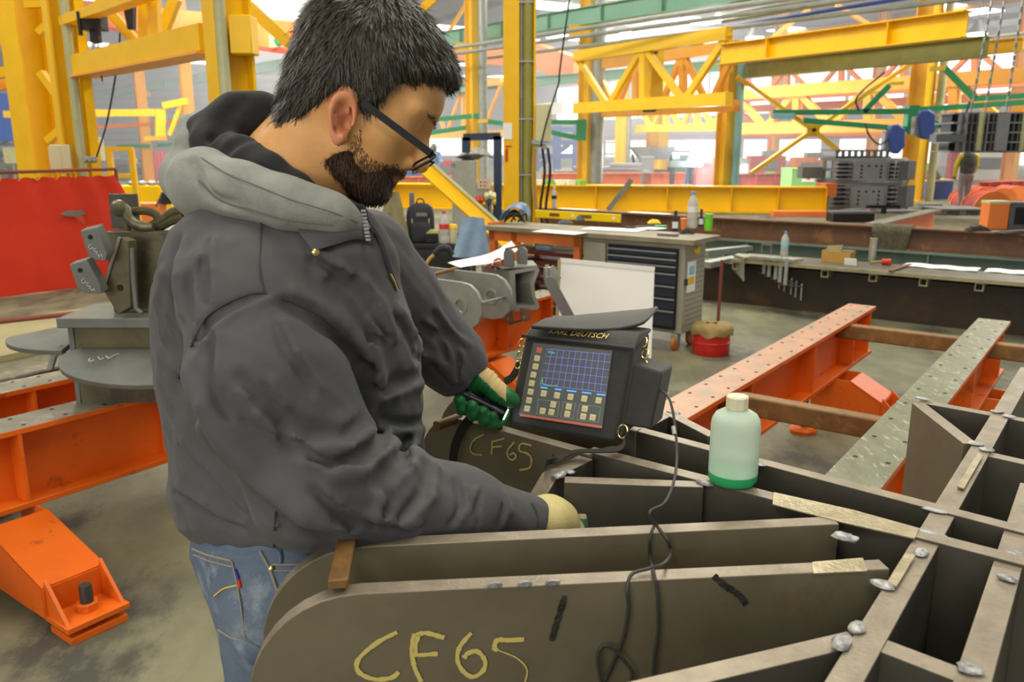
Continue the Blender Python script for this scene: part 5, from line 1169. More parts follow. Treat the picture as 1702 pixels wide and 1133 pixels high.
for dx in (-.06,.08): MB().bar(q+Vector((dx,-.085,hp*.5)), q+Vector((dx,-.085,hp*.62)), .006, .004, Vector((0,1,0))).build('zip_pull','cream',bp)
o = Vector((Yp(737,404,ty-.1).x,ty-.0,tz)); bottle(o, .042, Yp(737,350,ty).z-tz, 'plastic bottle with a red label and red cap on the black tool chest', 'clearplastic', 'cokered', 'cokered')
o = Vector((Yp(752,402,ty-.05).x,ty+.02,tz)); t = thing('thermos_cup', 'cream thermos cup beside the red-labelled bottle', 'cup', o); hh = Yp(752,373,ty).z-tz; MB().lathe([(.034,0),(.036,.006),(.036,hh*.78)], o, 18).build('body','cream',t,True); MB().lathe([(.038,hh*.78),(.038,hh*.92),(.03,hh)], o, 18).build('lid','hazard',t,True)
o = Vector((Yp(716,402,ty-.05).x,ty+.02,tz)); tag(MB().box(o+UP*.04, (.11,.09,.08)).build('black_pouch','blackcloth',None,bevel=.012), 'small black pouch on the tool chest beside the backpack', 'pouch')
lump(o+Vector((.02,-.0,.08)), .12, .08, .03, 'olive', 'green_rag', 'olive rag thrown over the small black pouch', 'rag', 4)
mat('coat', lin(150,142,104), .85, 0, lin(128,120,86), 10, .5)
ct = thing('hanging_coat', 'khaki coat hanging over a steel post behind the man\'s chin', 'coat', Vector((Yp(655,425,ty).x,ty-.05,0)))
rows = []
zT, zL = Yp(660,318,ty-.05).z, Yp(660,425,ty-.05).z
for j in range(10):
    f = j/9; row = []
    for i in range(19):
        u_ = i/18; wd = .05+.17*min(1,f*1.6); row.append(Vector((Yp(656,370,ty-.05).x+wd*(u_-.5)*1.2-.03*f, ty-.05-.05*math.sin(math.pi*u_)+.025*math.sin(u_*15+f*2)*f, zT+(zL-zT)*f)))
    rows.append(row)
MB().sheet(rows, .012).build('cloth','coat',ct,60); rows2 = [[v+Vector((-.04-.02*j,-.05,-.03*j-.05)) for v in rows[2][4:12]] for j in range(9)]
MB().sheet(rows2, .01).build('sleeve','coat',ct,60)
q = Yp(685,345,ty+.3); MB().bar(Vector((q.x,q.y,0)), Vector((q.x,q.y,Yp(685,320,ty+.3).z)), .04, .04, Vector((0,1,0))).build('post','grey_steel',ct)
mat('denimrag', lin(150,176,200), .85, 0, lin(128,154,182), 12, .5)
rows = []
qy = 6.45
for j in range(10):
    f = j/9; row = []
    for i in range(15):
        u_ = i/14; w_ = (34+26*f)/F*qy; x = Yp(787-4*f,400,qy).x; row.append(Vector((x+w_*(u_-.5), qy-.03*math.sin(math.pi*u_)+.02*math.sin(u_*12+3*f)*f, Yp(787,359,qy).z+(Yp(787,427,qy).z-Yp(787,359,qy).z)*f-.03*abs(u_-.5)*(1-f))))
    rows.append(row)
tag(MB().sheet(rows, .01).build('denim_rag','denimrag',None,60), 'light blue denim cloth hanging beside the orange rack', 'cloth')
q = Yp(787,358,qy+.05); tag(MB().bar(Vector((q.x,qy+.04,0)), Vector((q.x,qy+.04,q.z-.01)), .03, .03, Vector((0,1,0))).build('stand_post','dark_steel'), 'dark post holding up the light blue denim cloth', 'post')

# ---------------------------------------------------------------- dark bench with clamps
D0 = G(1150,495); D1 = along(D0, bv, 1790); ZD = .475
dl = (D1-D0).length
bd = thing('dark_girder', 'dark steel girder carrying the long table on the right', 'girder', (D0+D1)/2)
m0, m1 = D0+bu*.15, D1+bu*.15
MB().bar(m0+UP*.2, m1+UP*.2, .02, .37).build('web','bench_dark',bd) if False else None
MB().box((D0+D1)/2+bu*.012+UP*.2, (dl,.024,.4), axes=(bv,bu,UP)).build('face_plate','bench_dark',bd)
MB().box((D0+D1)/2+bu*.14+UP*.012, (dl,.3,.024), axes=(bv,bu,UP)).build('bottom_flange','bench_dark',bd); MB().box((D0+D1)/2+bu*.14+UP*.39, (dl,.3,.02), axes=(bv,bu,UP)).build('top_flange','bench_dark',bd)
sg_ = along(D0+UP*.2, bv, 1675); b = MB()
for k in range(3): a0 = math.pi*k/3+.2; b.bar(sg_-bu*.004+bv*.07*math.cos(a0)+UP*.07*math.sin(a0), sg_-bu*.004-bv*.07*math.cos(a0)-UP*.07*math.sin(a0), .002, .004, bu)
b.build('chalk_star','dark_steel',bd)
mat('table_edge', lin(168,160,126), .5, .2, lin(138,132,104), 8, .5); mat('table_top', lin(112,110,100), .5, .3, lin(90,88,80), 6, .5)
T0_ = along(D0+UP*ZD, bv, 1225)-bu*.15
T0_ = Vector((T0_.x,T0_.y,0)); tl_ = 3.2
tt = thing('long_table', 'long low table with square tube bearers on the dark girder', 'table', T0_+bv*tl_/2)
MB().box(T0_+bv*tl_/2+bu*.24+UP*(ZD-.015), (tl_,.48,.03), axes=(bv,bu,UP)).build('table_top','table_top',tt,bevel=.003)
MB().box(T0_+bv*tl_/2-bu*.006+UP*(ZD-.018), (tl_,.02,.036), axes=(bv,bu,UP)).build('front_edge','table_edge',tt,bevel=.002); MB().box(T0_+bv*tl_/2+bu*.486+UP*(ZD-.018), (tl_,.02,.036), axes=(bv,bu,UP)).build('rear_edge','table_edge',tt,bevel=.002)
for x in (1222,1370,1450,1534,1627):
    q = along(T0_+UP*(ZD-.075), bv, x); o4 = [(-.035,-.035),(.035,-.035),(.035,.035),(-.035,.035)]
    MB().ring([(a*1,b*1) for a, b in o4], [(a*.72,b*.72) for a, b in o4], q+bu*.26+UP*.0, bv, UP, .5).build('square_tube','table_edge',tt)
def clamp(o, L, jaw, label, slide=.55, ang=0.):
    """F-clamp lying on the table edge: bar along bv, jaws hanging down"""
    t = thing('bar_clamp', label, 'clamp', o); d = bv; w_ = .012
    MB().bar(o, o+d*L, .012, .026).build('bar','bright_steel',t,bevel=.002)
    MB().tube(spline([o+d*.03, o-d*.01-UP*.005, o-d*.03-UP*.03, o-d*.03-UP*jaw*.6, o-d*.02-UP*jaw]), [.013]*24+[.009], 8).build('fixed_jaw','bright_steel',t,True)
    s_ = o+d*L*slide
    MB().bar(s_+UP*.02, s_-UP*jaw, .022, .034, d).build('sliding_jaw','galv',t,bevel=.003)
    MB().cyl(s_-UP*jaw-d*.05, s_-UP*jaw+d*.17, .008, 8).build('spindle','dark_steel',t,True); MB().cyl(s_-UP*(jaw-.03)+d*.16, s_-UP*(jaw+.13)+d*.16, .006, 8).build('tommy_bar','galv',t,True)
    return t
cl0 = G(1218,424,ZD+.02)
lbs = ['leftmost bar clamp hooked over the table end, big curved jaw','second bar clamp from the left on the table edge','third bar clamp from the left on the table edge','fourth bar clamp from the left on the table edge','rightmost bar clamp with its tommy bar hanging lowest']
for k in range(5):
    q = along(T0_+UP*(ZD+.014+.0*k), bv, 1216)+bv*(.03+.035*k)+bu*(-.03+.03*(4-k)); clamp(Vector((q.x,q.y,ZD+.03 if k else ZD+.03)), .66-.05*k, .17+.018*k, lbs[k], slide=[.42,.5,.62,.72,.86][k])
o = G(1303,427,ZD); bottle(o, .038, .26, 'water bottle with a blue label and cap on the low table by the clamps', 'clearplastic', 'capblue', 'cyan')
mat('cardboard', lin(190,150,76), .8, 0, lin(176,136,66), 6, .4)
q = G(1388,437,ZD); cbx = thing('carton', 'open tan cardboard box on the low table', 'box', q)
for dx, dy, w_, d_ in ((0,0,.26,.008),(0,.18,.26,.008),(-.13,.09,.008,.18),(.13,.09,.008,.18)): MB().box(q+bv*dx+bu*dy+UP*.055, (w_,d_,.11), axes=(bv,bu,UP)).build('side','cardboard',cbx)
MB().box(q+bu*.09+UP*.004, (.26,.18,.006), axes=(bv,bu,UP)).build('bottom','cardboard',cbx)
MB().hexa([q-bv*.12+bu*.03+UP*.02,q+bv*.02+bu*.03+UP*.02,q+bv*.02+bu*.05+UP*.02,q-bv*.12+bu*.05+UP*.02,q-bv*.1+bu*.06+UP*.15,q+bv*.04+bu*.06+UP*.17,q+bv*.04+bu*.08+UP*.17,q-bv*.1+bu*.08+UP*.15]).build('wood_block','plywood',cbx)
MB().box(q+bv*.08+bu*.1+UP*.1, (.1,.06,.03), axes=(bv,bu,UP)).build('packed_piece','pallet',cbx)
q = G(1413,441,ZD); tag(MB().box(q+UP*.033, (.11,.006,.066), axes=(bv,(bu+UP*.3).normalized(),(UP-bu*.3).normalized())).build('white_card','paper'), 'small white card leaning on the tan cardboard box', 'card')
q = G(1449,433,ZD); tag(MB().lathe([(.035,0),(.035,.22),(.03,.222),(.03,.1)], q, 20).build('steel_tube','bright_steel',None,True), 'upright bright steel tube on the low table', 'tube')
q = G(1462,440,ZD); t = thing('mallet', 'small mallet with a red head lying by the steel tube', 'mallet', q); MB().cyl(q+bv*.02+UP*.03, q+bv*.1+UP*.035, .03, 12).build('head','redgrip',t,True); MB().cyl(q+bv*.02+UP*.03, q-bv*.08-bu*.04+UP*.02, .014, 8).build('handle','sackcloth',t,True)
for k, (x, y, w_) in enumerate(((1560,447,.62),(1690,456,.5))):
    q = G(x,y,ZD); rows = [[q+bv*(-w_/2+w_*i/10)+bu*(-.02+.26*j/5)+UP*(.004+.008*abs(math.sin(i*.8+j*1.3))) for i in range(11)] for j in range(6)]
    tag(MB().sheet(rows, .002).build('drawing_sheet','paper',None,60), ['creased white drawing spread on the low table, middle','creased white drawing on the low table at the right edge'][k], 'paper')
tag(MB().bar(G(1512,441,ZD)+UP*.01, G(1480,452,ZD)+UP*.01, .04, .012).build('steel_strip','rust_dark'), 'dark strip between the mallet and the drawing on the low table', 'strip')
t = thing('u_frame', 'small upright U-shaped steel frame behind the water bottle', 'frame', G(1265,425,ZD)); q = G(1262,424,ZD)+bu*.2
for s_ in (-.05,.05): MB().bar(q+bv*s_, q+bv*s_+UP*.09, .012, .012, bv).build('leg','pallet',t)
MB().bar(q-bv*.055+UP*.09, q+bv*.055+UP*.09, .012, .016).build('bridge','pallet',t)
for k, (x0,y0,x1,y1) in enumerate(((1170,420,1245,412),(1172,440,1222,430))):
    a, b = G(x0,y0,.4), G(x1,y1,.4); t = thing('bearer_beam', ['upper grey bearer left of the low table','lower grey bearer left of the low table'][k], 'beam', (a+b)/2-UP*.4)
    MB().bar(a, b, .12, .06).build('beam','galv',t); MB().bar(a.lerp(b,.5)-UP*.03, a.lerp(b,.5)-UP*.4, .08, .08, Vector((0,1,0))).build('leg','galv',t)
tag(MB().bar(G(1500,530)+UP*.03, G(1580,540)+UP*.03, .06, .06).build('loose_tube','bench_dark'), 'dark tube lying on the floor along the dark girder', 'tube')

# ---------------------------------------------------------------- rusty I-beam and teal beam behind
R0 = Yp(1185,360,10.6); Ra = along(R0, bv, 880); Rb = along(R0, bv, 1800)
rb = thing('rusty_beam', 'long rusty brown I-beam behind the low table', 'beam', Vector(((Ra.x+Rb.x)/2,(Ra.y+Rb.y)/2,0)))
hz_ = R0.z
MB().ibeam(Ra, Rb, .25, .2, .018, .014, (0,1,0)).build('beam',['rust_dark','rust_dark'],rb)
tb_ = thing('teal_beam', 'dull green beam under the rusty I-beam', 'beam', Vector(((Ra.x+Rb.x)/2,(Ra.y+Rb.y)/2,0)))
MB().ibeam(Ra-UP*(.25)-bu*.05, Rb-UP*.25-bu*.05, hz_-.25, .26, .02, .02).build('beam','teal_beam',tb_)
for f in (.2,.35,.5,.65,.8): MB().box(Ra.lerp(Rb,f)-UP*(.25+(hz_-.25)/2)-bu*.11, (.02,.11,hz_-.3), axes=(bv,bu,UP)).build('stiffener','teal_beam',tb_)
mat('net', lin(96,90,70), .9, 0, lin(74,70,54), 30, .6)
q = along(R0, bv, 1482); rows = []
for j in range(9):
    f = j/8; row = []
    for i in range(15):
        u_ = i/14; wd = .42-.14*max(0,f-.3); s0 = -.2+.06*f
        y_ = .1-.2*min(1,f/.3); z_ = .012 if f < .3 else .012-.30*(f-.3)/.7
        row.append(q+bv*(s0+wd*u_)+bu*(y_-.012*(f > .3)-.015*math.sin(u_*16)*(f > .3)*f)+UP*(z_+.004*math.sin(i*1.4)))
    rows.append(row)
tag(MB().sheet(rows, .008).build('mesh_cloth','net',None,60), 'dark olive cloth draped over the rusty I-beam', 'cloth')
lump(along(R0, bv, 1625)+UP*.002, .24, .12, .05, 'blackcloth', 'black_glove', 'black glove lying on the rusty I-beam at the right', 'glove', 9)
lump(along(R0, bv, 1700)+UP*.002, .5, .16, .03, 'bench_dark', 'dark_sheet', 'dark sheet lying on the rusty I-beam at the right edge', 'sheet', 12)
o = along(R0, bv, 921); bottle(o+UP*.001, .036, .3, 'clear bottle with a dark label standing behind the spirit level', 'clearplastic', 'labelwhite', 'black')
for k, x in enumerate((960,1080)): tag(MB().box(along(R0, bv, x)+UP*.004, (.6,.14,.006), axes=(bv,bu,UP)).build('paper_sheet','paper'), ['white paper on the rusty beam behind the spirit level','white paper on the rusty beam behind the dark spray bottle'][k], 'paper')
# ================================================================ foreground grid weldment
ZT = 1.10
mat('plate_steel', lin(120,112,90), .5, .25, lin(104,96,78), 6, .5, .06, 90, col3=lin(108,92,66), scale3=5, thr3=.66, spec=.45)
mat('plate_dark', lin(86,82,72), .5, .25, lin(70,67,60), 6, .5, .06, 90, col3=lin(84,74,56), scale3=6, thr3=.68, spec=.45)
mat('plate_edge', lin(154,142,124), .45, .35, lin(128,118,102), 26, .5, .15, 200, col3=lin(122,112,98), scale3=16, thr3=.64)
mat('ground_steel', lin(188,178,146), .35, .55, lin(152,140,112), 30, .5, .2, 160, col3=lin(140,122,92), scale3=14, thr3=.62)
mat('scorch', lin(30,28,26), .6, 0, lin(54,50,46), 80, .5, .6, 200)
PK = [0]
gw = thing('grid_weldment', 'dark steel grid weldment with two round-ended arms marked CF65, in the foreground', 'weldment', G(1400,900,ZB))
def plate(x0, y0, x1, y1, th, h, m='plate_dark', edge='plate_edge', ext=(0,0), chamfer=None, name='plate'):
    """vertical plate whose top centre line is seen from (x0,y0) to (x1,y1)"""
    PK[0] += 1; zt_k = ZT-.0006*PK[0]
    a, b = G(x0,y0,ZT), G(x1,y1,ZT); a.z = b.z = zt_k; d = (b-a).normalized(); a = a-d*ext[0]; b = b+d*ext[1]; L = (b-a).length
    prof = [(0,-h),(L,-h),(L,0),(0,0)]
    if chamfer: prof = [(0,-h),(L,-h),(L,0),(chamfer,0),(0,-chamfer*.8)]
    return MB().prism(prof, a, d, UP, th, 0, 0, 1).build(name, [m, edge], gw, bevel=.0012), a, b, d
def arm(x0, y0, x1, y1, th, h, r, m='plate_steel'):
    a, b = G(x0,y0,ZT), G(x1,y1,ZT); d = (b-a).normalized(); L = (b-a).length; n = 18
    prof = [(L,-h),(L,0)]+[(-r*math.sin(t), -r+r*math.cos(t)) for t in [math.pi*k/n for k in range(n+1)]]
    if h > 2*r: prof += [(0,-h)]
    b_ = MB(); prof = prof[::-1]; b_.prism(prof, a, d, UP, th, 0, 1, 1)
    o = b_.build('arm_plate', [m,'plate_edge'], gw, 50, bevel=.0012)
    return o, a, b, d
P1, p1a, p1b, p1d = arm(600, 977, 1470, 937, .024, .26, .128)
P2, p2a, p2b, p2d = arm(604, 901, 1388, 864, .024, .26, .128)
P3, p3a, p3b, p3d = arm(772, 694, 985, 752, .022, .26, .105)
e3 = G(1032,757,ZT)
plate(980, 745, 1702, 930, .026, .5, ext=(0,.1), m='plate_dark')
plate(1062, 712, 1702, 878, .024, .5, ext=(.05,.1))
P3b, a_, b_, d_ = arm(800, 655, 1062, 714, .022, .26, .105)
plate(1112, 684, 1186, 722, .022, .45); plate(1062, 710, 1112, 684, .022, .45)
plate(938, 793, 1168, 801, .024, .42)
plate(893, 795, 974, 756, .028, .42, chamfer=.03)
plate(1380, 1166, 1700, 624, .03, .5, ext=(.05,.1))
plate(1598, 1190, 1716, 800, .03, .5)
plate(1448, 1056, 1612, 1118, .026, .5)
plate(1616, 742, 1702, 761, .024, .5, ext=(0,.1)); plate(1527, 660, 1672, 686, .024, .5, ext=(0,.1))
pg, ga, gb, gdv = plate(1527, 663, 1614, 730, .024, .52, m='plate_steel')
plate(1044, 1136, 1424, 1048, .026, .5, ext=(.1,0))
# bare ground patches on top edges
def patch(pts, name='ground_patch', m='ground_steel', z=ZT+.0004, up=.0006):
    q = [G(x,y,z) for x, y in pts]; n = len(q)
    return MB()._add([v-UP*.001 for v in q]+[v+UP*up for v in q], [tuple(range(n-1,-1,-1)), tuple(range(n,2*n))]+[(k,(k+1)%n,n+(k+1)%n,n+k) for k in range(n)]).build(name, m, gw)
patch(((1350,934),(1434,927),(1442,949),(1352,953))); patch(((1286,818),(1420,848),(1528,878),(1520,895),(1400,868),(1284,838)))
patch(((1590,808),(1626,752),(1634,757),(1602,812))); patch(((1475,968),(1505,920),(1522,922),(1490,975)))
# weld beads at the joints
def weld(x, y, r=.014, sx=1.6, seed=0, z=ZT, dz=-.002, d=None):
    c = G(x, y, z)+UP*dz; rr = random.Random(seed+int(x)); n, m_ = 12, 7; d = d or bu; s = Vector((-d.y,d.x,0)); vs = []; fs = []
    for j in range(m_):
        ph = math.pi*j/(m_-1)
        for i in range(n):
            th = 2*math.pi*i/n; k = .72*r*(.85+.3*rr.random()); vs.append(c+d*(math.sin(ph)*math.cos(th)*k*sx)+s*(math.sin(ph)*math.sin(th)*k)+UP*(math.cos(ph)*k*.38))
    for j in range(m_-1):
        for i in range(n): l = (i+1) % n; fs.append((j*n+i,j*n+l,(j+1)*n+l,(j+1)*n+i))
    return MB()._add(vs, fs).build('weld_bead','weldbead',gw,60)
for k, (x, y, r, sx, d) in enumerate(((930,786,.014,1.5,bu),(946,781,.01,1.4,bv),(1172,800,.013,1.6,bv),(1405,890,.016,1.5,bv),(1468,968,.014,1.4,bv),(1400,1064,.013,2.0,bu),(1425,1040,.012,1.5,bu),(1555,845,.01,2.4,bv),(1545,882,.01,2.6,bv),(1622,735,.013,1.3,bv),(1535,661,.01,2.2,bv),(1657,682,.01,1.6,bv),(1678,690,.01,1.5,bv),(1688,918,.01,1.5,bv),(1675,958,.011,1.4,bv),(1612,1108,.013,1.3,bv),(1120,684,.011,1.8,bv),(1258,768,.01,2.2,bv),(1640,745,.012,1.4,bv),(1532,915,.011,1.6,bu))): weld(x, y, r, sx, k, d=d)
def onplane(x, y, P, n):
    r = ray(x, y); return CAM + r*((Vector(P)-CAM).dot(n)/r.dot(n))
def ribbon_px(lines, P, n, wd, m, name, off=.0008, parent=None, taper=None):
    b = MB()
    for ln in lines:
        pts = spline([onplane(x,y,P,n) for x, y in ln], 6) if len(ln) > 2 else [onplane(*ln[0],P,n).lerp(onplane(*ln[1],P,n),k/6) for k in range(7)]
        L = []
        for i, p in enumerate(pts):
            t = (pts[min(i+1,len(pts)-1)]-pts[max(i-1,0)]).normalized(); s = t.cross(n).normalized(); w_ = wd*(1+.22*random.uniform(-1,1))
            L.append([p+s*w_/2+n*off, p-s*w_/2+n*off])
        b.sheet(L, .0005)
    return b.build(name, m, parent or gw)
def nz(d): n = Vector((d.y,-d.x,0)).normalized(); return n if n.y < 0 else -n
n1 = nz(p1d); fp1 = p1a+n1*.0125
zz = lambda pts, ox, oy, s: [(ox+x/s, oy+y/s) for x, y in pts]
C1 = [zz(q,440,960,3.7) for q in (((815,330),(700,390),(600,470),(565,530),(590,585),(680,620),(780,610),(825,575)), ((920,340),(905,430),(920,540),(962,635)), ((945,345),(925,430),(935,480)), ((930,352),(990,335),(1105,365)), ((945,472),(1065,463)), ((1270,335),(1200,420),(1185,500),(1220,570),(1280,605),(1340,570),(1355,510),(1310,450),(1250,460),(1225,490)), ((1595,375),(1500,380),(1430,380),(1412,430),(1432,440)))]
ribbon_px(C1, fp1, n1, .0052, 'chalk_yellow', 'chalk_marking')
ribbon_px([zz(((1432,440),(1550,490),(1612,560),(1600,640)),440,960,3.7)], fp1, n1, .0016, 'chalk_yellow', 'chalk_marking')
for ln in (zz(((1515,515),(1490,600),(1465,680),(1450,740)),440,820,3.04), zz(((815,690),(860,730),(920,770),(950,810)),860,680,2.502)): ribbon_px([ln], fp1, n1, .007, 'scorch', 'scorch_mark')
for x, y in ((822,972),(872,970),(918,968)):
    c = onplane(x, y, fp1, n1); MB().prism([(-.009,-.001),(-.004,-.0035),(.003,-.004),(.009,-.001),(.008,.003),(.001,.004),(-.006,.003)], c, p1d, UP, .003).build('tack_weld','weldbead',gw,bevel=.001)
n3 = nz(p3d); fp3 = p3a+n3*.0115
C3 = [zz(q,720,480,3.541) for q in (((300,855),(240,890),(220,940),(240,970),(290,975)), ((350,890),(345,975)), ((355,897),(420,880)), ((350,930),(405,925)), ((480,900),(440,950),(445,990),(470,1005),(490,985),(475,965),(455,975)), ((580,920),(520,910),(510,950),(560,970),(580,1000),(570,1050),(510,1065)))]
ribbon_px(C3, fp3, n3, .0034, 'chalk_yellow', 'chalk_marking')
ng = nz(gdv); fg = ga+ng*.0125
ribbon_px([zz(q,1240,620,2.208) for q in (((690,225),(670,240),(685,300),(705,300)), ((715,255),(745,275)), ((735,245),(735,275)), ((700,375),(705,410),(725,412),(735,370)))], fg, ng, .003, 'chalk_yellow', 'chalk_marking')
ribbon_px([((1690,985),(1702,960))], p1a, n1, .001, 'chalk_yellow', 'chalk_marking') if False else None
# rusty flat tie between the two near arms, small one at the far arm
a = p1a-p1d*.024+UP*.006; b = p2a-p2d*.018+UP*.006
MB().bar(a-(b-a).normalized()*.008+UP*.004, b+(b-a).normalized()*.018+UP*.004, .022, .012).build('tie_bar','rust_brown',gw,bevel=.002)
a = G(745,697,ZT); MB().cyl(a+n3*.03-UP*.004, a-n3*.03-UP*.004, .009, 12).build('tie_pin','rust_brown',gw,True)

# ---------------------------------------------------------------- bottle of couplant
mat('frosted', lin(216,238,220), .32, 0, lin(226,240,224), 8, .3, trans=.38, ior=1.12, spec=.4)
mat('couplant', lin(44,190,112), .25, spec=.4)
mat('capwhite', lin(216,210,178), .5)
bo_ = G(1217, 800, ZT); rb_ = .0352
hb = Yp(1217,657,bo_.y).z-ZT
bt = thing('couplant_bottle', 'translucent green-tinted plastic bottle with a white cap on the steel grid', 'bottle', bo_)
mat('frosted_wet', lin(70,200,130), .3, trans=.4, ior=1.12)
MB().lathe([(rb_*.9,.0015),(rb_,.007,1),(rb_,hb*.128,1),(rb_,hb*.66),(rb_*.96,hb*.73),(rb_*.84,hb*.79),(rb_*.6,hb*.83),(rb_*.42,hb*.85),(rb_*.4,hb*.87)], bo_, 36).build('bottle_body',['frosted','frosted_wet'],bt,True)
MB().lathe([(rb_*.86,.003),(rb_*.965,.008),(rb_*.965,hb*.125),(rb_*.2,hb*.126)], bo_, 36).build('liquid','couplant',bt,True)
MB().lathe([(rb_*.44,hb*.855),(rb_*.46,hb*.86),(rb_*.46,hb*.985),(rb_*.40,hb)], bo_, 10).build('cap','capwhite',bt,30)

# ---------------------------------------------------------------- flaw detector in a black case
BL, BR = G(841,706,ZT+.003), G(1024,738,ZT+.003)
ex = Vector((BR.x-BL.x, BR.y-BL.y, 0)).normalized(); bk_ = Vector((-ex.y, ex.x, 0)); Wd = (BR-BL).length
best = None
for i in range(0, 46):
    for j in range(60):
        th = math.radians(i); L = .08+.003*j; p = BL+(UP*math.cos(th)+bk_*math.sin(th))*L; x, y = proj(p); e = (x-871)**2+(y-558)**2
        if best is None or e < best[0]: best = (e, th, L)
_, lean, Hf = best
ey = UP*math.cos(lean)+bk_*math.sin(lean); fn = ex.cross(ey)          # front normal, towards the camera
if fn.y > 0: fn = -fn
TL, TR = BL+ey*Hf, BR+ey*Hf
fl = onplane
mat('nylon', lin(44,43,40), .68, 0, lin(36,35,33), 40, .4, .25, 400, sheen=.15)
mat('nylon_lite', lin(52,51,47), .7, 0, lin(42,41,38), 40, .4, .25, 400, sheen=.15)
mat('webbing', lin(50,47,40), .8, 0, lin(40,38,32), 60, .4, .3, 500)
mat('bezel', lin(40,58,52), .4); mat('keycap', lin(222,208,150), .5, 0, lin(206,190,130), 60, .3); mat('keyred', lin(206,70,48), .5); mat('redstrip', lin(196,86,62), .4)
mat('lcd', (.026,.028,.040), .25, emit=.6); mat('gridblue', lin(90,104,200), .4, emit=.9); mat('barblue', lin(60,150,220), .4, emit=.9); mat('tracegreen', lin(60,170,130), .4, emit=.8); mat('outline', lin(150,160,140), .5)
mat('gilt', lin(200,186,120), .25, .9); mat('sheetplastic', (1,1,1), .06, alpha=.045, spec=.6)
cs_ = thing('flaw_detector', 'ultrasonic flaw detector with a grid screen in a black nylon carrying case', 'instrument', (BL+BR)/2-UP*.003)
dep = .105
bBL, bBR = BL+bk_*dep, BR+bk_*dep; bTL, bTR = TL+bk_*(dep-.015)+UP*.012, TR+bk_*(dep-.015)+UP*.012
b = MB(); b.hexa([BL,BR,bBR,bBL,TL,TR,bTR,bTL]); b.build('case_body','nylon',cs_,bevel=.009,seg=3)
# sloped title panel and piped seam
q0, q1 = TL+bk_*.034+UP*.016, TR+bk_*.034+UP*.020
b = MB(); b.hexa([TL-fn*.004-ex*.002,TR-fn*.004+ex*.002,bTR,bTL,q0,q1,bTR+UP*.006,bTL+UP*.006]); b.build('title_panel','nylon_lite',cs_,bevel=.003)
MB().tube([TL-ex*.003+fn*.002,TL.lerp(TR,.5)+fn*.003,TR+ex*.003+fn*.002], .0032, 8).build('piping','nylon',cs_,True)
pu = (q1-q0).normalized(); pv = (q0-TL); pv = (pv-pu*pv.dot(pu)).normalized(); pn = pu.cross(pv)
if pn.z < 0: pn = -pn
mat('titlegold', lin(226,196,120), .5)
ctr_ = TL.lerp(TR,.47).lerp(q0.lerp(q1,.47),.52)+pn*.0016
text_mesh('KARL DEUTSCH', .0200, ctr_-pv*.006, pu, pv, 'titlegold', 'title_lettering', cs_, shear=.15, sx=.78, align='CENTER')
# flap
dC = lambda x, y, d: Dp(x, y, d)
zf = (q0.y-CAM.y)
def hit(x, y, z): return G(x, y, z)
fe = [(884,543),(930,546),(975,548),(1017,547),(1046,543),(1070,535),(1092,512)]; be = [(924,525),(952,524),(980,521),(1008,519),(1036,516),(1062,514),(1090,511)]
rows = []
z0f = q0.z+.004
for f in [k/6 for k in range(7)]:
    row = []
    for i, (A, B) in enumerate(zip(fe, be)):
        lift = .004+.010*max(0,(i-3.5)/2.5)**1.5*(1-f)
        za = q0.z+.004+(.022*max(0,(i-3)/3)**1.4); zb2 = bTL.z+.010+.010*(i/6)
        pa_, pb2 = G(A[0],A[1],za), G(B[0],B[1],zb2); row.append(pa_.lerp(pb2,f)+UP*.004*math.sin(math.pi*f))
    rows.append(row)
MB().sheet(rows, .004).build('flap','nylon_lite',cs_,60)
MB().tube(spline(rows[0],4), .0028, 8).build('flap_piping','nylon',cs_,True)
# face: window, panel, screen, keys
def fpx(x, y, off=0.): return onplane(x, y, BL+fn*.001, fn)+fn*off
def zf4(x, y): return 860+x/7.08, 560+y/7.08
def quad(pts, off, th, name, m, par, bevel=0.):
    q = [fpx(*p, off) for p in pts]; n = len(q)
    return MB()._add([v-fn*th for v in q]+q, [tuple(range(n-1,-1,-1)), tuple(range(n,2*n))]+[(k,(k+1)%n,n+(k+1)%n,n+k) for k in range(n)]).build(name, m, par, bevel=bevel)
pan = quad([zf4(*p) for p in ((215,85),(1120,178),(1000,1062),(45,918))], .002, .003, 'panel', 'bezel', cs_, .001)
scr_ = quad([zf4(*p) for p in ((345,140),(1110,205),(1050,690),(258,592))], .0026, .001, 'screen', 'lcd', cs_)
LT = [zf4(345,140), zf4(1110,205), zf4(1055,660), zf4(262,565)]
def bil(u_, v_):
    a = (LT[0][0]+(LT[1][0]-LT[0][0])*u_, LT[0][1]+(LT[1][1]-LT[0][1])*u_); c = (LT[3][0]+(LT[2][0]-LT[3][0])*u_, LT[3][1]+(LT[2][1]-LT[3][1])*u_); return (a[0]+(c[0]-a[0])*v_, a[1]+(c[1]-a[1])*v_)
def line2(p, q_, wd, m, name, off=.0029):
    a, c = fpx(*p, off), fpx(*q_, off); MB().bar(a, c, wd, .0003, fn).build(name, m, scr_)
for i in range(1, 11): line2(bil(i/11,.0), bil(i/11,1), .0006, 'gridblue', 'grid_line')
for i in range(0, 6): line2(bil(0,i/5*.98+.01), bil(1,i/5*.98+.01), .0006, 'gridblue', 'grid_line')
for u0_, u1_ in ((.03,.13),(.24,.34),(.42,.56),(.64,.78),(.86,.99)): line2(bil(u0_,1.06), bil(u1_,1.06), .0026, 'barblue', 'menu_field')
for p, q_ in (((.015,.98),(.03,.82)),((.03,.82),(.05,.95)),((.05,.95),(.08,.97)),((.08,.975),(.22,.985)),((.22,.985),(.24,.955)),((.24,.955),(.27,.99))): line2(bil(*p), bil(*q_), .0009, 'tracegreen', 'echo_trace')
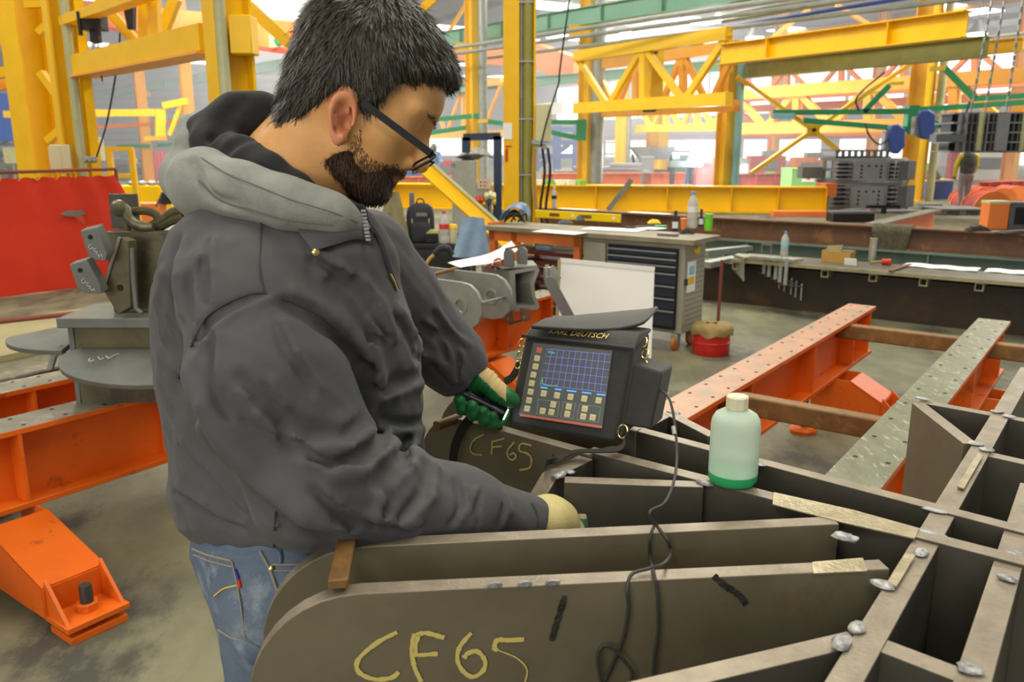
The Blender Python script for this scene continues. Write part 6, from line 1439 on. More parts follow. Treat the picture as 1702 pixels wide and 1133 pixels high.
text_mesh('45.0us', .0052, fpx(*zf4(365,190),.003), ex, ey, 'tracegreen', 'reading', scr_)
ctrs = [(265,160),(240,255),(222,350),(198,448),(178,548),(163,648),(145,748),(123,845),(318,668),(475,690),(633,708),(795,728),(962,750),(430,797),(305,872),(408,886),(612,822),(595,910),(800,848),(782,938),(893,950)]
kb_ = None; ksz = .0108
for k, (x, y) in enumerate(ctrs):
    c = fpx(*zf4(x,y), .003)
    if kb_ is None or k == 1:
        o = MB().box(c, (ksz,ksz,.003), axes=(ex,ey,fn)).build('key','keyred' if k == 0 else 'keycap',cs_,bevel=.0012); kb_ = (o, c)
    else: q = kb_[0].copy(); COL.objects.link(q); q.location = kb_[0].location+(c-kb_[1])
    if k: MB().box(c+fn*.0017, (.004,.0012,.0004), axes=(ex,ey,fn)).build('key_legend','outline',cs_)
quad([zf4(*p) for p in ((45,905),(1005,1048),(1000,1080),(35,935))], .004, .004, 'red_strip', 'redstrip', cs_, .001)
for pts in (((255,735),(500,765),(475,940),(230,905)),((545,765),(690,785),(660,965),(515,945)),((735,795),(985,825),(960,1005),(705,975))):
    pts = [zf4(*p) for p in pts]
    for i in range(4): a, c = fpx(*pts[i],.0024), fpx(*pts[(i+1)%4],.0024); MB().bar(a, c, .0006, .0004, fn).build('key_frame','outline',cs_)
quad([zf4(*p) for p in ((205,75),(1135,170),(1012,1085),(32,930))], .0075, .0004, 'plastic_window', 'sheetplastic', cs_)
# side pouch, rings, straps
o = [onplane(x, y, BR+bk_*.02-ex*.0, fn) for x, y in ((1047,603),(1101,619),(1082,714),(1028,706))]
b = MB(); b.hexa([o[3],o[2],o[2]+bk_*.06,o[3]+bk_*.06,o[0],o[1],o[1]+bk_*.06,o[0]+bk_*.06]); b.build('side_pouch','nylon',cs_,bevel=.004)
for x, y, r in ((1035,717,.011),(1069,568,.009),(1072,588,.008),(1070,606,.008),(868,570,.008),(864,590,.007),(861,606,.007)):
    c = onplane(x, y, BR+bk_*(.0 if y > 700 else .05), fn) if x > 900 else onplane(x, y, BL+bk_*.04, fn)
    MB().tube([c+(ex*math.cos(a)*r*.75+ey*math.sin(a)*r) for a in [2*math.pi*k/16 for k in range(16)]], .0017, 6, closed=True).build('metal_ring','gilt',cs_,True)
def strap(pts, wd, wdir, name, par, m='webbing'):
    P = spline(pts, 6); rows = []
    for i, p in enumerate(P):
        t = (P[min(i+1,len(P)-1)]-P[max(i-1,0)]).normalized(); w_ = (wdir-t*wdir.dot(t)).normalized()*wd/2; rows.append([p-w_,p+w_])
    return MB().sheet(rows, .0018).build(name, m, par, 60)
strap([onplane(x, y, fp3+n3*.008, n3) for x, y in ((812,664),(792,684),(770,710),(757,740),(752,776))], .016, ex, 'strap', cs_)
strap([Dp(1046,722,1.36), G(1030,742,ZT+.014), G(1000,748,ZT+.016), G(960,749,ZT+.012), G(930,758,ZT+.01), G(908,772,ZT+.012)], .017, bk_, 'strap', cs_)
strap([onplane(x, y, BL+bk_*.05, fn) for x, y in ((866,600),(852,625),(838,634))], .014, ey, 'strap', cs_)
# ---------------------------------------------------------------- probe cable
m2 = nz(p2d); f2 = p2a+m2*.014; f1 = p1a+n1*.015
def on2(x, y, o=.002): return onplane(x, y, f2+m2*o, m2)
def on1(x, y, o=.002): return onplane(x, y, f1+n1*o, n1)
pc0 = onplane(1098,648,BR+bk_*.03,fn)
pts = [pc0, Dp(1112,662,1.30), Dp(1121,700,1.27), Dp(1125,755,1.22), Dp(1120,800,1.16), Dp(1105,835,1.10), G(1080,851,ZT+.03), G(1092,874,ZT+.006), on2(1108,895,.006), on2(1115,918,.01), Dp(1104,936,.965), G(1080,944,ZT+.006), G(1050,954,ZT+.004), on1(1042,980), on1(1044,1010), on1(1035,1060), on1(1014,1110), on1(1000,1140)]
pts2 = [G(1088,872,ZT+.008), on2(1080,895,.006), on2(1081,930,.006), G(1086,948,ZT+.006), on1(1092,985), on1(1094,1040), on1(1088,1090), on1(1085,1130)]
cbt = thing('probe_cable', 'thin dark grey probe cable running from the case pouch over the steel grid', 'cable', pts[-1])
MB().tube(spline(pts,8), .0021, 8).build('cable','cable',cbt,True); MB().tube(spline(pts2,8), .0021, 8).build('cable','cable',cbt,True)
MB().tube(spline([on1(x,y,.004) for x, y in ((1000,1140),(993,1095),(1000,1074),(1018,1076),(1040,1100),(1050,1115),(1048,1140))],8), .0021, 8).build('cable','cable',cbt,True)
c0, c1 = Dp(1119,709,1.258), Dp(1121,722,1.25); MB().cyl(c0, c1, .0034, 10).build('ferrule','bright_steel',cbt,True)
# ================================================================ the man: sculpted with distance fields
f32 = np.float32
A3 = lambda v: np.array([v[0], v[1], v[2]], dtype=np.float64)
def smin(a, b, k): h = np.clip(.5+.5*(b-a)/k, 0, 1); return b*(1-h)+a*h-k*h*(1-h)
def smax(a, b, k): return -smin(-a, -b, k)
def ssub(a, b, k): return smax(a, -b, k)
def ell(P, c, r):
    q = (P-np.array(c))/np.array(r); k0 = np.sqrt((q*q).sum(-1))+1e-9; q2 = q/np.array(r); k1 = np.sqrt((q2*q2).sum(-1))+1e-9
    return k0*(k0-1)/k1
def sph(P, c, r): return np.sqrt(((P-np.array(c))**2).sum(-1))-r
def cap(P, a, b, ra, rb=None):
    rb = ra if rb is None else rb; a, b = np.array(a), np.array(b); ba = b-a; h = np.clip(((P-a)@ba)/max(1e-12, ba@ba), 0, 1)
    return np.sqrt(((P-a-h[..., None]*ba)**2).sum(-1))-(ra+(rb-ra)*h)
def chain(P, pts, k=.012):
    d = None
    for (a, ra), (b, rb) in zip(pts[:-1], pts[1:]):
        e = cap(P, a, b, ra, rb); d = e if d is None else smin(d, e, k)
    return d
def D3(x, y, d): return A3(Dp(x, y, d))
def pxr(r, d): return r*d/F
def camc(P):
    z = P[..., 1]*cs-(P[..., 2]-CAMH)*sn; u = (P[..., 2]-CAMH)*cs+P[..., 1]*sn
    return CX+F*P[..., 0]/z, CY-F*u/z, z
def loft(P, rows, p=2.3):               # body of oval sections: (image row, left, right, depth, half depth)
    R = np.array(rows); x, y, z = camc(P)
    f = lambda i: np.interp(y, R[:, 0], R[:, i])
    xl, xr, d, hb = f(1), f(2), f(3), f(4); hwd = (xr-xl)/2; u = (x-(xl+xr)/2)/hwd; w = (z-d)/hb
    k = (np.abs(u)**p+np.abs(w)**p+1e-12)**(1/p); s = d/F
    dd = (k-1)*np.minimum(hwd*s, hb)
    return smax(smax(dd, (R[0, 0]-y)*s, .03), (y-R[-1, 0])*s, .012)
def wob(P, s, a, seed=0.):              # gentle cloth unevenness
    X, Y, Z = P[..., 0]*s+seed, P[..., 1]*s+seed*1.7, P[..., 2]*s-seed
    return a*(np.sin(X+1.3*np.sin(Y*1.1))*np.cos(Z*.9+Y*.6)+.5*np.sin(2.1*Z+1.7*X)*np.cos(1.9*Y))
def sdf_mesh(fn, lo, hi, h, blk=8):
    lo, hi = np.array(lo, float), np.array(hi, float); n = (np.ceil((hi-lo)/h/blk).astype(int))*blk+1
    val = np.full(n, 1.0, f32); nb = (n-1)//blk
    I = np.stack(np.meshgrid(*[np.arange(k) for k in nb], indexing='ij'), -1).reshape(-1, 3)
    cen = lo+(I*blk+blk/2)*h; dc = np.concatenate([fn(c) for c in np.array_split(cen, max(1, len(cen)//200000))])
    near = np.abs(dc) < h*blk*1.35
    ins = I[(~near) & (dc < 0)]
    for a in ins: val[a[0]*blk:a[0]*blk+blk+1, a[1]*blk:a[1]*blk+blk+1, a[2]*blk:a[2]*blk+blk+1] = -1
    I = I[near]; o = np.stack(np.meshgrid(*[np.arange(blk+1)]*3, indexing='ij'), -1).reshape(-1, 3)
    for ch in np.array_split(I, max(1, len(I)//400)):
        if not len(ch): continue
        idx = (ch[:, None, :]*blk+o[None]); v = fn((lo+idx*h).reshape(-1, 3)).astype(f32)
        ii = idx.reshape(-1, 3); val[ii[:, 0], ii[:, 1], ii[:, 2]] = v
    s = val < 0
    c = [s[:-1, :-1, :-1], s[1:, :-1, :-1], s[:-1, 1:, :-1], s[1:, 1:, :-1], s[:-1, :-1, 1:], s[1:, :-1, 1:], s[:-1, 1:, 1:], s[1:, 1:, 1:]]
    cnt = sum(k.astype(np.int8) for k in c); act = (cnt > 0) & (cnt < 8)
    cell = np.argwhere(act); vid = np.full(act.shape, -1, np.int32); vid[act] = np.arange(len(cell))
    off = np.array([(i & 1, i >> 1 & 1, i >> 2 & 1) for i in range(8)])
    cv = np.stack([val[cell[:, 0]+q[0], cell[:, 1]+q[1], cell[:, 2]+q[2]] for q in off], 1)
    acc = np.zeros((len(cell), 3)); num = np.zeros(len(cell))
    for a, b in ((0,1),(2,3),(4,5),(6,7),(0,2),(1,3),(4,6),(5,7),(0,4),(1,5),(2,6),(3,7)):
        va, vb = cv[:, a], cv[:, b]; m = (va < 0) != (vb < 0); t = np.where(m, va/np.where(m, va-vb, 1), 0)
        p = off[a]+(off[b]-off[a])[None]*t[:, None]; acc[m] += p[m]; num[m] += 1
    V = lo+(cell+acc/num[:, None])*h; Fc = []
    for ax in range(3):
        a1, a2 = (ax+1) % 3, (ax+2) % 3
        sl0 = [slice(None)]*3; sl1 = [slice(None)]*3; sl0[ax] = slice(0, -1); sl1[ax] = slice(1, None)
        x = s[tuple(sl0)] != s[tuple(sl1)]; E = np.argwhere(x)
        E = E[(E[:, a1] > 0) & (E[:, a2] > 0) & (E[:, a1] < act.shape[a1]) & (E[:, a2] < act.shape[a2])]
        if not len(E): continue
        ins_ = s[E[:, 0], E[:, 1], E[:, 2]]
        def vv(d1, d2): q = E.copy(); q[:, a1] += d1; q[:, a2] += d2; return vid[q[:, 0], q[:, 1], q[:, 2]]
        q = np.stack([vv(-1,-1), vv(0,-1), vv(0,0), vv(-1,0)], 1); q[~ins_] = q[~ins_][:, ::-1]; Fc.append(q)
    Fc = np.concatenate(Fc); Fc = Fc[(Fc >= 0).all(1)]
    return V, Fc
def np_object(name, V, Fc, m, parent=None, loc=None, smooth_it=2):
    if smooth_it:                        # light Laplacian relaxation
        for _ in range(smooth_it):
            acc = np.zeros_like(V); n = np.zeros(len(V))
            for a, b in ((0,1),(1,2),(2,3),(3,0)):
                np.add.at(acc, Fc[:, a], V[Fc[:, b]]); np.add.at(n, Fc[:, a], 1); np.add.at(acc, Fc[:, b], V[Fc[:, a]]); np.add.at(n, Fc[:, b], 1)
            V = V+.5*(acc/np.maximum(n, 1)[:, None]-V)
    o0 = A3(parent_loc(parent)) if parent is not None else (A3(loc) if loc is not None else np.zeros(3))
    me = bpy.data.meshes.new(name); me.vertices.add(len(V)); me.vertices.foreach_set('co', (V-o0).astype(f32).ravel())
    me.loops.add(len(Fc)*4); me.loops.foreach_set('vertex_index', Fc.astype(np.int32).ravel())
    me.polygons.add(len(Fc)); me.polygons.foreach_set('loop_start', np.arange(0, len(Fc)*4, 4, dtype=np.int32))
    me.update(calc_edges=True); me.validate(); me.polygons.foreach_set('use_smooth', [True]*len(me.polygons))
    ms = m if isinstance(m, (list, tuple)) else [m]
    for k in ms: me.materials.append(MATS[k])
    o = bpy.data.objects.new(name, me); COL.objects.link(o)
    if parent is not None: o.parent = parent
    elif loc is not None: o.location = loc
    return o
def vnormals(V, Fc):
    n = np.cross(V[Fc[:, 2]]-V[Fc[:, 0]], V[Fc[:, 3]]-V[Fc[:, 1]]); N = np.zeros_like(V)
    for i in range(4): np.add.at(N, Fc[:, i], n)
    return N/(np.linalg.norm(N, axis=1, keepdims=True)+1e-12)
def trace(fn, x, y, t0=.8, t1=2.2):
    r = A3(ray(x, y)); L = np.linalg.norm(r); t = t0
    for _ in range(90):
        d = float(fn((A3(CAM)+r*t)[None])[0])
        if d < .0006: break
        t += max(d*.75/L, .0006)
        if t > t1: return None
    return A3(CAM)+r*t
mat('skin_man', lin(226,172,112), .44, 0, lin(214,154,94), 14, .5, .12, 300, spec=.35)
mat('ear_skin', lin(212,138,100), .46)
mat('hair_dark', lin(44,40,32), .55, 0, lin(58,52,40), 60, .5, .5, 260)
mat('hair_strand', lin(42,38,31), .45, 0, lin(64,57,45), 90, .5)
mat('beard_brown', lin(86,60,40), .6, 0, lin(110,76,48), 60, .5)
mat('beard_dark', lin(52,38,28), .6, 0, lin(80,56,38), 60, .5, .5, 400)
mat('jacket_cloth', lin(86,85,87), .8, 0, lin(72,71,74), 5, .5, .30, 700, sheen=.08, col3=lin(90,88,86), scale3=7, thr3=.66)
mat('seam', lin(64,63,66), .85)
mat('hood_grey', lin(150,152,144), .9, 0, lin(132,134,128), 40, .4, .3, 500, sheen=.2)
mat('hood_black', lin(30,30,32), .92, 0, lin(40,40,42), 30, .5, .25, 400, sheen=.1)
mat('denim', lin(106,120,138), .85, 0, lin(78,92,114), 9, .5, .3, 700, col3=lin(146,158,170), scale3=4, thr3=.56)
mat('denim_stitch', lin(150,140,120), .85)
mat('glove_cream', lin(222,208,150), .8, 0, lin(206,190,128), 30, .5, .3, 500)
mat('glove_green', lin(34,120,62), .45, 0, lin(22,92,46), 30, .5, .1, 300)
mat('glove_tan', lin(200,176,120), .8)
mat('shoe', lin(40,38,36), .6)
# ---- head frame
Hc = D3(605, 118, 1.15); Rv = np.array([1., 0, 0]); Uv = np.array([0, sn, cs]); Bv = np.array([0, -cs, sn])
hp_, hy_ = math.radians(33), math.radians(9)
f0 = math.cos(hp_)*Rv-math.sin(hp_)*Uv; hu = math.sin(hp_)*Rv+math.cos(hp_)*Uv
hf = math.cos(hy_)*f0-math.sin(hy_)*Bv; hr = math.cos(hy_)*Bv+math.sin(hy_)*f0
HM = np.stack([hf, hr, hu], 1)
def toL(P): return (P-Hc)@HM
def toW(q): return Hc+HM@np.array(q, float)
HS = 1.0
def head_core(Q):
    x, y, z = Q[..., 0], Q[..., 1], Q[..., 2]; S = Q.copy(); S[..., 1] = np.abs(y)
    d = ell(Q, (.008,0,0), (.100,.077,.094)); d = smin(d, ell(Q, (.052,0,-.060), (.062,.060,.074)), .03)
    d = smin(d, ell(Q, (.046,0,-.106), (.060,.049,.036)), .022); d = smin(d, sph(Q, (.092,0,-.124), .022), .02); d = smin(d, ell(Q, (-.030,0,-.050), (.050,.058,.056)), .025); d = smin(d, sph(Q, (.106,0,-.082), .0165), .014)
    d = smin(d, ell(Q, (.075,0,.005), (.043,.058,.05)), .02)
    d = smin(d, sph(S, (.078,.046,-.052), .018), .022)
    d = smin(d, cap(S, (.1055,.008,-.010), (.090,.052,-.010), .0105), .012)
    d = ssub(d, sph(S, (.119,.031,-.030), .0155), .012); d = smin(d, sph(S, (.0935,.031,-.031), .0125), .003)
    d = smin(d, cap(S, (.1035,.022,-.0235), (.097,.043,-.026), .0042), .004)
    d = smin(d, cap(Q, (.112,0,-.022), (.1335,0,-.0635), .008, .0115), .009); d = smin(d, sph(S, (.1205,.0115,-.0705), .0085), .006)
    d = ssub(d, sph(S, (.1235,.0065,-.0795), .0038), .003)
    d = smin(d, cap(S, (.1165,0,-.091), (.106,.021,-.095), .0058, .004), .007); d = smin(d, cap(S, (.1135,0,-.1035), (.105,.018,-.1025), .0065, .004), .006)
    return d
def ear(Q):
    S = Q.copy(); S[..., 1] = np.abs(S[..., 1]); a = math.radians(22)
    e1 = (S[..., 0]-.022)*math.cos(a)+(S[..., 2]+.080)*math.sin(a); e2 = -(S[..., 0]-.022)*math.sin(a)+(S[..., 2]+.080)*math.cos(a)
    h = S[..., 1]-.0755+.30*(e1-.006); w = .0145+.003*np.clip(e2/.03, -1, 1)
    rho = np.sqrt((e1/w)**2+(e2/.029)**2+1e-9)
    rim = np.sqrt(((rho-1)*.017)**2+(h-.005)**2)-.0042; rim = np.where((e1 > .007) & (e2 < -.008), rim+.006, rim)
    pl = smax((rho-1)*.016, np.abs(h+.009)-.0075, .003)
    d = smin(rim, pl, .0025)
    inner = np.sqrt(((np.sqrt(((e1+.001)/(w*.58))**2+((e2-.005)/.017)**2+1e-9)-1)*.010)**2+(h-.001)**2)-.0024
    d = smin(d, np.where(e1 < .008, inner, 1.), .003)
    lob = np.sqrt((e1-.004)**2+(e2+.025)**2+(h+.001)**2)-.0072; d = smin(d, lob, .006)
    tr = np.sqrt((e1-.011)**2+(e2+.006)**2+(h-.001)**2)-.0045; d = smin(d, tr, .004)
    con = np.sqrt((e1-.004)**2+((e2+.004)*.7)**2+((h-.001)*.7)**2)-.0085
    return ssub(d, con, .004)
nb_ = D3(488, 305, 1.19)
def neck(P): return cap(P, toW((-.012,0,-.055)), nb_, .058, .067)
def nearside(P): return P
# ---- skeleton of the arms and legs
SH_R, EL_R, WR_R = D3(420,492,1.09), D3(538,796,1.06), D3(890,866,1.20)
SH_L, EL_L, WR_L = D3(600,440,1.36), D3(700,545,1.44), D3(782,634,1.475)
hipc = D3(462, 950, 1.30)
KN_R, AN_R = np.array([-.335,1.13,.50]), np.array([-.36,1.19,.09]); KN_L, AN_L = np.array([-.30,1.36,.50]), np.array([-.28,1.40,.09])
HP_R, HP_L = D3(462,990,1.235), D3(490,960,1.37)
def body_sdf(P):
    Q = toL(P); d = head_core(Q); d = smin(d, ear(Q), .004); d = smin(d, neck(P), .02)
    d = smin(d, cap(P, nb_, D3(470,600,1.25), .075, .11), .05); d = smin(d, cap(P, D3(470,600,1.25), hipc, .11, .10), .05)
    for S, E, W_ in ((SH_R,EL_R,WR_R),(SH_L,EL_L,WR_L)):
        d = smin(d, cap(P, nb_+(S-nb_)*.35, S, .06, .05), .03); d = smin(d, cap(P, S, E, .05, .04), .02); d = smin(d, cap(P, E, W_, .038, .026), .015)
    for Hh, K, A_ in ((HP_R,KN_R,AN_R),(HP_L,KN_L,AN_L)):
        d = smin(d, cap(P, hipc, Hh, .08, .07), .03); d = smin(d, cap(P, Hh, K, .07, .05), .02); d = smin(d, cap(P, K, A_, .048, .034), .015)
        d = smin(d, cap(P, A_-np.array([0,0,.045]), A_+np.array([.15,.05,-.055]), .034, .026), .015)
    return d
V, Fc = sdf_mesh(body_sdf, (-.62,.72,0.0), (.08,1.62,1.86), .0032)
# paint: ear gets its own tint
foot = Vector((-.33,1.28,0))
man = np_object('person', V, Fc, ['skin_man','ear_skin'], None, foot, 1)
tag(man, 'bearded man in glasses, grey hooded jacket and jeans, leaning over the steel grid', 'person')
cenf = V[Fc].mean(1); Lq = toL(cenf); me_ = man.data
ei = (ear(Lq) < .0025) & (np.abs(Lq[:, 1]) > .066) & (Lq[:, 2] < -.03); me_.polygons.foreach_set('material_index', ei.astype(np.int32)[:len(me_.polygons)])
# ---- hair
xs_ = np.array([-.13,-.10,-.075,-.055,-.03,-.012,.0,.018,.03,.040,.048,.054,.08,.105,.125]); zs_ = np.array([-.12,-.126,-.134,-.136,-.112,-.070,-.042,-.042,-.056,-.062,-.050,-.002,.022,.041,.052])
def hairline(Q): return np.interp(Q[..., 0], xs_, zs_)
def hair_t(Q):
    z = Q[..., 2]; s = np.clip((z+.07)/.13, 0, 1); s = s*s*(3-2*s); t = .0045+.0145*s+.001*np.clip((Q[..., 0]-.05)/.06, 0, 1)*s
    return t*np.clip((z-hairline(Q))/.022+.15, 0, 1)
def hair_sdf(P):
    Q = toL(P); return smax(smin(head_core(Q), neck(P), .02)-hair_t(Q)-wob(P, 110, .0016, 2.), hairline(Q)-Q[..., 2], .004)
hlo = Hc-.16; hhi = Hc+.16
Vh, Fh = sdf_mesh(hair_sdf, hlo, hhi, .0032)
hair = np_object('hair', Vh, Fh, 'hair_dark', man, None, 1)
def blades(Vs, Ns, flow, length, width, count, m, name, lift=.35, seed=3, par=None, curl=.3):
    r = np.random.default_rng(seed); idx = r.integers(0, len(Vs), count); p = Vs[idx]+r.normal(0, .0012, (count, 3)); n = Ns[idx]
    fl_ = flow(p); fl_ = fl_-(fl_*n).sum(1, keepdims=True)*n; fl_ /= np.linalg.norm(fl_, axis=1, keepdims=True)+1e-9
    d = fl_+n*lift*(.5+r.random((count, 1)))+r.normal(0, .22, (count, 3)); d /= np.linalg.norm(d, axis=1, keepdims=True)
    L = (length*(.6+.7*r.random(count)))[:, None]; s = np.cross(d, n); s /= np.linalg.norm(s, axis=1, keepdims=True)+1e-9; w = (width*(.6+.8*r.random(count)))[:, None]
    b = p-n*.0015; mid = b+d*L*.55; tip = b+d*L+(fl_-n*curl)*L*.22
    V_ = np.concatenate([b-s*w/2, b+s*w/2, mid-s*w*.42, mid+s*w*.42, tip-s*w*.06, tip+s*w*.06]); i = np.arange(count); c = count
    F_ = np.concatenate([np.stack([i,i+c,i+3*c,i+2*c],1), np.stack([i+2*c,i+3*c,i+5*c,i+4*c],1)])
    o = np_object(name, V_, F_, m, par, None, 0); o['kind'] = 'stuff'; return o
Nh = vnormals(Vh, Fh); Lh = toL(Vh); up_ok = (Lh[:, 2] > hairline(Lh)+.004) & ((Vh-A3(CAM))@hr*0+1 > 0)
def hflow(p):
    q = toL(p); crown = np.array([-.055,0,.085]); v = q-crown; v[:, 2] -= .04; v[:, 0] += .03*np.sign(q[:, 0]+.02)
    return v@HM.T
sel = up_ok; Vs, Ns = Vh[sel], Nh[sel]; top = np.clip((toL(Vs)[:, 2]+.05)/.12, .35, 1)
blades(Vs, Ns, hflow, .015, .0015, 16000, 'hair_strand', 'hair_strands', .24, 3, man)
fr = (Lh[:, 0] > .075) & up_ok & (Lh[:, 2] > .035)
blades(Vh[fr], Nh[fr], hflow, .012, .0016, 2600, 'hair_dark', 'fringe_strands', .55, 9, man, curl=.7)
nap = (np.abs(Lh[:, 2]-hairline(Lh)) < .014)
blades(Vh[nap], Nh[nap], lambda p: np.tile(-hu-.2*hf, (len(p),1)), .009, .0011, 2600, 'hair_strand', 'hairline_strands', .12, 5, man)
# ---- beard
xb = np.array([-.02,.012,.022,.034,.046,.06,.078,.095,.108,.125]); zb = np.array([-.16,-.12,-.062,-.054,-.078,-.098,-.102,-.096,-.0870,-.0860])
def beard_mask(Q):
    y = np.abs(Q[..., 1]); top = np.interp(Q[..., 0], xb, zb); d = Q[..., 2]-top
    # clear of the lips
    lips = np.sqrt(((Q[..., 0]-.118)/.02)**2+(Q[..., 1]/.020)**2+((Q[..., 2]+.0975)/.0085)**2)-1
    return np.maximum(d, -lips*.008)
def beard_sdf(P):
    Q = toL(P); m_ = beard_mask(Q)+.016*np.clip((.10-Q[..., 0])/.02, 0, 1); t = .0042*np.clip(-m_/.018, .0, 1)+.0035*np.clip((-.105-Q[..., 2])/.03, 0, 1)
    return smax(smax(head_core(Q)-t-wob(P, 240, .0008, 1.), m_, .003), np.interp(Q[..., 2], [-.16,-.14,-.12,-.10,-.08,-.05], [.016,.022,.034,.052,.058,.054])-Q[..., 0], .006)
Vb, Fb = sdf_mesh(beard_sdf, hlo-.02, hhi, .003)
beard = np_object('beard', Vb, Fb, 'beard_dark', man, None, 1)
Nb = vnormals(Vb, Fb); Lb = toL(Vb); sel = (head_core(Lb) > -.001)
blades(Vb[sel], Nb[sel], lambda p: np.tile(-hu*.9+.5*hf, (len(p),1)), .0068, .0011, 9000, 'beard_dark', 'beard_strands', .5, 6, man)
def ring_m(Q): return beard_mask(Q)
nearm = (np.abs(toL(V)[:, 1]) < .2)
Qv = toL(V); bm_ = beard_mask(Qv); xbk = np.interp(Qv[:, 2], [-.16,-.14,-.12,-.10,-.08,-.05], [.014,.016,.024,.040,.046,.042]); st = (bm_ > -.022) & (bm_ < .004) & (Qv[:, 0] > xbk) & (Qv[:, 2] < -.045) & (head_core(Qv) > -.002) & (ear(Qv) > .006)
blades(V[st], vnormals(V, Fc)[st], lambda p: np.tile(-hu*.9+.5*hf, (len(p),1)), .0036, .0007, 13000, 'beard_brown', 'stubble', .3, 8, man)
bs = (Qv[:, 0] > .088) & (np.abs(Qv[:, 2]+.008) < .0045) & (np.abs(np.abs(Qv[:, 1])-.03) < .021) & (head_core(Qv) > -.002)
blades(V[bs], vnormals(V, Fc)[bs], lambda p: np.tile(hr*.2+hf*.6, (len(p),1))*1., .008, .0007, 260, 'hair_strand', 'eyebrows', .3, 12, man)
# ---- glasses
gl = None
mat('frame_black', lin(22,22,22), .3); mat('lens', (1,1,1), .03, alpha=.14, spec=.7)
pa, pb = D3(602,170,1.070), D3(716,255,1.083)
dirt = pb-pa
def gpart(b, name, m, sm=True): return b.build(name, m, man, sm)
tv = Vector(pa); tb2 = Vector(pb); mid = tv.lerp(tb2, .5)
gpart(MB().bar(tv, tb2, .0035, .0092, Vector(hu)), 'glasses_temple', 'frame_black', False)
nd = Vector((pb-pa)/np.linalg.norm(pb-pa)); side = Vector(-hr); lu = nd.cross(side).normalized(); lu = lu if lu.dot(Vector(hu)) > 0 else -lu
lu = (Vector(hu)*.86+Vector(hf)*.50).normalized(); lu = (lu-side*lu.dot(side)).normalized()
for k, off in ((0,.032),(1,.100)):
    c = tb2+side*off-lu*.010+nd*.002; pts = [c+side*(.0285*math.copysign(abs(math.cos(a))**.7,math.cos(a)))+lu*(.0165*math.copysign(abs(math.sin(a))**.7,math.sin(a))) for a in [2*math.pi*i/28 for i in range(28)]]
    gpart(MB().tube(pts, .0016, 6, closed=True), 'glasses_rim', 'frame_black'); b = MB(); b._add(pts+[p+nd*.0012 for p in pts], [tuple(range(28)), tuple(range(55,27,-1))]); gpart(b, 'glasses_lens', 'lens', False)
gpart(MB().bar(tb2+side*.002, tb2+side*.006+nd*.002, .006, .010, lu), 'glasses_hinge', 'frame_black', False)
gpart(MB().tube([tb2+side*.0605+nd*.003, tb2+side*.066+nd*.006+lu*.002, tb2+side*.0715+nd*.003], .0018, 6), 'glasses_bridge', 'frame_black')
far = tb2+side*.132; gpart(MB().bar(far, far-nd*.14, .0035, .008, Vector(hu)), 'glasses_temple', 'frame_black', False)

# ---- jacket
TR_ = [(362,345,560,1.20,.10),(385,296,600,1.205,.145),(420,272,635,1.21,.165),(460,258,655,1.22,.175),(520,246,684,1.23,.18),(600,250,700,1.25,.175),(680,266,704,1.275,.165),(760,276,702,1.29,.155),(830,280,690,1.295,.15),(880,296,655,1.295,.15),(914,332,610,1.29,.142)]
def sleeve_r(P):
    return chain(P, [(SH_R+np.array([-.02,.05,.035]),.075),(SH_R,.086),(D3(448,640,1.05),.094),(EL_R,.086),(D3(640,822,1.09),.062),(D3(760,842,1.14),.051),(D3(893,866,1.205),.036)], .035)
def sleeve_l(P):
    return chain(P, [(SH_L,.085),(D3(650,492,1.40),.072),(EL_L,.064),(D3(745,592,1.465),.054),(D3(785,636,1.478),.047)], .03)
def jacket0(P):
    d = loft(P, TR_); d = smin(d, cap(P, D3(380,440,1.14), D3(560,420,1.16), .085, .075), .05)
    d = smin(d, cap(P, D3(490,410,1.25), SH_L, .085, .085), .04)
    d = smin(d, sleeve_r(P), .012); d = smin(d, sleeve_l(P), .02)
    cutL = (P-D3(779,629,1.475))@((WR_L-EL_L)/np.linalg.norm(WR_L-EL_L)); cutR = (P-D3(893,866,1.205))@((WR_R-EL_R)/np.linalg.norm(WR_R-EL_R))
    d = np.where(np.sqrt(((P-WR_L)**2).sum(-1)) < .12, smax(d, cutL, .006), d); d = np.where(np.sqrt(((P-WR_R)**2).sum(-1)) < .12, smax(d, cutR, .006), d)
    return d
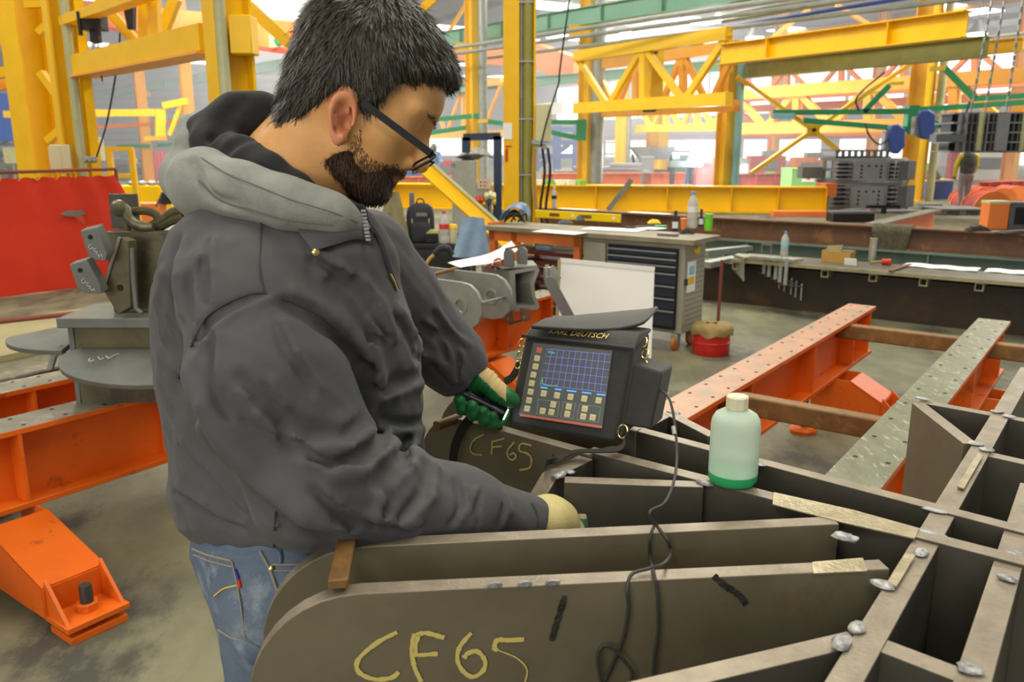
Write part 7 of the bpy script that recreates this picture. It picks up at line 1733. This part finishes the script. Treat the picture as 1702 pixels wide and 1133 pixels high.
folds = [  # (polyline in the picture, groove radius, ridge shift in pixels)
 ([(478,506),(520,528),(560,560),(600,610),(618,668)],.011,(10,-16)), ([(399,628),(430,664),(470,700),(520,722),(575,722),(618,694)],.010,(4,20)),
 ([(490,742),(549,770),(600,760),(636,730),(640,696)],.009,(6,16)), ([(676,728),(668,764),(628,802)],.009,(14,6)), ([(712,770),(702,822),(664,862)],.007,(14,4)),
 ([(640,790),(650,830),(630,870)],.006,(-12,2)), ([(760,800),(765,840),(750,872)],.005,(10,2)), ([(830,822),(835,850),(828,878)],.004,(8,0)), ([(800,815),(790,850),(795,872)],.004,(-8,0)),
 ([(296,640),(322,690),(362,752),(418,820),(486,872),(556,896)],.015,(16,-14)), ([(242,551),(268,598),(295,632)],.012,(-12,12)), ([(300,632),(330,560),(380,510),(440,488)],.0045,(10,8)),
 ([(606,570),(616,620),(618,664)],.008,(14,0)), ([(626,652),(660,636),(696,624)],.008,(2,14)), ([(640,700),(670,704),(702,700)],.007,(2,12)),
 ([(549,470),(590,510),(622,566)],.008,(12,-8)), ([(593,470),(620,510),(642,566)],.007,(12,-4)), ([(655,520),(676,556),(696,600)],.006,(10,-4)),
 ([(520,430),(560,455),(600,490)],.006,(8,-10)), ([(294,403),(288,460),(291,520)],.008,(12,0)), ([(262,452),(254,500),(262,560)],.007,(10,0)), ([(318,430),(312,480),(324,530)],.007,(12,0)), ([(345,400),(338,450),(346,500)],.006,(12,0)),
 ([(440,640),(470,700),(480,750)],.006,(12,-2)), ([(522,815),(560,850),(590,878)],.006,(6,-12)), ([(300,740),(340,790),(400,850)],.006,(8,-8)), ([(290,820),(340,850),(400,880)],.006,(4,-10)), 
 ([(700,540),(728,560),(742,600)],.006,(8,-6)), ([(720,520),(745,556),(772,580)],.005,(6,-8)), ([(690,590),(720,610),(748,640)],.006,(8,-8)), ([(755,570),(762,600),(760,630)],.005,(8,0)), ([(560,860),(620,872),(690,880)],.006,(2,-10)), ([(460,540),(480,590),(520,650)],.005,(12,-4)), ([(350,560),(352,640),(380,690)],.006,(14,0))]
FG, FR = [], []
for ln, r, (sx_, sy_) in folds:
    g = [trace(jacket0, x, y) for x, y in ln]; h_ = [trace(jacket0, x+sx_, y+sy_) for x, y in ln]
    if all(q is not None for q in g): FG.append((g, r))
    if all(q is not None for q in h_): FR.append((h_, r))
def nearest_only(P, d, lists, op):
    for pts, r in lists:
        A = np.array(pts); lo_, hi_ = A.min(0)-.05, A.max(0)+.05; m_ = ((P > lo_) & (P < hi_)).all(-1)
        if not m_.any(): continue
        n = len(pts); rad = [r*(.45+.55*math.sin(math.pi*(i+.5)/n)) for i in range(n)]
        e = chain(P[m_], list(zip(pts, rad)), .004); d[m_] = op(d[m_], e, r)
    return d
def jacket_sdf(P):
    d = jacket0(P); d = nearest_only(P, d, FR, lambda a, e, r: smin(a, e+r*.25, r*2.0)); d = nearest_only(P, d, FG, lambda a, e, r: ssub(a, e, r*1.3))
    return d-wob(P, 38, .0022, 3.)-wob(P, 95, .0008, 5.)
Vj, Fj = sdf_mesh(jacket_sdf, (-.68,.86,.90), (.10,1.62,1.52), .0036)
jk = np_object('jacket', Vj, Fj, 'jacket_cloth', man, None, 1)
def surfline(fn, pts, r, m, name, par, lift=.0, n=5):
    P = [trace(fn, x, y) for x, y in pts]; P = [Vector(q) for q in P if q is not None]
    if len(P) < 2: return None
    tw = [(p-(p-CAM).normalized()*lift) for p in P]; return MB().tube(spline(tw, n), r, 6).build(name, m, par, True)
surfline(jacket_sdf, [(296,628),(318,575),(340,530),(380,502),(430,486),(480,500),(525,520),(560,548)], .0016, 'seam', 'armhole_seam', jk)
surfline(jacket_sdf, [(458,850),(456,880),(455,908)], .0013, 'seam', 'side_seam', jk); surfline(jacket_sdf, [(433,340),(433,400),(432,450),(440,484)], .0012, 'seam', 'yoke_seam', jk)
surfline(jacket_sdf, [(884,836),(892,852),(894,874)], .0015, 'seam', 'cuff_seam', jk)
# collar flap and zip
cp = [trace(jacket0, x, y) for x, y in ((486,372),(530,392),(570,400),(604,388))]; 
def sheet_px(top, bot, fn, lift, name, m, par, n=8):
    T = spline([Vector(trace(fn,x,y)) for x, y in top], n); B = spline([Vector(trace(fn,x,y)) for x, y in bot], n); rows = []
    for f in [k/5 for k in range(6)]: rows.append([a.lerp(b,f)-((a.lerp(b,f))-CAM).normalized()*(lift*(.4+.6*math.sin(math.pi*min(1,f*.9+.1)))) for a, b in zip(T,B)])
    return MB().sheet(rows, .004).build(name, m, par, 60)
try: 
    col_ = sheet_px([(484,368),(530,376),(572,378),(606,380)], [(520,420),(552,408),(588,396),(622,400)], jacket_sdf, .012, 'collar', 'jacket_cloth', jk)
    q = Vector(trace(jacket_sdf,525,419)); MB().lathe([(.0045,0),(.0045,.002),(.002,.003)], q-(q-CAM).normalized()*.012, 10, axis=-(q-CAM).normalized()).build('snap_button','gilt',jk,True)
except Exception as ex_: print('collar', ex_)
surfline(jacket_sdf, [(612,372),(628,395),(640,425),(650,455),(660,480)], .004, 'seam', 'placket', jk, .002)
zp = [trace(jacket_sdf, x, y) for x, y in ((648,455),(655,468),(660,482))]
if all(q is not None for q in zp): MB().tube([Vector(q)-(Vector(q)-CAM).normalized()*.006 for q in zp], .0022, 8).build('zip_pull','gilt',jk,True)
# ---- hood
def C(x, y, d, r): return (D3(x, y, d), pxr(r, d))
def hood_g(P):
    d = chain(P, [C(314,296,1.19,40),C(340,306,1.13,46),C(400,316,1.075,34),C(480,340,1.065,29),C(555,358,1.075,20),C(606,378,1.10,10)], .05)
    d = smin(d, chain(P, [C(312,290,1.2,36),C(318,240,1.19,20),C(316,208,1.2,12),C(330,190,1.23,9)], .02), .02)
    d = smin(d, chain(P, [C(314,300,1.2,40),C(350,300,1.30,50),C(450,320,1.36,40),C(560,350,1.32,24)], .03), .02)
    crease = chain(P, [(D3(322,270,1.085),.006),(D3(345,320,1.06),.006),(D3(410,352,1.035),.006),(D3(480,372,1.03),.005),(D3(560,378,1.05),.004)], .004)
    d = ssub(d, crease, .008)
    return d-wob(P, 20, .0014, 4.)
Vg, Fg = sdf_mesh(hood_g, (-.60,.85,1.35), (-.12,1.50,1.68), .0038)
hd_ = np_object('hood', Vg, Fg, 'hood_grey', man, None, 2)
mat('hood_seam', lin(104,106,100), .9)
surfline(hood_g, [(334,262),(380,290),(430,310),(490,334),(550,352),(596,370)], .0009, 'hood_seam', 'hood_seam', hd_, .0022); surfline(hood_g, [(330,300),(365,332),(420,350),(480,366),(550,374)], .0010, 'hood_seam', 'hood_seam', hd_, .0022)
def hood_b(P):
    d = chain(P, [C(345,222,1.20,36),C(392,196,1.18,38),C(436,190,1.19,32),C(462,186,1.22,22)], .02)
    d = smin(d, chain(P, [C(352,240,1.17,36),C(405,262,1.125,30),C(445,284,1.105,24),C(495,312,1.10,20),C(545,340,1.10,15),C(582,356,1.10,11)], .02), .015)
    d = ssub(d, chain(P, [(D3(356,232,1.14),.008),(D3(372,200,1.14),.007),(D3(400,165,1.15),.006)], .004), .012)
    d = ssub(d, chain(P, [(D3(372,250,1.10),.006),(D3(400,230,1.10),.007),(D3(432,222,1.12),.006)], .004), .012)
    return d-wob(P, 30, .0020, 6.)
Vg, Fg = sdf_mesh(hood_b, (-.52,.9,1.38), (-.12,1.42,1.70), .0038)
np_object('hood_lining', Vg, Fg, 'hood_black', man, None, 1)
def inner(P): return chain(P, [C(596,352,1.10,15),C(606,385,1.11,12),C(622,410,1.13,9)], .01)
Vg, Fg = sdf_mesh(inner, (-.30,.95,1.38), (-.10,1.25,1.58), .004)
np_object('inner_fleece', Vg, Fg, 'hood_black', man, None, 1)
b = MB()
for k in range(9): p = Vector(D3(604+1.0*k, 350+6*k, 1.083)); b.box(p, (.006,.004,.0028))
zz_ = b.build('zip_teeth','handle_grey',man); zz_['kind'] = 'stuff'
# ---- jeans
JR = [(880,318,560,1.295,.135),(930,316,585,1.295,.142),(985,336,600,1.295,.145),(1040,362,600,1.29,.14),(1075,385,600,1.285,.135)]
def jeans0(P):
    d = loft(P, JR, 2.4)
    for Hh, K, A_, kx in ((HP_R,KN_R,AN_R,0),(HP_L,KN_L,AN_L,0)):
        d = smin(d, chain(P, [(Hh,.092),(K,.074),(A_,.058)], .03), .03)
    d = ssub(d, chain(P, [(D3(440,915,1.10),.004),(D3(456,960,1.10),.004)], .004), .006)
    return smax(d, .045-P[..., 2], .01)
jf = [([(330,1048),(380,1066),(430,1050),(480,1010)],.012,(4,16)), ([(405,1068),(440,1090),(480,1080)],.008,(4,12)), ([(350,900),(400,915),(430,912)],.005,(2,10)), ([(430,1110),(460,1122),(500,1118)],.008,(2,10))]
JG, JRi = [], []
for ln, r, (sx_, sy_) in jf:
    g = [trace(jeans0, x, y) for x, y in ln]; h_ = [trace(jeans0, x+sx_, y+sy_) for x, y in ln]
    if all(q is not None for q in g): JG.append((g, r))
    if all(q is not None for q in h_): JRi.append((h_, r))
def jeans_sdf(P):
    d = jeans0(P); d = nearest_only(P, d, JRi, lambda a, e, r: smin(a, e+r*.42, r*2.2)); d = nearest_only(P, d, JG, lambda a, e, r: ssub(a, e+r*.2, r*1.5)); return d-wob(P, 45, .0018, 8.)
Vn, Fn = sdf_mesh(jeans_sdf, (-.62,.98,0.0), (.0,1.58,1.12), .0052)
jn = np_object('jeans', Vn, Fn, 'denim', man, None, 1)
for nm, ln, r, m_ in (('pocket_hem',[(320,912),(345,922),(384,932)],.0016,'denim_stitch'),('pocket_hem',[(322,922),(347,932),(386,942)],.0012,'denim_stitch'),('pocket_seam',[(385,932),(394,970),(402,1020),(407,1060)],.0014,'denim_stitch'),('pocket_seam',[(362,1046),(385,1060),(406,1064)],.0013,'denim_stitch'),('side_seam',[(432,916),(450,950),(466,1000),(478,1040)],.0018,'denim_stitch'),('front_pocket_seam',[(450,938),(490,938),(540,934)],.0014,'denim_stitch'),('front_pocket_seam',[(452,948),(492,948),(530,946)],.0010,'denim_stitch'),('pocket_stitch',[(356,990),(372,978),(396,972)],.001,'hazard'),('belt_loop',[(464,915),(466,925),(466,936)],.003,'denim')):
    surfline(jeans_sdf, ln, r, m_, nm, jn, .0012)
mat('tag_blue', lin(40,50,140), .6); mat('tag_red', lin(190,36,30), .6)
surfline(jeans_sdf, [(391,946),(394,954),(397,962)], .0026, 'tag_blue', 'pocket_tag', jn); surfline(jeans_sdf, [(397,963),(399,970),(400,977)], .0026, 'tag_red', 'pocket_tag', jn)
q = Vector(trace(jeans_sdf,452,944)); MB().lathe([(.0042,0),(.0042,.002),(.002,.0035)], q, 10, axis=-(q-CAM).normalized()).build('rivet','gilt',jn,True)
for A_, s in ((AN_R,0),(AN_L,1)):
    fwd = np.array([.95,.3,0]); fwd /= np.linalg.norm(fwd); base = np.array([A_[0],A_[1],0])
    def shoe(P): return smax(smin(cap(P, base+np.array([0,0,.05])-fwd*.05, base+np.array([0,0,.042])+fwd*.17, .05, .046), cap(P, base+np.array([0,0,.05]), base+np.array([0,0,.12]), .05), .03), .004-P[..., 2], .004)
    Vs_, Fs_ = sdf_mesh(shoe, base+np.array([-.2,-.2,-.01]), base+np.array([.32,.3,.2]), .006); np_object('shoe', Vs_, Fs_, 'shoe', man, None, 1)

# ---- right glove (cream, holding the probe inside the cell)
W0 = D3(893,866,1.205)
def glove_r(P):
    d = chain(P, [(D3(886,864,1.202),.030),(D3(912,862,1.215),.031),(D3(930,866,1.228),.029)], .02)
    kn = [(934,846,1.252),(944,856,1.240),(946,868,1.228),(940,880,1.218)]
    for i, (x, y, dd) in enumerate(kn):
        d = smin(d, chain(P, [(D3(916,856+i*5,1.236-.012*i),.013),(D3(x,y,dd),.0105),(D3(x+14,y+8+i,dd+.008),.0092),(D3(x+16,y+22,dd+.016),.0085)], .005), .007)
    d = smin(d, chain(P, [(D3(905,850,1.235),.014),(D3(930,843,1.262),.011),(D3(952,852,1.268),.0095),(D3(960,862,1.262),.008)], .005), .008)
    return d
Vg, Fg = sdf_mesh(glove_r, D3(920,865,1.22)-.09, D3(920,865,1.22)+.09, .0022)
np_object('glove', Vg, Fg, 'glove_cream', man, None, 1)
prb = thing('ultrasonic_probe', 'small teal ultrasonic probe with a white collar held in the cream glove', 'probe', D3(968,880,1.25))
pa_, pb_ = Vector(D3(967,878,1.245)), Vector(D3(968,852,1.245))
mat('probe_teal', lin(70,120,104), .5); MB().tube([pa_, pa_.lerp(pb_,.7)], [.0105,.0095], 14).build('body','probe_teal',prb,True); MB().tube([pa_.lerp(pb_,.7), pb_], [.009,.009], 14).build('collar','cream',prb,True)
MB().cyl(Vector(D3(973,863,1.243)), Vector(D3(990,865,1.243)), .003, 10).build('plug','bright_steel',prb,True)
MB().tube(spline([Vector(D3(990,865,1.243)), Vector(D3(1010,868,1.243)), Vector(D3(1032,875,1.24)), Vector(D3(1050,890,1.235)), Vector(D3(1070,915,1.23))]), .0018, 6).build('lead','cable',prb,True)
# ---- left glove (green, holding the torch)
t0, t1 = D3(752,645,1.447), D3(840,688,1.442)
def glove_l(P):
    d = chain(P, [(D3(778,628,1.475),.034),(D3(795,646,1.495),.034),(D3(806,660,1.50),.030)], .02)
    for i, (x, y) in enumerate(((764,668),(784,677),(803,686),(820,692))):
        L_ = (.0104,.0112,.0110,.0098)[i]
        d = smin(d, chain(P, [(D3(x+20,y-30,1.50),L_*1.05),(D3(x+6,y-16,1.472),L_),(D3(x,y-2,1.438),L_),(D3(x+2,y+12,1.440),L_*.95),(D3(x+9,y+13,1.462),L_*.85)], .004), .0018)
    return d
def thumb_l(P):
    d = chain(P, [(D3(789,622,1.470),.022),(D3(808,634,1.452),.0195),(D3(826,650,1.440),.0165),(D3(843,661,1.436),.0145),(D3(852,665,1.436),.0125)], .01)
    d = smin(d, chain(P, [(D3(806,655,1.49),.014),(D3(826,672,1.475),.011),(D3(838,690,1.455),.0095),(D3(834,699,1.45),.009)], .005), .006)
    return d+.0012*np.sin((P@A3(t1-t0)/np.linalg.norm(t1-t0))*700)*(np.clip((camc(P)[0]-795)/10,0,1))*(np.clip((840-camc(P)[0])/10,0,1))
def glove_full(P): return smin(glove_l(P), thumb_l(P), .008)
Vg, Fg = sdf_mesh(glove_full, D3(800,660,1.47)-.10, D3(800,660,1.47)+.10, .0023)
gl_ = np_object('glove', Vg, Fg, ['glove_green','glove_tan'], man, None, 1)
cx2, cy2, cz2 = camc(Vg[Fg].mean(1)); tan = ((cy2 < 628+(cx2-800)*.95) & (cx2 > 795) & (cx2 < 842)) | ((cy2 < 622) & (cx2 > 780)); gl_.data.polygons.foreach_set('material_index', tan.astype(np.int32)[:len(gl_.data.polygons)])
tq = thing('pocket_torch', 'black pocket torch shining white, held in the green glove', 'torch', Vector(t1))
ta, tb3 = Vector(t0), Vector(t1); MB().tube([ta, ta.lerp(tb3,.72), ta.lerp(tb3,.76), tb3], [.0105,.0105,.0125,.0125], 16).build('barrel','frame_black',tq,True)
for f in (.1,.2,.3): MB().tube([ta.lerp(tb3,f), ta.lerp(tb3,f+.03)], .0114, 16).build('grip_ring','rubber',tq,True)
mat('torchglow', (.85,.95,1), .4, emit=8); dv_ = (tb3-ta).normalized(); MB().tube([tb3-dv_*.001, tb3+dv_*.002], [.0108,.009], 16).build('lens','torchglow',tq,True)

# ================================================================ people in the background
def far_person(base, h, ang, label, m, bend=0., arms=((.05,-.25),(.05,-.25)), step=.10):
    k = h/1.75; X = np.array([math.cos(ang), math.sin(ang), 0]); R = np.array([X[1], -X[0], 0]); B = A3(base)
    M_ = np.stack([X, R, np.array([0, 0, 1.])], 1)
    loc = lambda P: ((P-B)@M_)/k
    c, s_ = math.cos(bend), math.sin(bend)
    up = lambda f, r, z: (f*c+(z-.95)*s_, r, .95+(z-.95)*c-f*s_)          # the trunk tips forward about the hips
    hd = up(.05, 0, 1.63); nk = up(.02, 0, 1.48)
    sh = [up(0, .19*s, 1.40) for s in (-1, 1)]
    el = [(sh[i][0]+.06+arms[i][0], (.25)*(-1, 1)[i], sh[i][2]-.27) for i in (0, 1)]
    wr = [(el[i][0]+.05+arms[i][0]*1.4, .22*(-1, 1)[i], el[i][2]+arms[i][1]) for i in (0, 1)]
    kn = [(step*(-1, 1)[i]*.5+.03, .10*(-1, 1)[i], .50) for i in (0, 1)]; an = [(step*(-1, 1)[i], .10*(-1, 1)[i], .08) for i in (0, 1)]
    def limb(Q, a, b, cc, r): return chain(Q, [(np.array(a), r[0]), (np.array(b), r[1]), (np.array(cc), r[2])], .02)
    def body(P):
        Q = loc(P); d = smin(ell(Q, hd, (.095,.075,.115)), cap(Q, nk, up(.03,0,1.56), .055), .02)
        d = smin(d, cap(Q, nk, up(0,0,1.30), .06, .11), .04); d = smin(d, cap(Q, up(0,0,1.30), (0,0,.95), .12, .12), .04)
        for i in (0, 1):
            d = smin(d, limb(Q, sh[i], el[i], wr[i], (.055,.042,.03)), .03); d = smin(d, cap(Q, wr[i], np.array(wr[i])+np.array([.05,0,-.06]), .035, .025), .01)
            d = smin(d, limb(Q, (0,.09*(-1,1)[i],.92), kn[i], an[i], (.085,.055,.04)), .03); d = smin(d, cap(Q, np.array(an[i])-np.array([.02,0,.035]), np.array(an[i])+np.array([.14,0,-.045]), .04, .032), .02)
        return d*k
    r_ = 1.1
    lo, hi = B+np.array([-r_*k,-r_*k,-.02]), B+np.array([r_*k,r_*k,1.85*k])
    V, F_ = sdf_mesh(body, lo, hi, .02); o = np_object('person', V, F_, m['skin'], None, base, 1); tag(o, label, 'person')
    def part(fn, name, mt, hh=.02):
        V, F_ = sdf_mesh(lambda P: fn(loc(P))*k, lo, hi, hh)
        if len(F_): np_object(name, V, F_, mt, o, None, 1)
    tl = np.array(up(0,0,1.22))
    def vest(Q):
        S = Q-np.array([0,0,.95]); S = np.stack([S[..., 0]*c-S[..., 2]*s_, S[..., 1], S[..., 0]*s_+S[..., 2]*c+.95], -1)
        d = smin(ell(S, (0,0,1.24), (.155,.215,.28)), ell(S, (0,0,1.0), (.15,.19,.16)), .06); d = smin(d, ell(S, (0,0,1.42), (.10,.17,.09)), .05); return smax(d, .90-S[..., 2], .02)
    part(vest, m.get('top_name','vest'), m['vest'])
    for i in (0, 1):
        part(lambda Q: limb(Q, sh[i], el[i], wr[i], (.078,.062,.05)), 'sleeve', m['top']); part(lambda Q: cap(Q, np.array(wr[i])+np.array([.02,0,-.02]), np.array(wr[i])+np.array([.07,0,-.08]), .045, .034), 'glove', m['glove'])
    def legs(Q):
        d = ell(Q, (0,0,.92), (.14,.17,.14))
        for i in (0, 1): d = smin(d, limb(Q, (0,.095*(-1,1)[i],.90), kn[i], np.array(an[i])+np.array([0,0,.02]), (.105,.078,.065)), .03)
        return d
    part(legs, 'trousers', m['legs'])
    for i in (0, 1): part(lambda Q: smax(cap(Q, np.array(an[i])-np.array([.04,0,.03]), np.array(an[i])+np.array([.15,0,-.035]), .058, .048), .004-Q[..., 2], .01), 'shoe', 'black')
    if m.get('mask'):
        def mask(Q): return smax(ell(Q, np.array(hd)+np.array([.03,0,0]), (.13,.11,.15)), .0-(Q[..., 0]-hd[0]+.03), .02)
        part(mask, 'welding_mask', m['mask'])
    def hair(Q): return smax(ell(Q, np.array(hd)+np.array([-.012,0,.02]), (.108,.09,.115)), (Q[..., 0]-hd[0]-.05)+(hd[2]-Q[..., 2])*.8, .02)
    part(hair, 'hair', m['hair'])
    return o
far_person(G(1600,346), 1.62, math.radians(80), 'grey-haired man seen from behind in dark padded vest and yellow sleeves, walking', {'skin':'skin','legs':'grey_trousers','vest':'vest','top':'yellow_sleeve','hair':'grey_hair','glove':'rubber'}, step=.12)
far_person(G(1143,314), 1.66, math.radians(-8), 'person in pale work clothes and white mask bending over the bright welding arc', {'skin':'skin','legs':'welder_blue','vest':'welder_blue','top_name':'jacket','top':'welder_blue','hair':'grey_hair','glove':'cream','mask':'white'}, bend=.35, arms=((.16,.02),(.16,.02)))
far_person(G(722,322), 1.62, math.radians(-80), 'welder with grey mask and blue sleeves seen just right of the glasses', {'skin':'skin','legs':'navy','vest':'welder_blue','top_name':'jacket','top':'welder_blue','hair':'grey_hair','glove':'pallet','mask':'grey_steel'}, bend=.2, arms=((.12,.0),(.12,.0)))
